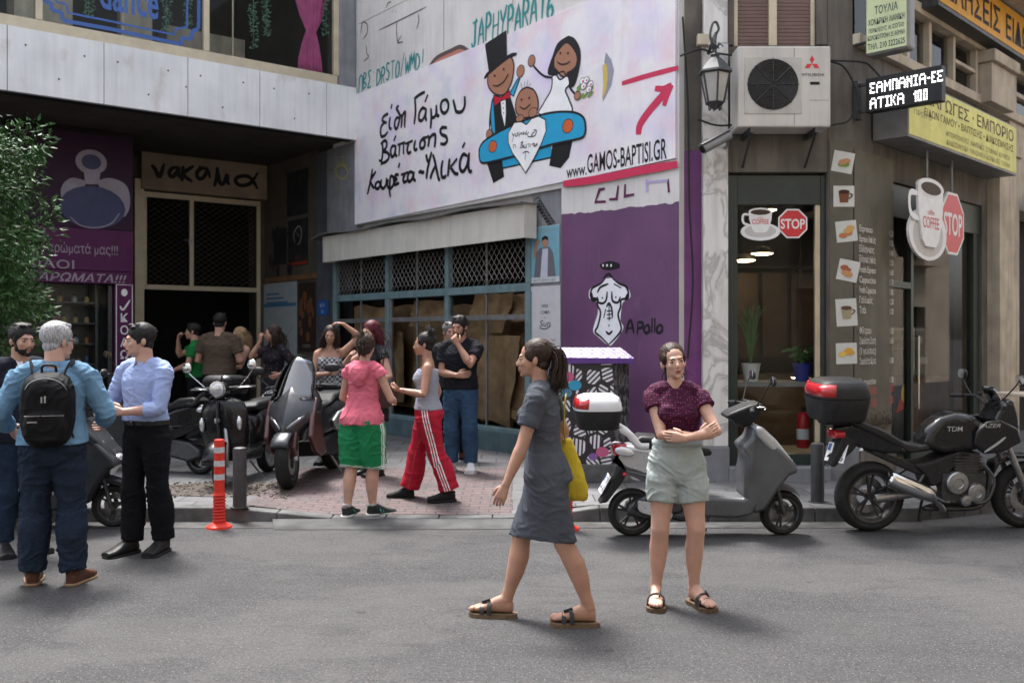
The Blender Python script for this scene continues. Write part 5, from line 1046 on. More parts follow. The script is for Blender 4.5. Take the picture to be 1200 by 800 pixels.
# opposite side of the street, behind the viewpoint (lights and reflections only)
B4 = thing('street_house', 'pale plaster house across the street behind the viewer', 'building', (0, -9, 0), PI)
mb = MB()
for i in range(8):
    x = -24 + i * 6; mb.box(x, x + 4.2, 0, .4, .0, 8.6); mb.box(x + 4.2, x + 6, 0, .4, 2.6, 4.4); mb.box(x + 4.2, x + 6, 0, .4, 7.0, 8.6)
part('wall', mb, pm('plaster_cream', (.46, .42, .36), .8, var=.15, vs=1), B4)
mb = MB(); mb.box(-24, 24, .3, .38, 0, 8.5); part('window', mb, MT['gloss_black'], B4)

p = PQ.loc(-9, -8.5); B5 = thing('side_street_house', 'warm beige plaster house across the side street, outside the picture', 'building', (p.x, p.y, 0), PQ.rz + PI)
mb = MB()
for i in range(12):
    x = -36 + i * 3.6; mb.box(x, x + 2.3, 0, .4, .0, 8.2); mb.box(x + 2.3, x + 3.6, 0, .4, 2.7, 4.3); mb.box(x + 2.3, x + 3.6, 0, .4, 6.6, 8.2); mb.box(x + 2.2, x + 3.7, -.5, -.001, 4.1, 4.25)
part('wall', mb, pm('plaster_warm', (.46, .39, .30), .8, var=.15, vs=1), B5)
mb = MB(); mb.box(-36, 7.2, .3, .38, 0, 8.1); part('window', mb, MT['gloss_black'], B5)
# ---------------------------------------------------------------- people: one continuous body, clothes and hair as children
def to_mesh(o):
    me = bpy.data.meshes.new_from_object(o.evaluated_get(bpy.context.evaluated_depsgraph_get())); old = o.data
    bpy.data.objects.remove(o); bpy.data.meshes.remove(old); return me
def remesh(mb, vox, it=3, fac=.5):
    me = mb.mesh('r'); o = bpy.data.objects.new('r', me); C.objects.link(o)
    q = o.modifiers.new('r', 'REMESH'); q.mode = 'VOXEL'; q.voxel_size = vox; q.use_smooth_shade = True
    if it: q = o.modifiers.new('s', 'SMOOTH'); q.iterations = it; q.factor = fac
    return to_mesh(o)
def disp(me, fn):
    n = len(me.vertices); a = [0.0] * (3 * n); b = [0.0] * (3 * n); me.vertices.foreach_get('co', a); me.vertex_normals.foreach_get('vector', b)
    for i in range(0, 3 * n, 3):
        d = fn(V(a[i:i + 3])); a[i] += b[i] * d; a[i + 1] += b[i + 1] * d; a[i + 2] += b[i + 2] * d
    me.vertices.foreach_set('co', a)
    me.update()
def folds(amp, sx=9, sz=9, seed=0):
    def f(c):
        w = noise.noise(V((c.x * 4, c.y * 4 + seed, c.z * 5))) * .12; z = c.z + w + c.x * .35
        a = noise.noise(V((c.x * sx + seed, c.y * sx, z * sz))); b = noise.noise(V((c.x * sx * 1.6 + 5, c.y * sx * 1.6 + seed, z * sz * 2.6))); d = noise.noise(V((c.x * 34, c.y * 34, z * 52 + seed)))
        return amp * ((1 - min(1, abs(a) * 3.0)) ** 1.5 * 1.25 + (1 - min(1, abs(b) * 2.8)) ** 2 * .55 - .3 + .10 * d)
    return f
def join(me, mbs):          # remeshed mesh + extra MBs -> new mesh with material indices
    vs = [tuple(v.co) for v in me.vertices] if me else []; fs = [tuple(p.vertices) for p in me.polygons] if me else []; mi = [p.material_index for p in me.polygons] if me else []
    for mb in mbs:
        o = len(vs); vs += [tuple(v) for v in mb.v]; fs += [tuple(i + o for i in f) for f in mb.f]; mi += mb.m
    m2 = bpy.data.meshes.new('j'); m2.from_pydata(vs, [], fs); m2.polygons.foreach_set('material_index', mi); m2.shade_smooth(); m2.update()
    if me: bpy.data.meshes.remove(me)
    return m2
def ik(a, c, l1, l2, pole):
    d = c - a; L = min(d.length, .998 * (l1 + l2)); d.normalize(); x = (l1 * l1 - l2 * l2 + L * L) / (2 * L); h = math.sqrt(max(0, l1 * l1 - x * x))
    p = V(pole); p = p - d * p.dot(d); p.normalize(); return a + d * x + p * h, a + d * L
FEM = [(.455, .05, .045, 0), (.485, .086, .064, .006), (.515, .099, .070, .008), (.555, .094, .064, .004), (.60, .078, .053, 0), (.64, .073, .050, -.002), (.69, .080, .056, -.004), (.73, .086, .066, -.010), (.77, .085, .056, -.003), (.80, .076, .043, .002), (.822, .05, .036, .004), (.84, .031, .031, .004)]
MAL = [(.455, .05, .045, 0), (.485, .086, .064, .005), (.52, .094, .069, .005), (.56, .091, .066, 0), (.61, .088, .062, -.004), (.66, .089, .060, -.003), (.71, .099, .068, -.004), (.76, .104, .066, -.002), (.80, .092, .050, .003), (.822, .06, .042, .005), (.84, .038, .037, .005)]
class Person:
    def __init__(s, H=1.68, fem=True, feet=((.09, 0, .15), (-.09, 0, -.15)), pel=(0, 0), lean=(0, 0), twist=0, hipyaw=0, hands=(None, None), poles=(None, None), head=(0, 0, 0), bulk=1.0, drop=.0, shrug=(0, 0), vox=.007, kpoles=(None, None), hs=1.0):
        s.H = K = H; s.fem = fem; s.bulk = bulk; s.vox = vox; s.T = FEM if fem else MAL
        s.P = V((pel[0], pel[1], .53 * K - drop)); L = .305 * K
        s.N = s.P + V((lean[0], lean[1], math.sqrt(L * L - lean[0] ** 2 - lean[1] ** 2))); s.tw = twist; s.hy = hipyaw
        Rh, Rs = M.Rotation(hipyaw, 3, 'Z'), M.Rotation(twist, 3, 'Z'); s.Rs = Rs; s.Rh = Rh
        sg = (1, -1); s.hip = [s.P + Rh @ V((g * .05 * K, .004, -.012 * K)) for g in sg]
        sw = .090 if fem else .108
        s.sh = [s.N + Rs @ V((g * sw * K * (1 + (bulk - 1) * .5), .006, -.034 * K + shrug[i])) for i, g in enumerate(sg)]
        s.feet = []; s.knee = []; s.ank = []
        for i in (0, 1):
            f = tuple(feet[i]) + (0, 0, 0); x, y, yaw, lift, pitch = f[:5]
            fm = M.Translation((x, y, lift)) @ M.Rotation(yaw, 4, 'Z') @ M.Translation((0, -.085 * K, 0)) @ M.Rotation(pitch, 4, 'X') @ M.Translation((0, .085 * K, 0)); s.feet.append(fm)
            a = fm @ V((0, .012 * K, .048 * K)); pole = kpoles[i] or (M.Rotation(yaw, 3, 'Z') @ V((0, -1, 0)))
            k, a2 = ik(s.hip[i], a, .2375 * K, .2345 * K, pole); s.knee.append(k); s.ank.append(a2)
        s.elb = []; s.wr = []
        for i, g in enumerate(sg):
            h = V(hands[i]) if hands[i] else s.sh[i] + Rs @ V((g * .045, -.02, -.312 * K)); pole = V(poles[i]) if poles[i] else Rs @ V((g * .5, 1, 0))
            e, w = ik(s.sh[i], h, .172 * K, .148 * K, pole); s.elb.append(e); s.wr.append(w)
        nt = s.N + V((lean[0] * .12, lean[1] * .12 - .012 * K, .032 * K)); k = K / 1.7 * (.97 if fem else 1.02) * hs
        s.HM = M.Translation(nt) @ M.Rotation(head[0], 4, 'Z') @ M.Rotation(head[1], 4, 'X') @ M.Rotation(head[2], 4, 'Y') @ M.Translation((0, -.014, .063 * K)) @ M.Scale(k, 4)
    def tor(s, f):
        T = s.T; K = s.H
        for a, b in zip(T, T[1:]):
            if f <= b[0]: break
        t = max(0, min(1, (f - a[0]) / (b[0] - a[0]))); w, d, o = [a[i] + (b[i] - a[i]) * t for i in (1, 2, 3)]
        u = max(0, (f - .53) / .305); c = s.P + V((0, 0, (f - .53) * K)) if f < .53 else s.P.lerp(s.N, u)
        R_ = M.Rotation(s.hy + (s.tw - s.hy) * min(1, u), 3, 'Z'); bk = s.bulk if f < .79 else 1
        return c + R_ @ V((0, o * K, 0)), R_ @ V((1, 0, 0)), R_ @ V((0, 1, 0)), w * K * bk, d * K * bk * (1.0 + (bk - 1) * .6)
    def torso(s, mb, f0, f1, off=0, n=22, p=2.3, cap=True):
        fs = [f0] + [t[0] for t in s.T if f0 + .004 < t[0] < f1 - .004] + [f1]; rs = []
        for f in fs:
            c, u, v, w, d = s.tor(f); o = off(f) if callable(off) else off; rs.append(ring(c, u * (w + o), v * (d + o), n, p))
        mb.rings(rs, cap)
    def limb(s, mb, pts, prof, t0, t1, off, n=14):     # pts: three joints; prof: (t 0..2, radius, backshift)
        P = []; r = []
        ts = sorted(set([t0, t1] + [q[0] for q in prof if t0 < q[0] < t1]))
        for t in ts:
            for a, b in zip(prof, prof[1:]):
                if t <= b[0]: break
            k = (t - a[0]) / (b[0] - a[0]); rad = a[1] + (b[1] - a[1]) * k; bs = a[2] + (b[2] - a[2]) * k
            p = pts[0].lerp(pts[1], t) if t <= 1 else pts[1].lerp(pts[2], t - 1)
            bend = (pts[1] - pts[0].lerp(pts[2], .5)); bend = bend.normalized() if bend.length > .01 else V((0, -1, 0))
            P.append(p - bend * bs * s.H); o = off(t) if callable(off) else off; r.append(rad * s.H + o)
        mb.tube(P, r, n)
    def arm(s, mb, i, t0=0, t1=2, off=0):
        k = .86 if s.fem else 1.0; k *= 1 + (s.bulk - 1) * .5
        pr = [(q, r * k, 0) for q, r in ((-.3, .03), (0, .036), (.12, .036), (.4, .031), (.75, .0275), (1, .0262), (1.2, .0275), (1.45, .0245), (1.75, .0185), (2, .0165))]
        s.limb(mb, (s.sh[i], s.elb[i], s.wr[i]), pr, t0, t1, off)
    def leg(s, mb, i, t0=0, t1=2, off=0):
        k = 1.0 if s.fem else .97
        pr = [(0, .057 * k, -.0), (.25, .055 * k, 0), (.5, .048 * k, 0), (.8, .0385, 0), (1, .0355, 0), (1.14, .0345, .004), (1.33, .037, .009), (1.55, .0325, .008), (1.8, .0235, .003), (2, .0215, 0)]
        s.limb(mb, (s.hip[i], s.knee[i], s.ank[i]), pr, t0, t1, off, 16)
    def foot(s, mb, i, off=0, z0=0.0, toe=0, p=2.2):
        K = s.H; rs = []
        for y, w, h, z in ((.036, .012, .016, .018), (.024, .020, .028, .028), (.004, .0205, .034, .034), (-.03, .021, .027, .027), (-.06, .026, .018, .019), (-.09, .0285, .0125, .0135), (-.112 - toe, .022, .009, .010)):
            rs.append([s.feet[i] @ (q) for q in ring(V((0, y * K - (off if y < -.1 else -off if y > .03 else 0), z * K + off * .2 + z0)), V((w * K + off, 0, 0)), V((0, 0, h * K + off * .7)), 16, p)])
        mb.rings(rs)
    def sole(s, mb, i, off=.006, h0=-.004, h1=.014, heel=0):
        K = s.H; o = []
        for y, w in ((.05, .001), (.046, .014), (.03, .024), (0, .0265), (-.03, .0255), (-.06, .031), (-.09, .034), (-.112, .028), (-.124, .013)): o.append((w * K + off, y * K))
        o = [(-a, b) for a, b in o[::-1]] + o; n = len(o)
        vs = [s.feet[i] @ V((a, b, h0)) for a, b in o] + [s.feet[i] @ V((a, b, h1 + (heel if b > -.02 * K else 0))) for a, b in o]
        mb.add(vs, [tuple(range(n)), tuple(range(2 * n - 1, n - 1, -1))] + [(j, j + n, (j + 1) % n + n, (j + 1) % n) for j in range(n)])
    def headlump(s, mb):
        mb.tf = s.HM; e = mb.ell
        e((0, .012, .035), (.073, .093, .080), 24, 16); e((0, -.028, -.02), (.060, .066, .075), 24, 16); e((0, -.034, -.062), (.046 if s.fem else .052, .052, .046), 20, 12); e((0, -.078, -.093), (.017 if s.fem else .022, .014, .015))
        e((0, -.078, .023), (.046, .015, .011)); mb.tube([(0, -.085, .016), (0, -.098, -.01), (0, -.112, -.030)], [.0075, .0085, .0105], 10); e((0, -.102, -.035), (.0165, .012, .009))
        for g in (1, -1): e((g * .036, -.064, -.024), (.021, .020, .022)); e((g * .073, .014, -.008), (.011, .019, .031), rot=M.Rotation(-g * .35, 3, 'Z'))
        e((0, -.093, -.057), (.021, .009, .0065)); e((0, -.091, -.067), (.018, .0095, .0065)); mb.tf = None
        b = s.HM @ V((0, .022, -.045)); mb.tube([s.N - V((0, 0, .03 * s.H)), s.N.lerp(b, .45), b], [(.036 if s.fem else .044) * s.H, (.0285 if s.fem else .0365) * s.H, (.030 if s.fem else .0365) * s.H], 16)
    def face(s, look=0.0, mouth=0.0):    # materials: 0 skin 1 eye white 2 iris/brow 3 lips
        mb = MB(); mb.tf = s.HM
        for g in (1, -1):
            mb.mi = 1; mb.ell((g * .031, -.0745, .001), (.0130, .0122, .0100), 12, 8); mb.mi = 2; mb.ell((g * .031 + look, -.0846, .0012), (.0066, .0045, .0066), 12, 8)
            mb.mi = 0; mb.ell((g * .031, -.0745, .0078), (.0155, .0140, .0068), 12, 8); mb.ell((g * .031, -.0735, -.0085), (.0145, .0125, .005), 12, 8)
            mb.mi = 2; mb.tube([(g * .045, -.078, .0025), (g * .031, -.0885, .0045), (g * .018, -.083, .0015)], .0016, 5)
            mb.tube([(g * .012, -.0905, .0195), (g * .028, -.0945, .0225), (g * .042, -.086, .0215), (g * .05, -.077, .0165)], [.0028, .0038, .003, .0015] if not s.fem else [.002, .0028, .0022, .0012], 6)
        mb.mi = 3; mb.ell((0, -.0945, -.0572), (.0215, .0088, .0052), 14, 8); mb.ell((0, -.0925, -.0668 - mouth), (.0185, .0093, .0058), 14, 8)
        if mouth or True: mb.mi = 2; mb.ell((0, -.0945, -.0622 - mouth * .5), (.0175, .0085, .0012 + mouth * .5), 14, 6)
        mb.tf = None; return mb
    def hand(s, i, d, n, curl=.35, palm=None, thumb=1.0, curls=None):
        mb = MB(); k = s.H / 1.7 * (.93 if s.fem else 1.04); d = V(d).normalized(); n = V(n); n = (n - d * n.dot(d)).normalized(); t = d.cross(n) * (-1 if i == 0 else 1); W = s.wr[i]
        pm_ = palm or MB(); rs = []
        for x, w, h in ((-.015, .0255, .0195), (.02, .031, .0185), (.05, .038, .0165), (.078, .040, .0135), (.09, .037, .010)): rs.append(ring(W + d * x * k, t * w * k, n * h * k, 14, 2.6))
        pm_.rings(rs)
        for j, (o, L) in enumerate(((.0285, .074), (.0098, .082), (-.0092, .076), (-.0272, .060))):
            c = curls[j] if curls else curl * (1 + .12 * j); p = W + (d * .082 + t * o) * k; pts = [p - d * .015 * k, p]; a = 0
            for q, l in enumerate((.45, .31, .24)): a += c * (.8, 1.1, .8)[q]; p = p + (d * math.cos(a) + n * math.sin(a)) * L * l * k; pts.append(p)
            mb.tube(pts, [.0092 * k, .0090 * k, .0083 * k, .0076 * k, .0056 * k], 8)
        p = W + (d * .018 + t * .024 + n * .006) * k; e = (d * .72 + t * .62 * thumb + n * .3).normalized(); p1 = p + e * .036 * k; e2 = (d * .95 + t * .2 * thumb + n * (.3 + curl * .5)).normalized(); p2 = p1 + e2 * .03 * k; p3 = p2 + (e2 + n * .25).normalized() * .022 * k
        mb.tube([p, p1, p2, p3], [.0135 * k, .0112 * k, .0098 * k, .0068 * k], 8)
        return mb
    def body(s, skin, eye, lip, handspec=((None,), (None,)), look=0, mouth=0, bare=True):
        mb = MB(); s.torso(mb, .468, .84, lambda f: -.009 if .5 < f < .81 else -.004); 
        for i in (0, 1):
            mb.tube([s.N + V((0, .004, -.01 * s.H)), s.N.lerp(s.sh[i], .55) + V((0, .004, .004)), s.sh[i]], [.027 * s.H, .027 * s.H, .030 * s.H * (.88 if s.fem else 1)], 12); mb.ell(s.sh[i] + V((0, 0, -.004 * s.H)), (.0345 * s.H * (.88 if s.fem else 1),) * 3, 14, 10); s.arm(mb, i); s.leg(mb, i); s.foot(mb, i)
            mb.ell(s.hip[i] + s.Rh @ V((0, .03 * s.H, -.0 * s.H)), (.040 * s.H, .038 * s.H, .042 * s.H)); mb.ell(s.ank[i], (.0235 * s.H,) * 3, 10, 6); mb.ell(s.knee[i], (.036 * s.H,) * 3, 12, 8)
            if s.fem: c, u, v, w, d = s.tor(.73); mb.ell(c + u * (1, -1)[i] * .042 * s.H - v * .038 * s.H, (.034 * s.H, .026 * s.H, .034 * s.H))
        s.headlump(mb); ex = []
        for i in (0, 1):
            hsp = handspec[i]; d = (s.wr[i] - s.elb[i]).normalized()
            if hsp[0] is None: hsp = (d, s.Rs @ V((-1 if i == 0 else 1, .15, 0)), .38)
            elif hsp[0] == 'd': hsp = (d,) + tuple(hsp[1:])
            ex.append(s.hand(i, *hsp[:3], palm=mb, thumb=hsp[3] if len(hsp) > 3 else 1.0, curls=hsp[4] if len(hsp) > 4 else None))
        if bare:
            for i in (0, 1):
                b = MB(); b.tf = s.feet[i]; K = s.H
                for j, (x, y, r) in enumerate(((.017, -.117, .0095), (.006, -.122, .0072), (-.004, -.119, .0068), (-.013, -.113, .0064), (-.021, -.105, .006))): g = -1 if i == 0 else 1; b.tube([(x * K * g, y * K + .03, .014 * K), (x * K * g, y * K + .008, .012 * K), (x * K * g, y * K - .006, .008 * K)], [r * K * .9, r * K, r * K * .6], 7)
                b.tf = None; ex.append(b)
        me = remesh(mb, s.vox, 3); me = join(me, ex + [s.face(look, mouth)])
        s.root = put('person', me, [skin, MT['eye_white'], eye, lip]); return s.root
    def child(s, name, me, mats, smooth=True, label=None): return put(name, me, mats, s.root, smooth=smooth, label=label)
    def childmb(s, name, mb, mats, **k): return part(name, mb, mats, s.root, **k)
    def top(s, name, mats, f0=.5, f1=.822, off=.010, loose=.015, sleeve=.55, soff=.012, flare=.008, fold=.004, vox=.008, extra=None, it=6, neck=0):
        mb = MB(); s.torso(mb, f0, f1, lambda f: off + loose * max(0, min(1, (.7 - f) / .14)))
        if s.fem:
            for i in (0, 1): c, u, v, w, d = s.tor(.73); mb.ell(c + u * (1, -1)[i] * .040 * s.H - v * .040 * s.H, (.040 * s.H, .036 * s.H, .042 * s.H))
        if sleeve > 0:
            for i in (0, 1):
                mb.tube([s.N + V((0, .004, -.014 * s.H)), s.N.lerp(s.sh[i], .55) + V((0, .004, .004)), s.sh[i]], [.030 * s.H + soff * .6, .032 * s.H + soff, .032 * s.H * (.88 if s.fem else 1) + soff], 12)
                mb.ell(s.sh[i] + V((0, 0, -.006 * s.H)), (.032 * s.H * (.88 if s.fem else 1) + soff,) * 3, 14, 10); s.arm(mb, i, 0, sleeve, lambda t: soff + flare * max(0, t / sleeve) * (1 if sleeve < 1 else .25))
        elif sleeve == 0:
            for i in (0, 1): b = s.sh[i].lerp(s.N, .38); mb.tube([b + V((0, -.02, -.12 * s.H)), b + V((0, -.012, -.035 * s.H)), b + V((0, .004, .018 * s.H)), b + V((0, .03, -.04 * s.H)), b + V((0, .03, -.12 * s.H))], [(.014, .03)] * 5, 10)
        if extra: extra(mb)
        me = remesh(mb, vox, it)
        if fold: disp(me, folds(fold, 8, 13, s.H * 10 + s.P.x))
        return s.child(name, me, mats)
    def pants(s, name, mats, ftop=.6, t1=1.93, off=.012, hem=.0, fold=.004, vox=.009, seat=.0, uv=False, it=2, knee=.006, lo=0):
        mb = MB(); s.torso(mb, .462, ftop, lambda f: off + .002)
        for i in (0, 1):
            s.leg(mb, i, 0, t1, lambda t: off - lo + seat * (1 - abs(t - .3)) * (t < 1) + (hem * max(0, (t - .9) / max(.1, t1 - .9)) if t1 > 1.2 else hem * t / t1) + (knee if .8 < t < 1.2 and t1 > 1.2 else 0))
            mb.ell(s.hip[i] + s.Rh @ V((0, .03 * s.H, 0)), (.046 * s.H + off, .045 * s.H + off, .05 * s.H))
        me = remesh(mb, vox, it)
        if fold: disp(me, folds(fold, 7, 11, s.H * 7 + s.P.y))
        if uv:
            u = me.attributes.new('u', 'FLOAT', 'POINT'); w = me.attributes.new('w', 'FLOAT', 'POINT')
            for k, v in enumerate(me.vertices):
                i = 0 if (v.co - s.P).dot(s.Rh @ V((1, 0, 0))) > 0 else 1; best = None
                if (v.co - s.knee[i]).length > (v.co - s.knee[1 - i]).length and v.co.z < s.P.z - .25: i = 1 - i
                for a, b, t in ((s.hip[i], s.knee[i], 0), (s.knee[i], s.ank[i], 1)):
                    d = b - a; q = max(-.6 if t == 0 else 0, min(1.2, (v.co - a).dot(d) / d.length_squared)); c = a + d * q; dist = (v.co - c).length
                    if best is None or dist < best[0]: best = (dist, v.co - c, t + q)
                o = s.Rh @ V(((1, -1)[i], 0, 0)); fr = s.Rh @ V((0, -1, 0)); r = best[1]; u.data[k].value = math.atan2(r.dot(fr), r.dot(o)) * r.length; w.data[k].value = best[2]
        return s.child(name, me, mats)
    def shoes(s, mats, name='shoe', off=.009, sneaker=False):
        for i in (0, 1):
            mb = MB(); s.foot(mb, i, off, .006, .006, 2.5); K = s.H; a = s.feet[i]
            mb.tube([a @ V((0, .012 * K, .04 * K)), a @ V((0, .016 * K, .062 * K))], [(.026 * K + off * .6), .0255 * K + off * .5], 14)
            me = remesh(mb, .006, 2); b = MB(); b.mi = 1; s.sole(b, i, .009, 0, .022 if sneaker else .014, .006)
            if sneaker:
                b.mi = 2; b.tf = a
                for g in (1, -1):
                    for k in range(3): b.tube([(g * .031 * K, -.028 * K - k * .016 * K, .014 * K), (g * .024 * K, -.022 * K - k * .016 * K, .042 * K - k * .005 * K)], (.004, .0055), 5)
                for k in range(4): b.tube([(-.013 * K, -.03 * K - k * .013 * K, .054 * K - k * .005 * K), (.013 * K, -.034 * K - k * .013 * K, .053 * K - k * .005 * K)], .0028, 5)
                b.tf = None
            me = join(me, [b]); s.child(name, me, mats)
    def sandals(s, straps, sole_m):
        for i in (0, 1):
            b = MB(); s.sole(b, i, .006, -.028, -.002); b.mi = 1; K = s.H; a = s.feet[i]
            def strap(y, z, w, lean=0):
                pts = [V((math.cos(q) * .034 * K, y * K + lean * math.cos(q) * K, -.004 + max(0, math.sin(q)) ** .8 * z * K)) for q in [PI * k / 10 for k in range(11)]]
                b.tf = a; b.tube(pts, (.004, w), 6, up=V((0, 1, 0))); b.tf = None
            strap(-.074, .031, .016); strap(-.052, .043, .015, .006)
            b.tf = a; b.tube([(.012 * K, -.075 * K, .034 * K), (.016 * K, -.045 * K, .046 * K)], (.004, .012), 6); b.mi = 2; b.box(.012, .03, -.056 * K, -.044 * K, .066, .07); b.tf = None
            b.tf = None; s.childmb('sandal', b, [sole_m, straps, MT['steel']], smooth=40)
    def hair(s, m, kind='short', seed=1, vox=.005, vol=0.0, extra=None, line=0.0):
        mb = MB(); mb.tf = s.HM; v = vol; random.seed(seed); line += .008 if s.fem else 0
        mb.ell((0, .021 + line, .045), (.0845 + v, .1 + v, .089 + v), 32, 20); mb.ell((0, .05, -.028), (.060 + v * .5, .046 + v * .6, .052), 18, 10)
        if kind in ('short', 'grey'):
            for k in range(16): a = random.uniform(-1.0, 1.0); mb.ell((.06 * math.sin(a), -.03 + random.uniform(-.02, .06), .105 + random.uniform(-.01, .012)), (.022, .026, .014), 8, 6)
            for g in (1, -1): mb.ell((g * .068, -.012, .02), (.009, .026, .038), 10, 8); mb.ell((g * .0665, -.025, -.006), (.006, .009, .022), 8, 6)
        else:
            for g in (1, -1): mb.ell((g * .062, .0, .03), (.02, .055, .045), 12, 8)
        st = MB(); st.tf = s.HM
        def tuft(base, ctrl, n, spread, r0, wave=.006):
            for k in range(n):
                o = V((random.gauss(0, 1), random.gauss(0, 1), random.gauss(0, 1))) * spread; ph = random.random() * 6
                P = cr([V(base) + o * .45] + [V(c) + o * (1 + .3 * j) + V((math.sin(ph + j * 2), math.cos(ph + j * 1.7), 0)) * wave for j, c in enumerate(ctrl)], 4); nn = len(P)
                st.tube(P, [r0 * (1 - .75 * (q / nn) ** 2) for q in range(nn)], 5)
        if kind == 'bun': mb.ell((0, .075, .118), (.046, .044, .042)); tuft((0, .075, .13), [(.03, .09, .155), (.05, .07, .12)], 60, .02, .0026); tuft((0, .075, .13), [(-.03, .06, .16), (-.03, .1, .13)], 40, .02, .0026)
        if kind == 'lowbun': mb.ell((0, .10, .035), (.06, .05, .06)); mb.ell((0, .10, -.04), (.05, .04, .05)); tuft((0, .11, .03), [(0, .14, .02), (0, .13, -.05)], 110, .032, .0026); tuft((0, .08, .1), [(.02, .10, .13), (.03, .11, .08)], 50, .03, .0026)
        if kind == 'ponytail': mb.ell((0, .105, .045), (.03, .03, .03)); [mb.ell((0, y, z), (r_ * .8, r_, r_ * 1.2)) for y, z, r_ in ((.13, .035, .026), (.148, .0, .028), (.15, -.04, .03), (.145, -.085, .028), (.138, -.125, .022))]; tuft((0, .11, .05), [(0, .145, .03), (0, .152, -.04), (.0, .14, -.12), (.0, .125, -.18)], 260, .016, .0030, .010)
        if kind == 'back': mb.ell((0, .085, -.03), (.052, .05, .06)); tuft((.0, .09, .0), [(.01, .10, -.05), (.02, .09, -.11)], 110, .026, .003)
        if kind == 'long':
            for g in (1, -1): tuft((g * .058, .02, .05), [(g * .082, .02, -.02), (g * .085, .02, -.09), (g * .07, .02, -.19)], 90, .016, .0045, .008)
            tuft((0, .09, .03), [(0, .11, -.05), (0, .11, -.13), (0, .09, -.2)], 110, .034, .0045, .008)
        # flyaways
        for k in range(26):
            a, b = random.uniform(0, 6.28), random.uniform(.2, 1.4); p = V((0, .024 + line, .045)) + V(((.081 + v) * math.cos(a) * math.cos(b), (.092 + v) * abs(math.sin(a)) * math.cos(b), (.083 + v) * math.sin(b))); q = (p - V((0, .02, .04))).normalized()
            st.tube(cr([p - q * .01, p + q * .004 + V((random.gauss(0, .008), .01, -.006)), p + q * .006 + V((random.gauss(0, .014), .026, -.018))], 3), [.0022] * 4 + [.0008] * 3, 4)
        if extra: extra(mb, st, tuft)
        mb.tf = None; me = remesh(mb, vox, 2)
        IM = s.HM.inverted()
        disp(me, lambda c: (lambda q: .0022 * noise.noise(V((q.x * 150, q.y * 34, q.z * 34))) + .0016 * noise.noise(V((q.x * 40 + 9, q.y * 22, q.z * 22))))(IM @ c))
        return s.child('hair', join(me, [st]), [m])
    def beard(s, m):
        mb = MB(); mb.tf = s.HM; mb.ell((0, -.036, -.066), (.0515, .0525, .042), 20, 12); mb.ell((0, -.078, -.094), (.022, .0165, .018)); mb.ell((0, -.096, -.0485), (.020, .0085, .0042))
        for g in (1, -1): mb.ell((g * .056, -.022, -.045), (.008, .022, .035), 10, 8); mb.ell((g * .02, -.092, -.06), (.0045, .009, .014), 8, 6)
        mb.tf = None; me = remesh(mb, .005, 1)
        IM = s.HM.inverted(); sc = 1
        bm = bmesh.new(); bm.from_mesh(me)
        kill = [v for v in bm.verts if (lambda q: q.z > -.047 and abs(q.x) < .044 and q.y < -.03 and not (q.z < -.04 and q.y < -.088 and abs(q.x) < .024))(IM @ v.co) or (lambda q: abs(q.x) < .017 and -.073 < q.z < -.054 and q.y < -.08)(IM @ v.co)]
        bmesh.ops.delete(bm, geom=kill, context='VERTS'); bm.to_mesh(me); bm.free()
        disp(me, lambda c: .0015 * noise.noise(c * 160)); return s.child('beard', me, [m])
    def place(s, label, loc, facing, cat='person', group=None):
        s.root.location = loc; s.root.rotation_euler = (0, 0, math.atan2(facing[0], -facing[1])); tag(s.root, label, cat, group); return s.root
    def world(s, p): return s.root.matrix_basis @ V(p)
def skinmat(name, c):
    t = NT(name); f = t.ramp(t.noise(11, 6, rough=.65), [(.3, 0.0), (.7, 1.0)]); t.bump(t.noise(260, 2), .1, .002); g = t.ramp(t.noise(120, 2), [(.62, 0.0), (.74, .35)])
    return t.out(Base_Color=t.mix(g, t.mix(f, tuple(x * .84 for x in c), (min(1, c[0] * 1.1), c[1] * 1.0, c[2] * .98)), (c[0] * .72, c[1] * .6, c[2] * .55)), Roughness=.52, Subsurface_Weight=.12, Subsurface_Radius=(.012, .005, .003), Subsurface_Scale=1.0)
def hairmat(name, c, k=1.0):
    t = NT(name); f = t.noise(60, 4, (3, .6, .6)); return t.out(Base_Color=t.mix(t.ramp(f, [(.35, 0.0), (.7, 1.0)]), tuple(x * .55 for x in c), tuple(min(1, x * 1.5) for x in c)), Roughness=.55, Specular_IOR_Level=.22)
def cloth(name, c, var=.12, rough=.85, bs=420, wr=.25):
    t = NT(name); f = t.ramp(t.noise(7, 5), [(.3, 0.0), (.7, 1.0)]); h = t.math('ADD', t.noise(bs, 2), t.math('MULTIPLY', t.noise(18, 4, (1, 1, .7)), 2.2)); t.bump(h, wr, .006)
    return t.out(Base_Color=t.mix(f, tuple(x * (1 - var) for x in c), tuple(min(1, x * (1 + var)) for x in c)), Roughness=rough, Specular_IOR_Level=.12)
def denim(name, c):
    t = NT(name); f = t.ramp(t.noise(4, 5), [(.35, 0.0), (.7, 1.0)]); col = t.mix(f, tuple(x * .65 for x in c), tuple(x * 1.25 for x in c)); col = t.mix(t.ramp(t.noise(300, 2), [(.45, 0.0), (.7, .25)]), col, (.12, .14, .18))
    t.bump(t.math('ADD', t.noise(350, 2), t.math('MULTIPLY', t.noise(16, 4), 2.5)), .35, .006); return t.out(Base_Color=col, Roughness=.9, Specular_IOR_Level=.12)
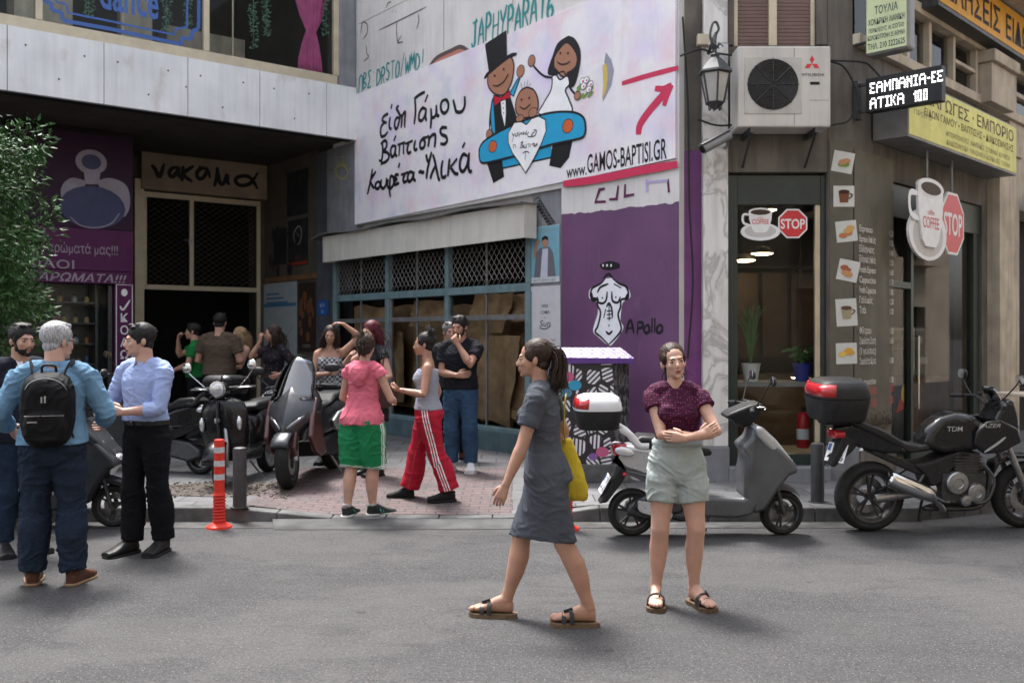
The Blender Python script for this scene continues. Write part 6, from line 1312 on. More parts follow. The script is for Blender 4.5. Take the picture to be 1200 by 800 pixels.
def dotted(name, c, d, sc=75, th=.3):
    t = NT(name); vo = t.n('TexVoronoi', Vector=t.co(), Scale=sc, Randomness=.35); f = t.math('LESS_THAN', vo.outputs['Distance'], th); t.bump(t.noise(18, 4), .25, .006)
    return t.out(Base_Color=t.mix(f, c, d), Roughness=.8, Specular_IOR_Level=.15)
def striped(name, c, s_, bands=(0, .024), half=.0065, hemw=None):
    t = NT(name); a = t.n('Attribute', attribute_name='u'); u = t.math('ABSOLUTE', a.outputs['Fac']); f = None
    for b in bands:
        g = t.math('LESS_THAN', t.math('ABSOLUTE', t.math('SUBTRACT', u, b)), half); f = g if f is None else t.math('MAXIMUM', f, g)
    if hemw:
        a2 = t.n('Attribute', attribute_name='w')
        for lo, hi in hemw: f = t.math('MAXIMUM', f, t.math('MULTIPLY', t.math('GREATER_THAN', a2.outputs['Fac'], lo), t.math('LESS_THAN', a2.outputs['Fac'], hi)))
    n_ = t.ramp(t.noise(6, 4), [(.3, .85), (.7, 1.1)]); t.bump(t.noise(20, 4, (1, 1, .6)), .3, .006)
    return t.out(Base_Color=t.mix(f, t.mix(1.0, c, n_, 'MULTIPLY'), s_), Roughness=.75, Specular_IOR_Level=.15)
MT['eye_white'] = pm('eye_white', (.34, .31, .29), .4, var=0, Specular_IOR_Level=.2); MT['iris'] = pm('dark_iris', (.02, .012, .009), .25, var=0)
LIP = pm('lip', (.33, .11, .09), .4, var=.05); LIPM = pm('lip_pale', (.30, .14, .11), .5, var=.05)
SK1 = skinmat('skin_olive', (.38, .22, .155)); SK2 = skinmat('skin_light', (.45, .275, .205)); SK3 = skinmat('skin_tan', (.34, .192, .132))
HB = hairmat('hair_dark_brown', (.030, .018, .013)); HK = hairmat('hair_black', (.012, .010, .010)); HG = hairmat('hair_grey', (.30, .30, .31)); HBL = hairmat('hair_blond', (.30, .20, .11)); HR = hairmat('hair_dark_red', (.075, .010, .018)); HM_ = hairmat('hair_brown', (.030, .016, .011))
# ---------------------------------------------------------------- the people
def dirto(a, b): d = V(b) - V(a); return d
# woman in the grey dress walking left
q = gp(634, 727); Yw = q.y
p = Person(1.70, True, feet=((.07, .27, .05, .028, 0), (-.055, -.235, -.05, .028, 0)), pel=(0, .03), lean=(0, -.03), drop=.008, twist=-.12, hipyaw=.12, hands=((.26, -.20, .80), (-.30, .03, .88)), poles=((.3, 1, 0), (-.6, .8, 0)), head=(-.02, .03, 0), vox=.006)
p.body(SK3, MT['iris'], LIP, ((('d'), (-1, .1, 0), .45), (None,)), mouth=.003)
def skirt(s, mb, f0, zh, off, flare=0):
    K = s.H; rs = []; c, u, v, w, d = s.tor(f0); rs.append(ring(c, u * (w + off), v * (d + off), 28, 2.2)); c, u, v, w, d = s.tor(.545); rs.append(ring(c, u * (w + off), v * (d + off + .006), 28, 2.2)); c, u, v, w, d = s.tor(.515); rs.append(ring(c, u * (w + off), v * (d + off + .010), 28, 2.2))
    z0 = c.z
    for k in range(1, 9):
        z = z0 + (zh - z0) * k / 8; L = []
        for i in (0, 1):
            a, b = (s.hip[i], s.knee[i]) if z > s.knee[i].z else (s.knee[i], s.ank[i]); t = max(0, min(1, (a.z - z) / max(.01, a.z - b.z))); L.append(a.lerp(b, t))
        m = (L[0] + L[1]) / 2; dv = (L[0] - L[1]); dv.z = 0; r = (.057 - .018 * min(1, (z0 - z) / (.25 * K))) * K + off
        ax = dv.normalized(); ay = V((-ax.y, ax.x, 0)); u0 = s.Rh @ V((1, 0, 0))
        if ax.dot(u0) < 0: ax = -ax; ay = -ay
        la, lb = dv.length / 2 + r + flare * k / 8, r * 1.12 + flare * k / 8; rr = []
        for q in range(28):     # keep ring start aligned with the hips
            t = 2 * PI * q / 28; dd = u0 * math.cos(t) + (s.Rh @ V((0, 1, 0))) * math.sin(t); ca, cb = dd.dot(ax), dd.dot(ay); k2 = 1 / math.sqrt((ca / la) ** 2 + (cb / lb) ** 2); rr.append(V((m.x, m.y, z)) + dd * k2)
        rs.append(rr)
    mb.rings(rs)
def dressx(mb): skirt(p, mb, .6, .50, .019); mb.tube([p.N + V((0, .012, -.012)), p.N + V((0, .004, .03))], [(.054 * 1.1), .05], 14)
p.top('dress', cloth('cloth_slate', (.062, .068, .082), .15, wr=.4), .56, .826, .009, .003, .62, .017, .006, .0045, .007, dressx)
p.hair(HB, 'ponytail', 5)
p.sandals(pm('sandal_black', (.02, .02, .02), .45), pm('cork', (.12, .08, .05), .8, var=.3, vs=60))
mb = MB(); c, u, v, w, d = p.tor(.6); pts = [c + u * (w + .022) * math.cos(t) + v * (d + .022) * math.sin(t) for t in [2 * PI * k / 28 for k in range(28)]]
p.place('woman in a slate grey short sleeved dress and sandals striding to the left', (q.x, q.y, 0), (-1, .12))
g = M.Translation(p.root.location) @ p.root.rotation_euler.to_matrix().to_4x4()
# yellow bag on her far arm
hw = g @ p.elb[1]; t = thing('tote_bag', 'limp yellow cloth tote bag hanging behind the woman in grey', 'bag', (at(671, 545, Yw + .12)))
mb = MB(); rs = []
for z, w, d, dx in ((.16, .025, .02, -.035), (.10, .045, .028, -.03), (.0, .062, .035, -.012), (-.12, .075, .04, .012), (-.19, .078, .036, .022), (-.215, .07, .015, .024)): rs.append(ring(V((dx, 0, z)), V((w, .01, 0)), V((0, d, 0)), 18, 2.4))
mb.rings(rs); me = remesh(mb, .008, 1); disp(me, folds(.006, 14, 5)); put('pouch', me, [cloth('cloth_yellow', (.44, .33, .03), .15)], t, smooth=True)
mb = MB()
for dy in (-.02, .02): mb.tube(cr([(-.045, dy, .14), (-.055, dy, .26), (-.045, dy * .6, .40), (-.04, .02, .43)], 5), (.004, .014), 6)
part('strap', mb, cloth('cloth_strap', (.42, .30, .03)), t, smooth=True)
# woman with crossed arms
q = gp(792, 708)
p = Person(1.635, True, hs=1.05, feet=((.125, -.0, .42, .028, 0), (-.125, .0, -.10, .028, 0)), pel=(.01, .02), lean=(-.01, .01), hipyaw=.0, twist=.0, drop=-.024, hands=((.03, -.235, 1.085), (.13, -.175, 1.09)), poles=((1, .15, -.35), (-1, .1, -.5)), head=(.12, -.05, -.13), vox=.0055)
p.body(SK2, MT['iris'], LIP, (((-.9, .25, .06), (.2, 1, 0), .25), ((.78, -.02, .5), (.15, 1, -.1), .32)), mouth=.002, look=.002)
p.top('blouse', dotted('blouse_plum', (.042, .007, .024), (.30, .06, .15), 62, .22), .612, .826, .012, .008, .36, .012, .012, .004, .006)
p.pants('shorts', cloth('linen_grey', (.30, .335, .325), .12, wr=.5), .628, .56, .024, .010, .006, .006, .006, lo=.016)
mb = MB(); c, u, v, w, d = p.tor(.61)
c, u, v, w, d = p.tor(.615); mb.rings([ring(c + V((0, 0, z)), u * (w + .0305), v * (d + .0305), 32, 2.3) for z in (-.017, .017)], False); p.childmb('waistband', mb, cloth('linen_band', (.285, .32, .31), .1), smooth=40, solid=.004)
p.hair(HM_, 'back', 7, vol=.0)
p.sandals(pm('sandal_black2', (.02, .02, .022), .35), pm('cork2', (.10, .065, .04), .8, var=.3, vs=60))
p.place('woman in a dotted plum top and grey shorts standing with arms crossed', (q.x, q.y, 0), (-.06, -1))
# man in the pale blue shirt
q = gp(172, 647)
p = Person(1.80, False, feet=((.10, .06, .25), (-.10, -.08, -.1)), pel=(0, .0), lean=(0, -.02), twist=.05, hands=((.03, -.27, 1.13), (-.15, -.27, 1.10)), poles=((.8, .5, -.5), (-.8, .5, -.5)), head=(-.62, .06, 0), bulk=.97, vox=.0075)
p.body(SK2, MT['iris'], LIPM, (((-.75, -.45, .12), (.2, 1, -.2), .5), ((-.1, -.9, .25), (.8, .2, .3), .6)), bare=False, mouth=.004)
shirt = cloth('shirt_light_blue', (.28, .345, .56), .08, wr=.35)
def collar(s, m, nm='collar'):
    mb = MB(); n = s.N + V((0, 0, .0)); r = .05 * s.H / 1.7
    for k in range(2): pass
    rs = [ring(n + V((0, .004 - dz * .2, .002 + dz)), V((r + e, 0, 0)), V((0, r + e, 0)), 20) for dz, e in ((-.02, .018), (.022, .006), (.034, .007), (.03, .013), (.0, .024))]
    mb.rings(rs, False)
    for g in (1, -1): mb.add([n + V((g * .008, -r - .02, .015)), n + V((g * .05, -r * .75 - .012, .018)), n + V((g * .045, -r - .03, -.035)), n + V((g * .012, -r - .032, -.01))], [(0, 1, 2, 3) if g > 0 else (3, 2, 1, 0)])
    return s.childmb(nm, mb, m, smooth=40)
p.top('shirt', shirt, .582, .826, .013, .026, 1.45, .011, .009, .005, .007); collar(p, shirt)
mb = MB(); y = -1
for k in range(7): f = .58 + k * .034; c, u, v, w, d = p.tor(f); mb.ell(c - v * (d + .02 + .03 * max(0, min(1, (.7 - f) / .14))), (.005, .003, .005), 6, 4)
p.childmb('button', mb, MT['white_paint'])
trous = cloth('trouser_black', (.006, .006, .008), .2); p.pants('trousers', trous, .590, 1.96, .016, .030, .006)
mb = MB(); c, u, v, w, d = p.tor(.574); mb.rings([ring(c + V((0, 0, z)), u * (w + .030), v * (d + .030), 28, 2.3) for z in (-.018, .018)], False); mb.box(c.x - .02, c.x + .02, c.y - d - .042, c.y - d - .030, c.z - .018, c.z + .018); p.childmb('belt', mb, MT['black'], smooth=40)
p.hair(HK, 'short', 3); p.shoes([pm('leather_black', (.012, .012, .012), .5), MT['rubber']])
p.place('man in a pale blue shirt and black trousers talking with hands raised', (q.x, q.y, 0), (-.42, -.9))
# grey haired man with the backpack
q = gp(62, 683)
p = Person(1.80, False, feet=((-.01 + .14, -.02, .1), (-.15, .06, -.35)), pel=(0, 0), lean=(0, -.06), twist=0, hands=((.30, -.22, 1.05), (-.29, -.28, 1.08)), poles=((.45, 1, -.2), (-.45, 1, -.2)), head=(-.75, .1, 0), bulk=1.08, vox=.0075)
p.body(SK2, MT['iris'], LIPM, (('d', (-1, 0, 0), .5), ('d', (1, 0, 0), .5)), bare=False)
chamb = cloth('chambray', (.115, .215, .32), .15, wr=.45); p.top('shirt', chamb, .54, .826, .015, .035, 1.75, .018, .008, .0055, .007); collar(p, chamb)
p.pants('jeans', denim('denim_dark', (.007, .014, .030)), .60, 1.97, .026, .022, .009)
p.hair(HG, 'grey', 9, vol=.004); p.shoes([pm('leather_brown', (.07, .03, .018), .45), pm('sole_tan', (.20, .13, .08), .7)])
mb = MB(); mb.tf = p.HM
for g in (1, -1): mb.tube(cr([(g * .076, .02, .012), (g * .078, -.04, .01), (g * .066, -.085, .006)], 3), .002, 5); mb.tube([(g * .031 + .024 * math.cos(k * .6), -.096, .001 + .017 * math.sin(k * .6)) for k in range(12)], .0018, 4)
mb.tf = None; p.childmb('glasses', mb, MT['black'])
p.place('grey haired man seen from behind in a denim shirt and jeans', (q.x, q.y, 0), (-.30, 1))
g = p.root; c, u, v, w, d = p.tor(.69)
t = thing('backpack', 'full black backpack on the back of the grey haired man', 'backpack', g.matrix_basis @ (c + v * (d + .05)) if False else g.location + g.rotation_euler.to_matrix() @ (c + v * (d + .035)), g.rotation_euler.z)
mb = MB(); rs = [ring(V((0, y, z)), V((w_, 0, 0)), V((0, 0, h_)), 24, 3.2) for y, w_, h_, z in ((0, .14, .22, -.02), (.02, .165, .25, -.02), (.09, .168, .25, -.025), (.15, .155, .235, -.04), (.185, .12, .19, -.06))]
mb.rings(rs); mb.rings([ring(V((0, y, -.14)), V((w_, 0, 0)), V((0, 0, h_)), 20, 3.0) for y, w_, h_ in ((.15, .135, .11), (.205, .13, .105), (.225, .105, .085))])
me = remesh(mb, .009, 3); disp(me, folds(.005, 9, 8, 4)); put('pouch', me, [cloth('nylon_black', (.005, .005, .006), .2, .6, 600)], t, smooth=True)
mb = MB(); mb.tube(cr([(-.045, .02, .215), (-.035, .04, .27), (.035, .04, .27), (.045, .02, .215)], 5), .009, 7); part('handle', mb, MT['black'], t)
mb = MB(); mb.tube(cr([(-.15, .13, .05), (-.1, .175, .155), (0, .18, .19), (.1, .175, .155), (.15, .13, .05)], 4), .0035, 5); mb.tube([(-.12, .222, -.055), (.12, .222, -.055)], .003, 5); mb.box(-.012, .0, .218, .224, .03, .075); mb.box(.01, .02, .218, .224, .03, .07); mb.box(.04, .1, .228, .231, -.1, -.09); part('zip', mb, MT['steel'], t)
for s_ in (1, -1):
    mb = MB(); mb.tube(cr([(s_ * .085, .05, .15), (s_ * .105, .03, .24), (s_ * .125, -.05, .285), (s_ * .13, -.15, .26), (s_ * .13, -.235, .12), (s_ * .14, -.2, -.06), (s_ * .15, -.05, -.18), (s_ * .14, .02, -.2)], 5), (.006, .03), 8); part('strap', mb, MT['black'], t)
# man in the dark suit jacket
q = gp(22, 648)
p = Person(1.80, False, feet=((.1, 0, .2), (-.1, .05, -.2)), lean=(0, -.02), head=(.1, .05, 0), bulk=1.05, vox=.009, hands=((.22, -.2, 1.0), (-.25, -.05, .88)))
p.body(SK1, MT['iris'], LIPM, bare=False); p.top('shirt', pm('shirt_white', (.55, .56, .6), .8), .6, .828, .006, 0, -1, fold=0); collar(p, pm('shirt_white_collar', (.58, .59, .63), .8))
def lapels(mb): pass
p.top('jacket', cloth('wool_navy', (.012, .014, .022), .2), .49, .81, .02, .02, 1.9, .022, .006, .004, .009)
mb = MB(); c, u, v, w, d = p.tor(.78); mb.add([c - v * (d + .026) + V((-.05, 0, .07)), c - v * (d + .026) + V((.05, 0, .07)), c - v * (d + .034) + V((0, 0, -.13))], [(0, 1, 2)]); p.childmb('shirt_front', mb, MT['white'], solid=.004)
p.pants('jeans', denim('denim_mid', (.012, .026, .055)), .595, 1.96, .02, .02, .006); p.hair(HK, 'short', 6); p.beard(HK); p.shoes([pm('leather_black2', (.014, .013, .013), .4), MT['rubber']])
p.place('bearded man in a dark jacket and jeans at the left edge', (q.x, q.y, 0), (.75, -.65))
# woman in pink hoodie and green shorts
q = gp(427, 607); zf = pz(q.x, q.y) * .5
p = Person(1.70, True, feet=((-.085 + .2, .10, .2), (-.075, -.06, -.55)), pel=(.01, .02), lean=(.0, -.03), twist=.12, hands=((.20, -.27, 1.02), (-.13, -.32, 1.06)), poles=((.7, 1, -.3), (-.7, 1, -.3)), head=(.3, .1, 0), bulk=.92, vox=.007)
p.body(SK2, MT['iris'], LIP, bare=False)
def hood(mb):
    for i in (0, 1): mb.ell(p.hip[i] + V((0, .032 * p.H, .012 * p.H)), (.062 * p.H, .062 * p.H, .048 * p.H))
    c, u, v, w, d = p.tor(.79); mb.ell(c + v * (d + .026) + V((0, 0, .0)), (.095, .042, .085), 16, 10, M.Rotation(.25, 3, 'X')); mb.ell(c + v * (d + .032) + V((0, 0, -.06)), (.06, .034, .065)); mb.tube([p.N + V((0, .03, -.02)), p.N + V((0, .02, .03))], [.085, .062], 16)
    c, u, v, w, d = p.tor(.53); mb.rings([ring(c + V((0, 0, z)), u * (w + .02), v * (d + .022), 24, 2.3) for z in (-.03, .03)])
pink = cloth('jersey_pink', (.52, .12, .17), .1, wr=.45); p.top('hoodie', pink, .512, .822, .018, .044, .20, .016, .012, .006, .007, hood)
mb = MB(); c, u, v, w, d = p.tor(.79); rs = []
for z, hw, dp, y in ((.075, .085, .045, .0), (.05, .105, .06, .012), (.0, .105, .062, .022), (-.06, .08, .05, .028), (-.11, .045, .034, .03), (-.135, .014, .014, .028)): rs.append(ring(c + v * (d + y) + V((0, 0, z)), u * hw, v * dp, 22, 2.2))
mb.rings(rs); me = remesh(mb, .007, 2); disp(me, folds(.007, 12, 9, 2)); p.child('hood', me, [pink])
p.pants('basketball_shorts', striped('jersey_green', (.012, .165, .062), (.62, .64, .63), (.006, .026), .005, [(.985, 1.005), (1.03, 1.05)]), .56, 1.06, .028, .026, .007, .009, .015, uv=True)
p.hair(HB, 'lowbun', 4, vol=.008)
p.shoes([pm('sneaker_black', (.018, .022, .022), .6), pm('sneaker_sole', (.50, .49, .46), .7), pm('sneaker_teal', (.04, .26, .22), .5)], sneaker=True)
mb = MB()
for i in (0, 1): mb.tube([p.ank[i] + V((0, 0, .01)), p.ank[i].lerp(p.knee[i], .10)], [.0235 * 1.7, .0245 * 1.7], 14)
p.childmb('sock', mb, pm('sock_grey', (.34, .32, .30), .9), smooth=True)
p.place('person in a pink hoodie and green striped shorts seen from behind', (q.x, q.y, zf), (.42, .9))
# woman in red track trousers
q = gp(499, 588, .06); zf = pz(q.x, q.y) + .004
p = Person(1.67, True, feet=((.05, .23, .25), (-.09, -.20, -.05)), pel=(0, .02), lean=(.0, .0), twist=.10, hipyaw=-.02, drop=.012, hands=((.19, -.22, 1.10), (-.17, .0, .84)), poles=((.4, 1, -.5), (-.7, 1, 0)), head=(.0, .04, 0), vox=.007)
p.body(SK3, MT['iris'], LIP, (('d', (-.4, .1, .8), .75), (None,)), bare=False, mouth=.002)
p.top('tank_top', cloth('jersey_grey', (.27, .285, .34), .1, wr=.4), .545, .785, .016, .012, 0, fold=.004)
p.pants('track_trousers', striped('track_red', (.34, .012, .03), (.66, .66, .67), (0, .024), .0055), .605, 1.96, .018, .046, .006, .009, .012, uv=True)
mb = MB()
random.seed(11); d = p.wr[0] - p.elb[0]
for k in range(26):
    c = p.elb[0] + d * random.uniform(.3, .92); a = random.uniform(0, 6.28); o = d.orthogonal().normalized(); o2 = d.cross(o).normalized(); n_ = o * math.cos(a) + o2 * math.sin(a); r = (.0275 - .010 * ((c - p.elb[0]).length / d.length)) * .86 * p.H; 
    mb.tube([c + n_ * (r + .0005) - d.normalized() * .012, c + (n_ + (o2 * math.cos(a) - o * math.sin(a)) * .3).normalized() * (r + .001) + d.normalized() * .012], (.0035, .0012), 5)
p.childmb('tattoo', mb, pm('tattoo_ink', (.10, .09, .10), .6))
p.hair(HK, 'bun', 8, vol=.001)
mb = MB(); mb.tf = p.HM; mb.tube([(-.02, .07, .128), (.0, .085, .137), (.03, .1, .13)], .012, 8); mb.tf = None
p.shoes([pm('shoe_black_suede', (.012, .012, .013), .8), MT['rubber']])
p.place('woman in red track trousers with white side stripes holding her arm out', (q.x, q.y, zf), (-1, .05))
# man in black tee
q = gp(540, 552, .13)
p = Person(1.80, False, feet=((.13, -.02, .25), (-.12, .0, -.25)), lean=(.0, .0), pel=(0, 0), hands=((.035, -.22, 1.47), (.02, -.21, 1.12)), poles=((.75, .1, -1), (-.8, .2, -1)), head=(-.15, .12, 0), bulk=1.03, vox=.008)
p.body(SK3, MT['iris'], LIPM, (((-.5, -.1, .85), (0, 1, .2), 1.0), ((.9, 0, .1), (0, 1, 0), .4)), bare=False)
p.top('t_shirt', cloth('cotton_black', (.011, .012, .016), .2), .53, .826, .015, .02, .62, .017, .012, .005)
p.pants('jeans', denim('denim_blue', (.026, .062, .12)), .595, 1.96, .02, .016, .006); p.hair(HK, 'short', 2); p.beard(HK)
p.shoes([pm('canvas_white', (.52, .52, .52), .8), MT['white_paint']]); p.place('bearded man in a black T-shirt and jeans with a hand on his chin', (q.x, q.y, .134), (-.25, -1))
# person with dark red hair behind the pink hoodie
q = V((at(438, 500, 10.9).x, 10.9, .13))
p = Person(1.74, True, head=(.2, .1, 0), hands=((.2, -.2, 1.05), (-.1, -.25, 1.35)), vox=.009); p.body(SK2, MT['iris'], LIP, bare=False)
p.top('dress', dotted('dress_black_dot', (.012, .012, .014), (.4, .4, .4), 60, .16), .56, .82, .012, .005, .3, .012, .01, .004, .009, lambda mb: skirt(p, mb, .6, .62, .02, .05)); p.hair(HR, 'long', 5, vol=.006); p.shoes([MT['black'], MT['rubber']])
p.place('woman with long dark red hair in a black dotted dress, hidden behind the pink hoodie', q, (-.6, -.5))
t = thing('shoulder_bag', 'dark brown leather bag held between the pink hoodie and the red trousers', 'bag', at(455, 463, 10.55)); mb = MB(); mb.rings([ring(V((0, y, 0)), V((.1, 0, .02)), V((0, 0, .13)), 18, 3) for y in (-.06, -.04, .04, .06)]); part('pouch', mb, pm('leather_dark_brown', (.04, .018, .016), .5), t, smooth=40); mb = MB(); mb.tube(cr([(-.08, 0, .1), (-.05, 0, .4), (.0, .05, .6), (.06, 0, .4), (.08, 0, .1)], 5), .008, 6); part('strap', mb, MT['black'], t)
# grey haired person partly hidden behind the man in black
q = V((at(519, 500, 12.2).x, 12.2, .13))
p = Person(1.74, False, head=(0, 0, 0), bulk=1.1, vox=.01, feet=((.28, 0, .3), (-.1, 0, -.2)), pel=(.08, 0)); p.body(SK1, MT['iris'], LIPM, bare=False); p.top('t_shirt', cloth('cotton_charcoal', (.02, .02, .022)), .53, .826, .015, .02, .6, fold=.004, vox=.01); p.pants('trousers', trous, .595, 1.96, .02, .02, .005, .011); p.hair(hairmat('hair_ash', (.12, .115, .11)), 'short', 5); p.shoes([pm('leather_brown2', (.10, .03, .02), .5), MT['rubber']])
p.place('older person with ash grey hair mostly hidden behind the man in black', q, (.4, -1))
# woman with her hand on her head behind the scooters
q = V((at(387, 500, 11.9).x, 11.9, .13))
p = Person(1.70, True, head=(.05, .08, .08), hands=((.17, -.05, 1.72), (.02, -.22, 1.12)), poles=((1, .1, .15), (-.8, .3, -.6)), vox=.008); p.body(SK3, MT['iris'], LIP, (((-.8, -.1, .15), (0, .1, -1), .4), ('d', (0, 1, 0), .4)), bare=False)
t = NT('plaid_cloth'); ck = t.n('TexChecker', Vector=t.co((1, .3, 1)), Scale=34.0, Color1=(.03, .03, .035), Color2=(.34, .35, .38)); plaid = t.out(Base_Color=ck.outputs[0], Roughness=.8)
p.top('strap_top', plaid, .56, .77, .010, .012, 0, fold=.003); p.pants('trousers', trous, .6, 1.95, .012, .01, .004, .01); p.hair(HB, 'long', 12, vol=.004); p.shoes([MT['black'], MT['rubber']])
p.place('woman in a checked strappy top raising a hand to her forehead', q, (.0, -1))
# woman in the floral dress
q = V((at(322, 500, 13.3).x, 13.3, .13))
p = Person(1.72, True, head=(-.55, .05, 0), hands=((.2, -.1, 1.05), (-.03, -.23, 1.50)), poles=((.8, 1, 0), (-.7, .1, -1)), vox=.01); p.body(SK1, MT['iris'], LIP, (('d', (-1, 0, 0), .4), ((.2, -.1, .95), (0, 1, 0), .8)), bare=False)
p.top('dress', dotted('dress_floral', (.012, .011, .016), (.32, .12, .12), 26, .16), .55, .822, .012, .01, .7, .014, .012, .004, .01, lambda mb: skirt(p, mb, .6, .75, .02, .04)); p.hair(HB, 'long', 2, vol=.002); p.shoes([MT['black'], MT['rubber']])
p.place('woman in a dark floral dress with her hand at her mouth', q, (-.55, -.8))
# the group in the doorway
q = V((at(283, 500, 14.8).x, 14.8, .13))
p = Person(1.70, True, head=(-.3, .1, 0), hands=((-.12, -.2, 1.1), (.1, -.2, 1.14)), poles=((.7, .2, -.6), (-.7, .2, -.6)), vox=.01); p.body(SK2, MT['iris'], LIP, bare=False)
p.top('strapless_top', cloth('top_black', (.012, .012, .013)), .55, .75, .010, .006, -1, fold=.003, vox=.01); p.pants('trousers', trous, .6, 1.95, .012, .01, .004, .011); p.hair(HBL, 'long', 4, vol=.003); p.shoes([MT['black'], MT['rubber']])
p.place('blond woman in a strapless black top in the dark doorway', q, (-.7, -.7))
q = V((at(257, 500, 14.2).x, 14.2, .13))
p = Person(1.90, False, head=(.1, .05, 0), bulk=1.18, vox=.01, hands=((.2, -.25, 1.2), (-.2, -.25, 1.2))); p.body(SK1, MT['iris'], LIPM, bare=False)
p.top('t_shirt', cloth('cotton_brown', (.075, .055, .04)), .53, .826, .016, .02, .65, .017, .012, .005, .01); p.pants('trousers', trous, .595, 1.96, .02, .02, .005, .011); p.hair(HK, 'short', 8); p.shoes([MT['black'], MT['rubber']])
p.place('broad man in a brown T-shirt seen from behind in front of the doorway', q, (.1, 1))
q = V((at(229, 500, 14.9).x, 14.9, .13))
p = Person(1.76, False, head=(-.1, .05, 0), vox=.01, hands=((.16, -.3, 1.05), (-.03, -.26, 1.5)), poles=((.7, 1, 0), (-.6, .2, -1))); p.body(SK1, MT['iris'], LIPM, (('d', (-1, 0, 0), .4), ((.1, .1, 1), (0, 1, 0), .8)), bare=False)
p.top('t_shirt', cloth('cotton_green', (.012, .14, .035)), .53, .826, .014, .02, .6, .015, .012, .005, .01); p.pants('trousers', trous, .595, 1.96, .02, .02, .005, .011); p.hair(HK, 'short', 4); p.shoes([MT['black'], MT['rubber']])
p.place('person in a green T-shirt in profile at the dark doorway', q, (-.95, -.2))
# ---------------------------------------------------------------- scooters and motorcycle
def wheel(root, x, R_, w, rim_m, spokes=5, y=0, steer=0, disc=1):
    mb = MB(); rr = R_ * .66; mb.lathe([(.001, -.03), (.035, -.035), (.035, .035), (.001, .03)], 14, ax='Y')
    for k in range(spokes):
        a = 2 * PI * k / spokes + .3
        for da in (-.16, .16): mb.tube([(.02 * math.cos(a), 0, .02 * math.sin(a)), (rr * 1.02 * math.cos(a + da), 0, rr * 1.02 * math.sin(a + da))], [(.013, .016), (.009, .013)], 6, up=V((0, 1, 0)))
    o = part('wheel', mb, rim_m, root, smooth=40); o.location = (x, y, R_); o.rotation_euler = (0, 0, steer)
    mb = MB(); h = w * .42; mb.lathe([(rr, -h), (rr * 1.09, -h * 1.05), (rr * 1.07, -h * .7), (rr * .98, -h * .4), (rr * .98, h * .4), (rr * 1.07, h * .7), (rr * 1.09, h * 1.05), (rr, h), (rr * .95, h * .6), (rr * .95, -h * .6)], 36, ax='Y', close=True); part('rim', mb, rim_m, o, smooth=40)
    mb = MB(); pr = []
    for k in range(17):
        t = -.95 + 1.9 * k / 16; a = t * 2.0; pr.append((rr * 1.05 + (R_ - rr * 1.05) * max(0, math.cos(a * .62)) ** .75, w * .5 * math.sin(a * .78) * 1.02))
    pr += [(rr * 1.0, w * .34), (rr * 1.0, -w * .34)]; mb.lathe(pr, 44, ax='Y', close=True)
    for k in range(40):
        a = 2 * PI * k / 40
        for g in (1, -1):
            p0 = V((R_ * .997 * math.cos(a), g * w * .06, R_ * .997 * math.sin(a))); p1 = V((R_ * .955 * math.cos(a + .07), g * w * .38, R_ * .955 * math.sin(a + .07))); mb.tube([p0, p1], (.0035, .0022), 4)
    part('tyre', mb, MT['rubber'], o, smooth=50)
    if disc:
        mb = MB(); mb.lathe([(R_ * .30, .045 * disc), (R_ * .52, .045 * disc), (R_ * .52, .050 * disc), (R_ * .30, .050 * disc)], 28, ax='Y', close=True); part('brake_disc', mb, MT['steel'], o, smooth=40)
    return o
def pan(root, name, pts, hw, m, bev=.025, tap=None, sm=True, y0=0, k=0, seg=3):
    if k: pts = [(q.x, q.z) for q in cr([(a, 0, b) for a, b in pts + [pts[0]]], k)][:-1]
    mb = MB(); mb.prism(pts, -hw, hw)
    if tap:
        for v in mb.v: v.y *= tap(v.x, v.z)
    for v in mb.v: v.y += y0
    return part(name, mb, m, root, smooth=50, bevel=bev, seg=seg)
def mirror(root, base, tip, size=(.06, .042), m=None, face=(-1, 0, 0), rnd=False):
    mb = MB(); base, tip = V(base), V(tip); mid = base.lerp(tip, .6) + V((0, (tip.y - base.y) * .3, .02)); mb.tube(cr([base, mid, tip], 4), .0065, 6)
    f = V(face).normalized(); u = f.cross(V((0, 0, 1))).normalized(); v = u.cross(f); mb.rings([ring(tip - f * d, u * size[0] * k, v * size[1] * k, 20, 2.6) for d, k in ((.0, .98), (.012, 1), (.028, .8), (.035, .35))]); o = part('mirror', mb, m or MT['black'], root, smooth=45)
    mb = MB(); mb.rings([ring(tip + f * d, u * size[0] * .9, v * size[1] * .9, 20, 2.6) for d in (.0012, .003)]); part('mirror_glass', mb, MT['mirror'], o); return o
def plate(root, c, tilt, yaw=0, txt=('ΙΖΧ', '4436')):
    mb = MB(); mb.box(-.003, .003, -.095, .095, -.085, .085); o = part('number_plate', mb, MT['plate'], root, bevel=.002); o.location = c; o.rotation_euler = (0, tilt, yaw)
    b = MB(); b.tf = M.Rotation(-PI / 2, 4, 'Z'); b.text(txt[0], 0.015, .01, .055, -.0036, al='C', bold=.008); b.text(txt[1], 0, -.068, .06, -.0036, al='C', bold=.008); b.mi = 1; b.quad(-.09, -.06, .01, .075, -.0035); part('plate_text', b, [MT['ink'], MT['blue']], o)
def indicator(root, c, m=None, r=.028):
    mb = MB(); mb.ell(c, (r * .8, r, r * .8), 12, 8); part('indicator', mb, m or MT['amber_lens'], root, smooth=True)
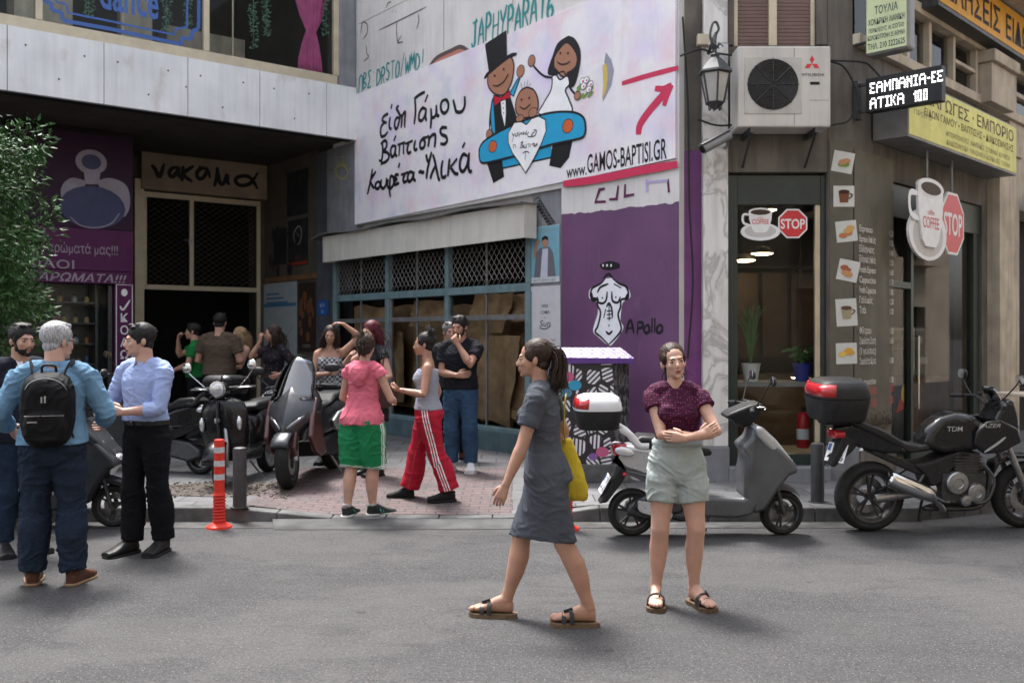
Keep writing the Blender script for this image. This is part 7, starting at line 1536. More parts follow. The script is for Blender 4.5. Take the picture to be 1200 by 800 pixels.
def topbox(root, x0, x1, z0, z1, hw, lid, lower, lens=None):
    zc = z0 + (z1 - z0) * .56; xc_ = (x0 + x1) / 2; hx_ = (x1 - x0) / 2; rs = []
    for z, k in ((z0, .80), (z0 + .02, .88), (zc - .012, 1.0), (zc, 1.0)): rs.append(ring(V((xc_, 0, z)), V((hx_ * k, 0, 0)), V((0, hw * k, 0)), 32, 4.2))
    mb = MB(); mb.rings(rs); o = part('top_box', mb, lower, root, smooth=40, bevel=.006)
    rs = [ring(V((xc_ + dx, 0, z)), V((hx_ * k, 0, 0)), V((0, hw * k, 0)), 32, 4.0) for z, k, dx in ((zc + .004, 1.02, 0), (zc + .02, 1.02, 0), (zc + (z1 - zc) * .5, .97, .0), (zc + (z1 - zc) * .85, .86, .006), (z1, .66, .012), (z1 + .004, .3, .012))]
    mb = MB(); mb.rings(rs); part('box_lid', mb, lid, o, smooth=40)
    mb = MB(); rs = []
    zt = zc + (z1 - zc) * .6
    for z, k in ((zc + .022, 1.026), (zc + (z1 - zc) * .5, .98), (zt + .03, .91)):
        rs.append([V((xc_ + hx_ * k * -abs(math.cos(t)) ** .5, hw * k * math.copysign(abs(math.sin(t)) ** .5, math.sin(t)), z)) for t in [-1.35 + 2.7 * j / 16 for j in range(17)]])
    vs = [p for r in rs for p in r]; mb.add(vs, [(k * 17 + j, (k + 1) * 17 + j, (k + 1) * 17 + j + 1, k * 17 + j + 1) for k in range(2) for j in range(16)]); part('reflector', mb, lens or MT['red_lens'], o, smooth=True, solid=.004)
def scooter(name, label, loc, rz, up, side, low, box=None, roll=0.0, group='parked motor scooters'):
    r_ = thing(name, label, 'scooter', loc, rz, group); r_.rotation_euler = (roll, 0, rz)
    wheel(r_, 0, .205, .11, MT['dark_steel'], 5, disc=0); wheel(r_, 1.295, .192, .10, MT['dark_steel'], 3, steer=.12, disc=1)
    tp = lambda x, z: .55 + .45 * max(0, min(1, (x + .18) / .35))
    pan(r_, 'side_panel', [(-.16, .70), (-.06, .80), (.10, .775), (.30, .73), (.46, .66), (.50, .52), (.40, .50), (.15, .545), (-.08, .60)], .15, side, .035, tp)
    pan(r_, 'lower_panel', [(-.14, .695), (-.16, .66), (-.06, .59), (.15, .535), (.40, .49), (.52, .50), (.52, .36), (.40, .36), (.18, .44), (-.06, .55)], .142, low, .025, tp)
    pan(r_, 'seat', [(-.02, .83), (.06, .875), (.25, .86), (.36, .80), (.52, .79), (.66, .76), (.68, .70), (.5, .685), (.25, .735), (.02, .79)], .135, MT['seat'], .035, lambda x, z: 1 if x < .45 else 1 - .35 * (x - .45) / .25)
    mb = MB()
    for g in (1, -1): mb.tube(cr([(-.11, g * .12, .93), (-.03, g * .125, .88), (.04, g * .13, .80), (.12, g * .135, .79)], 4), (.016, .028), 8)
    mb.tube([(-.11, .12, .93), (-.13, 0, .93), (-.11, -.12, .93)], .018, 8); part('carrier', mb, up, r_, smooth=45)
    mb = MB(); mb.rings([ring(V((-.145 + dx, 0, .745)), V((0, .115 * k, 0)), V((dx * .0, 0, .05 * k)), 20, 3) for dx, k in ((-.03, .75), (-.01, 1), (.06, 1.05), (.1, .9))]); o = part('tail_light', mb, box[2] if box and len(box) > 2 else MT['red_lens'], r_, smooth=45)
    for g in (1, -1): mb = MB(); mb.ell((-.085, g * .135, .745), (.085, .02, .04), 16, 8, M.Rotation(.25, 3, 'Y')); part('indicator', mb, MT['clear_lens'], r_, smooth=True)
    pan(r_, 'rear_fender', [(-.10, .62), (-.02, .60), (-.10, .46), (-.22, .30), (-.29, .29), (-.22, .40), (-.17, .52)], .075, MT['black'], .015); plate(r_, (-.235, 0, .45), .5)
    for g in (1, -1): indicator(r_, (-.075, g * .085, .545), MT['red_lens'], .026)
    # engine, exhaust
    pan(r_, 'engine', [(-.06, .20), (.10, .14), (.42, .20), (.50, .34), (.36, .42), (.10, .36), (-.04, .28)], .10, MT['dark_steel'], .03, y0=.02)
    mb = MB(); mb.tube([(.01, -.15, .30), (.10, -.15, .265), (.30, -.145, .20)], [.055, .058, .05], 14, .8); mb.tube(cr([(.3, -.145, .2), (.42, -.12, .17), (.5, -.05, .22)], 4), .02, 8); e = part('exhaust', mb, MT['black'], r_, smooth=45)
    pan(e, 'heat_shield', [(.02, .345), (.12, .33), (.30, .255), (.28, .18), (.14, .22), (.03, .26)], .006, MT['silver'], .003, y0=-.206, k=3)
    # floor, leg shield, front
    pan(r_, 'floor_board', [(.44, .44), (.52, .375), (.92, .345), (1.02, .40), (1.06, .30), (1.0, .20), (.86, .175), (.6, .185), (.48, .24), (.42, .34)], .155, low, .03)
    shl = lambda x, z: .62 + .38 * min(1, max(0, (.98 - z) / .3)) if z > .6 else .75 + .25 * max(0, (z - .2) / .4)
    pan(r_, 'leg_shield', [(.90, .78), (.96, .70), (.925, .52), (.93, .36), (1.02, .20), (1.12, .24), (1.22, .42), (1.32, .55), (1.385, .56), (1.36, .64), (1.24, .76), (1.10, .90), (1.0, .95), (.985, .86)], .185, low, .04, shl)
    pan(r_, 'front_cover', [(1.0, .965), (1.06, .965), (1.20, .84), (1.34, .68), (1.365, .60), (1.27, .66), (1.10, .80), (1.03, .88)], .20, side, .04, lambda x, z: max(.3, 1.12 - .62 * (x - 1.0) / .36))
    mb = MB(); mb.ell((1.345, 0, .63), (.04, .075, .035), 16, 8); part('headlight', mb, MT['clear_lens'], r_, smooth=True)
    for g in (1, -1): mb = MB(); mb.ell((1.23, g * .10, .765), (.075, .025, .028), 14, 8, M.Rotation(.85, 3, 'Y')); part('indicator', mb, MT['clear_lens'], r_, smooth=True)
    pan(r_, 'handlebar_cover', [(.77, 1.03), (.82, 1.07), (.98, 1.135), (1.08, 1.155), (1.10, 1.11), (1.05, 1.0), (1.0, .95), (.94, .93), (.86, .98)], .085, MT['black'], .03, lambda x, z: 1.5 if z > 1.02 else .8)
    mb = MB()
    for g in (1, -1): mb.tube(cr([(1.0, g * .06, 1.08), (.98, g * .2, 1.12), (.93, g * .33, 1.10)], 4), .012, 8); mb.tube([(.955, g * .25, 1.115), (.925, g * .37, 1.10)], .018, 10)
    part('handlebar', mb, MT['black'], r_, smooth=45)
    mb = MB()
    for g in (1, -1): mb.tube(cr([(1.0, g * .18, 1.12), (1.07, g * .25, 1.13), (1.03, g * .36, 1.125)], 4), .006, 6)
    part('brake_lever', mb, MT['chrome'], r_, smooth=True)
    for g in (1, -1): mirror(r_, (1.0, g * .2, 1.12), (1.10, g * .30, 1.35))
    mb = MB()
    for g in (1, -1): mb.tube([(1.18, g * .05, .62), (1.295, g * .068, .192)], .02, 8)
    part('fork', mb, MT['dark_steel'], r_, smooth=45)
    pan(r_, 'front_fender', [(1.08, .36), (1.14, .43), (1.26, .46), (1.38, .42), (1.44, .34), (1.40, .37), (1.28, .40), (1.16, .37)], .062, low, .015)
    mb = MB(); mb.tube(cr([(.55, .08, .18), (.6, .12, .09), (.63, .13, .02)], 3), .012, 7); mb.tube([(.60, .13, .012), (.68, .15, .012)], .014, 6); part('stand', mb, MT['dark_steel'], r_)
    if box: topbox(r_, -.50, -.10, .925, 1.215 if len(box) < 3 else 1.13, .2 if len(box) < 3 else .25, box[0], box[1], box[2] if len(box) > 2 else None)
    return r_
q = gp(740, 627)
scooter('motor_scooter', 'white and dark grey scooter with a white lidded top box at the kerb', (q.x, q.y, 0), 0.03, MT['white_paint'], MT['silver'], MT['mid_grey'], (MT['white_paint'], MT['black']), .05)
q = at(133, 500, 8.62)
scooter('motor_scooter', 'dark grey scooter half hidden behind the men on the left', (q.x - 1.295, q.y, 0), 0.02, MT['gunmetal'], MT['gunmetal'], MT['gunmetal'], None, .05)
q = at(236, 500, 11.0)
scooter('motor_scooter', 'black scooter with a black top box behind the round headlight scooter', (q.x, q.y, .13), 2.82, MT['gloss_black'], MT['gloss_black'], MT['black'], (MT['black'], MT['gloss_black'], MT['gloss_black']), .05)
# motorcycle with the rear top box
q = gp(1017, 621); r_ = thing('motorcycle', 'black naked motorcycle with a red lensed top box parked by the cafe corner', 'motorcycle', (q.x, q.y, 0), .10); r_.rotation_euler = (.07, 0, .10)
wheel(r_, 0, .307, .165, MT['dark_steel'], 5, disc=1); wheel(r_, 1.43, .298, .12, MT['dark_steel'], 5, steer=.05, disc=-1)
pan(r_, 'tail_panel', [(-.36, .93), (-.22, .965), (.02, .905), (.24, .77), (.30, .70), (.10, .70), (-.12, .74), (-.33, .84)], .13, MT['gloss_black'], .035, lambda x, z: .5 + .5 * min(1, max(0, (x + .36) / .3)))
pan(r_, 'seat', [(-.24, .985), (-.14, .985), (.02, .925), (.12, .875), (.26, .79), (.40, .765), (.50, .80), (.49, .72), (.30, .70), (.14, .78), (-.02, .86), (-.2, .94)], .135, MT['seat'], .04, lambda x, z: 1.0 if x < .2 else .9)
pan(r_, 'fuel_tank', [(.40, .745), (.46, .90), (.58, 1.01), (.72, 1.05), (.86, 1.03), (.98, .96), (1.02, .82), (.92, .72), (.60, .70)], .165, MT['gloss_black'], .075, lambda x, z: (.72 if x < .5 else 1) * (.75 if z > 1.0 else 1), seg=5)
for g in (1, -1):
    pan(r_, 'side_fairing', [(.86, .90), (.95, .98), (1.08, 1.0), (1.24, .92), (1.28, .80), (1.10, .71), (.94, .70), (.84, .78)], .028, MT['gloss_black'], .02, y0=g * .165)
    b = MB(); b.tf = M.Translation((0, g * .196, 0)) @ (M.Identity(4) if g < 0 else M.Scale(-1, 4, V((0, 1, 0)))); b.stroke([(.93, .72), (1.04, .79), (1.12, .85)], .022, -.002, 3); 
    if g < 0: b.text('TDM', .60, .90, .045, .026, .14, .005); b.text('FAZER', .87, .935, .035, -.001, .2, .005, .3)
    part('decal', b, MT['silver'], r_)
pan(r_, 'headlight_fairing', [(1.05, .98), (1.10, 1.06), (1.18, 1.17), (1.24, 1.16), (1.30, 1.03), (1.33, .90), (1.27, .82), (1.12, .86)], .13, MT['gloss_black'], .04, lambda x, z: 1.1 - .5 * max(0, (x - 1.2) / .13))
mb = MB(); mb.ell((1.30, 0, .92), (.045, .085, .06), 16, 10); part('headlight', mb, MT['clear_lens'], r_, smooth=True)
mb = MB(); vs = []
for i in range(7):
    for j in range(7): a = -1 + 2 * i / 6; t = j / 6; vs.append((1.27 - .16 * t - .06 * a * a, a * (.125 - .03 * t), 1.02 + .24 * t))
mb.add(vs, [(i * 7 + j, (i + 1) * 7 + j, (i + 1) * 7 + j + 1, i * 7 + j + 1) for i in range(6) for j in range(6)]); part('windscreen', mb, MT['screen'], r_, smooth=True, solid=.004)
pan(r_, 'frame', [(.34, .60), (.48, .62), (.78, .73), (.90, .68), (.70, .56), (.58, .42), (.50, .40), (.46, .50)], .12, MT['black'], .02)
pan(r_, 'subframe', [(-.02, .74), (.20, .66), (.40, .58), (.44, .50), (.36, .52), (.14, .62), (-.04, .70)], .10, MT['black'], .015)
mb = MB(); mb.box(.60, 1.0, -.13, .13, .26, .52); mb.box(.72, .94, -.12, .12, .5, .70); 
for k in range(6): mb.box(.70, .96, -.135, .135, .53 + k * .026, .54 + k * .026)
part('engine', mb, MT['dark_steel'], r_, bevel=.02)
for g in (1, -1):
    mb = MB()
    for x, z, rr in ((.72, .445, .10), (.895, .355, .085), (.80, .29, .05)): mb.lathe([(rr, g * .12), (rr, g * .165), (rr * .9, g * .178), (rr * .45, g * .182), (rr * .4, g * .175), (.002, g * .175)], 26, (x, 0, z), 'Y')
    part('engine_cover', mb, MT['steel'], r_, smooth=35)
mb = MB()
for g in (.06, -.06): mb.tube(cr([(.96, g, .58), (1.06, g, .52), (1.06, g, .34), (.98, g, .21), (.70, g * 1.3, .20), (.45, -.12, .22)], 5), .024, 8)
part('exhaust_pipe', mb, MT['dark_steel'], r_, smooth=True)
mb = MB(); a, b = V((.06, -.2, .51)), V((.44, -.19, .36)); mb.tube([a, a.lerp(b, .03), a.lerp(b, .12), a.lerp(b, .9), b, V((.52, -.17, .3)), V((.62, -.13, .2))], [.05, .066, .074, .074, .062, .03, .026], 18); mb.tube([a - (b - a) * .02, a - (b - a) * .021], .03, 12); part('silencer', mb, MT['chrome'], r_, smooth=40)
mb = MB()
for g in (1, -1): mb.tube([(.0, g * .12, .307), (.2, g * .12, .335), (.55, g * .11, .38)], (.022, .04), 8)
mb.tube([(.08, 0, .56), (.26, 0, .40)], .05, 10); part('swing_arm', mb, MT['steel'], r_, smooth=45)
mb = MB()
for g in (1, -1): mb.tube(cr([(.42, g * .14, .52), (.34, g * .19, .44), (.30, g * .24, .40)], 3), .013, 6); mb.tube(cr([(.50, g * .15, .36), (.56, g * .2, .30), (.60, g * .26, .30)], 3), .013, 6); mb.tube(cr([(.95, g * .14, .62), (1.03, g * .2, .48), (.98, g * .2, .30), (.88, g * .15, .26)], 4), .013, 7)
part('foot_pegs', mb, MT['dark_steel'], r_, smooth=True)
mb = MB()
for g in (1, -1): mb.tube([(1.14, g * .095, .93), (1.27, g * .1, .62)], .022, 10); mb.tube([(1.25, g * .1, .66), (1.43, g * .1, .28)], .029, 10)
part('fork', mb, MT['steel'], r_, smooth=45)
pan(r_, 'front_fender', [(1.10, .46), (1.16, .58), (1.30, .635), (1.46, .63), (1.60, .56), (1.58, .60), (1.44, .665), (1.28, .67), (1.12, .60)], .07, MT['gloss_black'], .015)
pan(r_, 'rear_fender', [(-.30, .87), (-.14, .80), (-.20, .72), (-.36, .58), (-.40, .60), (-.33, .74)], .09, MT['black'], .015); plate(r_, (-.325, -.03, .70), .42, .55)
mb = MB(); mb.rings([ring(V((x, 0, .865)), V((0, .10 * k, 0)), V((0, 0, .04 * k)), 18, 3) for x, k in ((-.375, .7), (-.36, 1), (-.28, 1))]); part('tail_light', mb, MT['red_lens'], r_, smooth=45)
for g in (1, -1): indicator(r_, (-.16, g * .15, .745), MT['clear_lens'], .026)
mb = MB()
for g in (1, -1): mb.tube(cr([(1.08, g * .05, 1.1), (1.06, g * .2, 1.16), (.98, g * .36, 1.14)], 4), .012, 8); mb.tube([(1.01, g * .29, 1.15), (.96, g * .41, 1.135)], .019, 10); mb.tube([(1.1, g * .2, 1.16), (1.05, g * .38, 1.15)], .006, 6); mb.tube([(1.06, g * .12, 1.17), (1.06, g * .12, 1.2)], .025, 10)
part('handlebar', mb, MT['black'], r_, smooth=45)
mirror(r_, (1.05, -.22, 1.16), (1.14, -.33, 1.36), (.065, .045)); mirror(r_, (1.05, .22, 1.16), (.50, .28, 1.14) if False else (1.04, .38, 1.34), (.065, .045))
mb = MB(); mb.rings([ring(V((x, 0, .965)), V((0, .09, 0)), V((0, 0, .018)), 12, 4) for x in (-.45, -.1)]); part('carrier', mb, MT['black'], r_)
topbox(r_, -.56, -.08, .985, 1.345, .235, MT['black'], MT['black'])
mb = MB(); mb.tube(cr([(.55, .1, .25), (.58, .2, .1), (.60, .24, .01)], 3), .013, 7); part('stand', mb, MT['dark_steel'], r_)
# round headlight scooter, seen from the front
q = at(258, 500, 9.95); rz = math.atan2(-1, -.14)
r_ = thing('motor_scooter', 'glossy black classic scooter with a round headlight facing the street', 'scooter', (q.x, q.y, .13), rz, 'parked motor scooters'); r_.rotation_euler = (.06, 0, rz)
wheel(r_, 0, .225, .11, MT['silver'], 5, steer=.35, disc=1); wheel(r_, -1.27, .225, .11, MT['silver'], 5, disc=0)
mb = MB(); rs = []
for z, hw, dx, dp in ((.30, .12, -.20, .04), (.36, .20, -.185, .045), (.45, .245, -.155, .05), (.60, .265, -.125, .05), (.78, .255, -.12, .05), (.86, .225, -.125, .05), (.905, .16, -.13, .045), (.925, .06, -.14, .04)): rs.append([V((dx + dp * math.cos(t) - (.10 * abs(math.sin(t)) ** 2 if math.cos(t) < 0 else .055 * math.sin(t) ** 2), hw * math.sin(t), z)) for t in [2 * PI * k / 28 for k in range(28)]])
mb.rings(rs); part('leg_shield', mb, MT['gloss_black'], r_, smooth=60)
mb = MB(); mb.tube(cr([(-.045, -.0, .52), (-.035, 0, .7), (-.05, 0, .9)], 4), (.03, .012), 8); mb.lathe([(.03, 0), (.028, .012)], 14, (-.035, 0, .70), 'X'); part('horn_cover', mb, MT['gunmetal'], r_, smooth=45)
mb = MB(); mb.lathe([(.032, 0), (.03, .016), (.001, .018)], 16, (-.028, 0, .70), 'X'); part('badge', mb, MT['chrome'], r_, smooth=40)
for g in (1, -1): mb = MB(); mb.ell((-.098, g * .205, .66), (.03, .028, .075), 12, 8); part('indicator', mb, MT['clear_lens'], r_, smooth=True)
mb = MB(); rs = []
for a in [(-.9 + 2.3 * k / 8) for k in range(9)]: c = V((.24 * math.sin(a), 0, .225 + .26 * math.cos(a))); n_ = V((math.sin(a), 0, math.cos(a))); rs.append([c + V((0, .085 * math.cos(t), 0)) + n_ * (.035 * math.sin(t) - .02) for t in [PI * j / 10 for j in range(11)]])
mb.add([p for r in rs for p in r], [(k * 11 + j, k * 11 + j + 1, (k + 1) * 11 + j + 1, (k + 1) * 11 + j) for k in range(8) for j in range(10)]); part('front_fender', mb, MT['gloss_black'], r_, smooth=True, solid=.006)
mb = MB(); mb.tube([(-.17, 0, .9), (-.06, .075, .45), (.0, .08, .225)], .024, 8); part('fork', mb, MT['steel'], r_, smooth=True)
mb = MB(); mb.loft([(-.27, 0, 1.0, .03, .02), (-.22, 0, 1.01, .075, .05), (-.15, 0, 1.02, .095, .075), (-.09, 0, 1.02, .09, .082)], 2.2); mb.tube([(-.19, -.3, 1.03), (-.18, 0, 1.02), (-.19, .3, 1.03)], .022, 10); part('handlebar', mb, MT['gloss_black'], r_, smooth=50)
mb = MB()
for g in (1, -1): mb.tube([(-.195, g * .22, 1.03), (-.22, g * .36, 1.02)], .02, 10)
part('grip', mb, MT['rubber'], r_, smooth=45)
mb = MB()
for g in (1, -1): mb.tube(cr([(-.15, g * .14, 1.02), (-.1, g * .22, 1.03), (-.15, g * .35, 1.03)], 4), .006, 6)
part('brake_lever', mb, MT['chrome'], r_, smooth=True)
mb = MB(); mb.lathe([(.085, -.09), (.09, -.07), (.088, -.06), (.078, -.058)], 24, (0, 0, 1.02), 'X'); part('headlight_rim', mb, MT['chrome'], r_, smooth=40); mb = MB(); mb.ell((-.066, 0, 1.02), (.018, .079, .079), 20, 10); part('headlight', mb, MT['clear_lens'], r_, smooth=True)
for g in (1, -1): mirror(r_, (-.19, g * .2, 1.05), (-.15, g * .36, 1.26), (.052, .052), MT['chrome'])
pan(r_, 'floor_board', [(-.16, .32), (-.2, .26), (-.75, .22), (-.85, .30), (-.80, .38), (-.3, .31)], .15, MT['gloss_black'], .02)
mb = MB(); mb.loft([(-.78, 0, .5, .09, .18), (-.88, 0, .55, .17, .22), (-1.1, 0, .56, .215, .23), (-1.35, 0, .58, .2, .2), (-1.55, 0, .6, .13, .13), (-1.62, 0, .6, .05, .06)], 2.5, 24); part('rear_body', mb, MT['gloss_black'], r_, smooth=50)
pan(r_, 'seat', [(-.72, .78), (-.8, .84), (-1.1, .85), (-1.4, .87), (-1.52, .84), (-1.5, .77), (-.8, .74)], .14, MT['seat'], .04)
mb = MB()
for g in (1, -1): mb.tube(cr([(-1.4, g * .1, .84), (-1.6, g * .12, .90), (-1.8, g * .1, .93)], 3), .009, 6)
for k in range(4): mb.tube([(-1.55 - k * .07, -.12, .895 + k * .01), (-1.55 - k * .07, .12, .895 + k * .01)], .008, 6)
for y in (-.24, .24): mb.tube(cr([(-1.0, y, .30), (-1.15, y * 1.12, .45), (-1.4, y, .45)], 4), .01, 6)
part('carrier', mb, MT['chrome'], r_, smooth=True)
mb = MB(); mb.tube([(-.55, .1, .22), (-.62, .22, .012)], .012, 6); part('stand', mb, MT['steel'], r_)
# big scooter with the tall windscreen
q = at(338, 500, 9.98); rz = math.atan2(-1, -.13)
r_ = thing('motor_scooter', 'large dark scooter with a tall windscreen and brown side panels facing the street', 'scooter', (q.x, q.y, .13), rz, 'parked motor scooters'); r_.rotation_euler = (.05, 0, rz)
wheel(r_, 0, .285, .14, MT['dark_steel'], 5, steer=.12, disc=1); wheel(r_, -1.5, .27, .15, MT['dark_steel'], 5, disc=0)
mb = MB(); rs = []
for z, w_, nx in ((.46, .05, .085), (.52, .10, .10), (.60, .17, .095), (.68, .235, .06), (.77, .285, .005), (.87, .285, -.07), (.96, .25, -.145), (1.03, .20, -.215), (1.05, .12, -.26)):
    half = [(nx, 0), (nx - .035, w_ * .32), (nx - .11, w_ * .72), (nx - .2, w_ * .97), (-.36, w_), (-.47, w_ * .85)]
    rs.append([V((a, b, z)) for a, b in half] + [V((a, -b, z)) for a, b in half[:0:-1]])
mb.rings(rs); fo = part('front_fairing', mb, MT['gunmetal'], r_, smooth=28, bevel=.008)
from mathutils.bvhtree import BVHTree
bv = BVHTree.FromPolygons([v.co.copy() for v in fo.data.vertices], [tuple(p.vertices) for p in fo.data.polygons])
def onface(y, z, e=.006):
    h = bv.ray_cast(V((1, y, z)), V((-1, 0, 0)))[0]; return (h if h else V((-.2, y, z))) + V((e, 0, 0))
for g in (1, -1):
    pan(r_, 'side_panel', [(-.05, .52), (-.12, .72), (-.26, .92), (-.34, .86), (-.36, .6), (-.5, .32), (-.34, .28), (-.16, .36)], .03, MT['brown_paint'], .02, y0=g * .24)
    mb = MB(); L1 = [(.035, .60), (.08, .635), (.13, .67), (.185, .715)]; L2 = [(.035, .635), (.08, .675), (.13, .715), (.18, .745)]; n_ = len(L1)
    mb.add([onface(g * y, z) for y, z in L1 + L2], [(k, k + 1, k + 1 + n_, k + n_) if g > 0 else (k + n_, k + 1 + n_, k + 1, k) for k in range(n_ - 1)]); part('headlight', mb, MT['smoke_lens'], r_, smooth=True, solid=.01)
    mb = MB(); mb.ell((-.18, g * .245, .60), (.05, .014, .028), 12, 8, M.Rotation(.6, 3, 'Y')); part('indicator', mb, MT['amber_lens'], r_, smooth=True)
mb = MB(); vs = []
for i in range(11):
    for j in range(9): a = -1 + i / 5; t = j / 8; hw = .235 * (1 - .10 * t - .38 * t ** 4); vs.append((-.13 - .34 * t - .09 * a * a, a * hw, .90 + .47 * t - .06 * a * a * t))
mb.add(vs, [(i * 9 + j, (i + 1) * 9 + j, (i + 1) * 9 + j + 1, i * 9 + j + 1) for i in range(10) for j in range(8)]); part('windscreen', mb, MT['screen'], r_, smooth=True, solid=.005)
mb = MB(); mb.tube([V(vs[j]) + V((.004, 0, 0)) for j in range(9)] + [V(vs[i * 9 + 8]) for i in range(1, 10)] + [V(vs[90 + j]) + V((.004, 0, 0)) for j in range(8, -1, -1)], .0045, 6); part('screen_trim', mb, MT['black'], r_, smooth=True)
mb = MB()
for g in (1, -1): mb.tube([(-.10, g * .09, .70), (.0, g * .095, .285)], .025, 10)
part('fork', mb, MT['steel'], r_, smooth=45)
mb = MB(); rs = []
for a in [(-.75 + 1.75 * k / 8) for k in range(9)]: c = V((.30 * math.sin(a), 0, .285 + .31 * math.cos(a))); n_ = V((math.sin(a), 0, math.cos(a))); rs.append([c + V((0, .095 * math.cos(t), 0)) + n_ * (.035 * math.sin(t) - .03) for t in [PI * j / 10 for j in range(11)]])
mb.add([p for r in rs for p in r], [(k * 11 + j, k * 11 + j + 1, (k + 1) * 11 + j + 1, (k + 1) * 11 + j) for k in range(8) for j in range(10)]); part('front_fender', mb, MT['gunmetal'], r_, smooth=True, solid=.006)
pan(r_, 'fork_cover', [(.0, .30), (.06, .42), (-.02, .62), (-.09, .62), (-.06, .42)], .115, MT['brown_paint'], .02)
pan(r_, 'floor_board', [(-.3, .45), (-.4, .28), (-1.0, .22), (-1.2, .3), (-1.1, .5), (-.6, .42)], .2, MT['black'], .03)
mb = MB(); mb.loft([(-.75, 0, .55, .12, .16), (-.9, 0, .62, .19, .2), (-1.2, 0, .66, .22, .2), (-1.6, 0, .72, .18, .16), (-1.85, 0, .78, .1, .08), (-1.92, 0, .79, .04, .03)], 2.6, 24); part('rear_body', mb, MT['gunmetal'], r_, smooth=50)
pan(r_, 'seat', [(-.72, .76), (-.78, .82), (-1.1, .82), (-1.22, .90), (-1.65, .93), (-1.75, .90), (-1.7, .84), (-1.2, .80), (-.8, .72)], .16, MT['seat'], .045)
for g in (1, -1): pan(r_, 'rear_side_panel', [(-.9, .62), (-1.1, .70), (-1.5, .74), (-1.6, .66), (-1.3, .56), (-1.0, .50)], .02, MT['silver'], .015, y0=g * .215)
mb = MB(); mb.tube([(-.9, -.2, .28), (-1.2, -.22, .32), (-1.6, -.24, .42)], [.05, .07, .075], 14); part('silencer', mb, MT['steel'], r_, smooth=45)
mb = MB()
for g in (1, -1): mb.tube(cr([(-.42, g * .05, 1.0), (-.44, g * .2, 1.04), (-.52, g * .36, 1.02)], 4), .014, 8); mb.tube([(-.48, g * .26, 1.035), (-.54, g * .4, 1.015)], .019, 8)
part('handlebar', mb, MT['black'], r_, smooth=45)
for g in (1, -1): mirror(r_, (-.3, g * .22, 1.0), (-.34, g * .42, 1.22), (.085, .045))
mb = MB(); mb.tube([(-1.0, .12, .25), (-1.05, .24, .012)], .014, 6); part('stand', mb, MT['steel'], r_)
# ---------------------------------------------------------------- street furniture
def delineator(px, py, lb):
    q = gp(px, py); t = thing('delineator_post', lb, 'post', (q.x, q.y, 0), 0, 'orange red posts along the kerb')
    mb = MB(); mb.lathe([(.115, 0), (.11, .018), (.085, .03), (.058, .05)], 22); part('base', mb, MT['orange_red'], t, smooth=40)
    mb = MB(); pr = [(.05, .04)]
    for k in range(9): pr += [(.058, .07 + k * .028), (.047, .084 + k * .028)]
    pr += [(.046, .33), (.046, .77), (.043, .785), (.02, .79)]; mb.lathe(pr, 22); part('tube', mb, MT['orange_red'], t, smooth=50)
    for z in (.43, .55, .67): mb = MB(); mb.lathe([(.0468, z), (.0468, z + .05)], 22); part('reflector', mb, MT['reflect'], t, smooth=40)
delineator(257, 618, 'orange red flexible post with grey bands at the kerb on the left'); delineator(664, 620, 'orange red flexible post behind the woman in the grey dress')
for px, py, zt, lb in ((281, 594, .55, 'dark metal bollard beside the orange red post'), (958, 588, .56, 'dark metal bollard in front of the cafe window')):
    q = gp(px, py, .13); mb = MB(); mb.lathe([(.085, 0), (.085, .008), (.062, .01), (.062, zt - .02), (.058, zt - .004), (.04, zt + .004), (.002, zt + .006)], 24); single('bollard', lb, 'bollard', mb, MT['post_metal'], (q.x, q.y, .13), 0, 'dark bollards on the pavement', smooth=40)
q = at(1207, 470, 9.6); t = thing('bar_table', 'tall square cafe table with a pale top at the right edge', 'table', (q.x + .12, q.y, .13), .2)
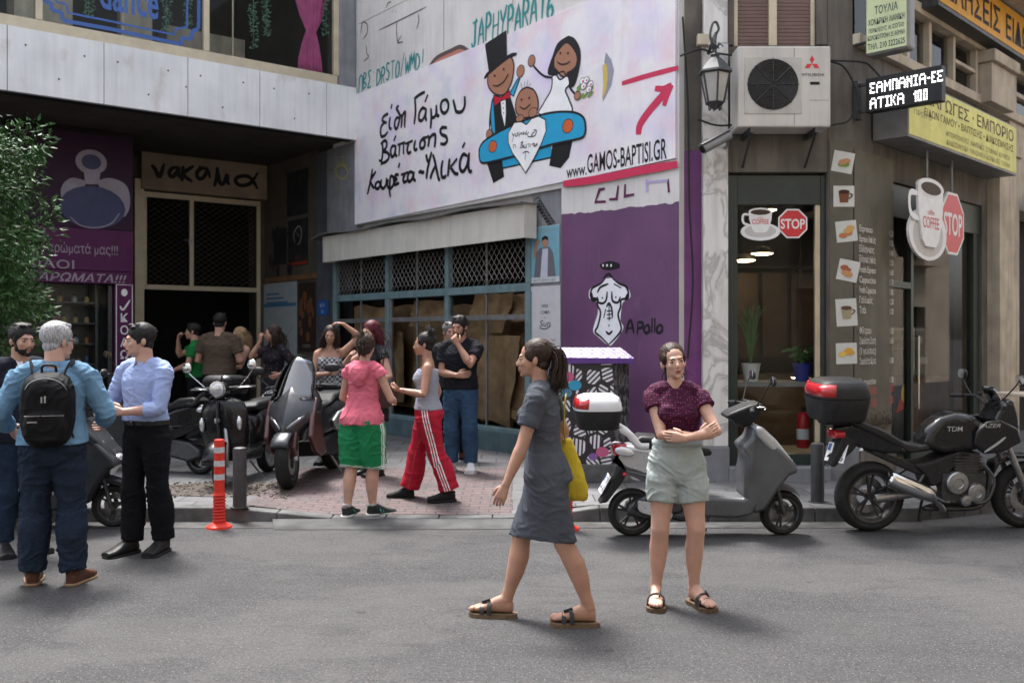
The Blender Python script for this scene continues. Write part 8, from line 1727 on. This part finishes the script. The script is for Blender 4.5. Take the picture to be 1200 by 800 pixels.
mb = MB(); mb.box(-.3, .3, -.3, .3, .98, 1.01); part('tabletop', mb, pm('table_beige', (.42, .36, .28), .5), t, bevel=.006); mb = MB(); mb.tube([(0, 0, .02), (0, 0, .98)], .03, 12); mb.lathe([(.24, 0), (.23, .015), (.04, .03)], 24); part('leg', mb, MT['grey_metal'], t, smooth=40)
# ---------------------------------------------------------------- street tree at the left edge
def tree(loc, label):
    random.seed(17); t = thing('street_tree', label, 'tree', loc, 0)
    mb = MB(); mb.tube(cr([(0, 0, 0), (.03, 0, 1.0), (.0, .05, 1.9), (.05, 0, 2.9), (.02, 0, 3.6)], 5), [.1 - .0035 * k for k in range(21)], 10)
    tips = []
    for k in range(16):
        z = 1.3 + k * .14; a = k * 2.4; L = random.uniform(.5, .95) * (1 - abs(z - 2.4) * .28); d = V((math.cos(a), math.sin(a), .45)); p = [V((.02, .02, z)), V((.02, .02, z)) + d * L * .5 + V((0, 0, .05)), V((.02, .02, z)) + d * L]; mb.tube(cr(p, 4), [.024 - .0024 * j for j in range(9)], 6); tips += [p[1], p[2], p[1].lerp(p[2], .5)]
    part('trunk', mb, MT['bark'], t, smooth=True)
    mb = MB(); cl = []
    for k in range(310):
        b = random.choice(tips); cl.append((b + V((random.gauss(0, .15), random.gauss(0, .15), random.gauss(0, .2))), random.uniform(.08, .22)))
    for c, r in cl:
        mb.mi = 0 if random.random() < .65 else 1
        for j in range(int(90 * r / .17)):
            d = V((random.gauss(0, 1), random.gauss(0, 1), random.gauss(0, 1))).normalized(); p = c + d * r * random.random() ** .4; ax = (d + V((random.gauss(0, .6), random.gauss(0, .6), random.gauss(-.2, .5)))).normalized(); sd = ax.orthogonal().normalized(); sd = M.Rotation(random.random() * 6.28, 3, ax) @ sd; up = ax.cross(sd); l = random.uniform(.018, .046); w = l * .36
            mb.add([p, p + ax * l * .7 + sd * w + up * l * .08, p + ax * 2 * l, p + ax * l * .7 - sd * w + up * l * .08], [(0, 1, 2), (0, 2, 3)])
    part('crown', mb, [MT['leaf'], MT['leaf_b']], t)
q = at(-12, 300, 9.35); tree((q.x - .2, q.y, .13), 'small leafy street tree reaching in at the left edge')
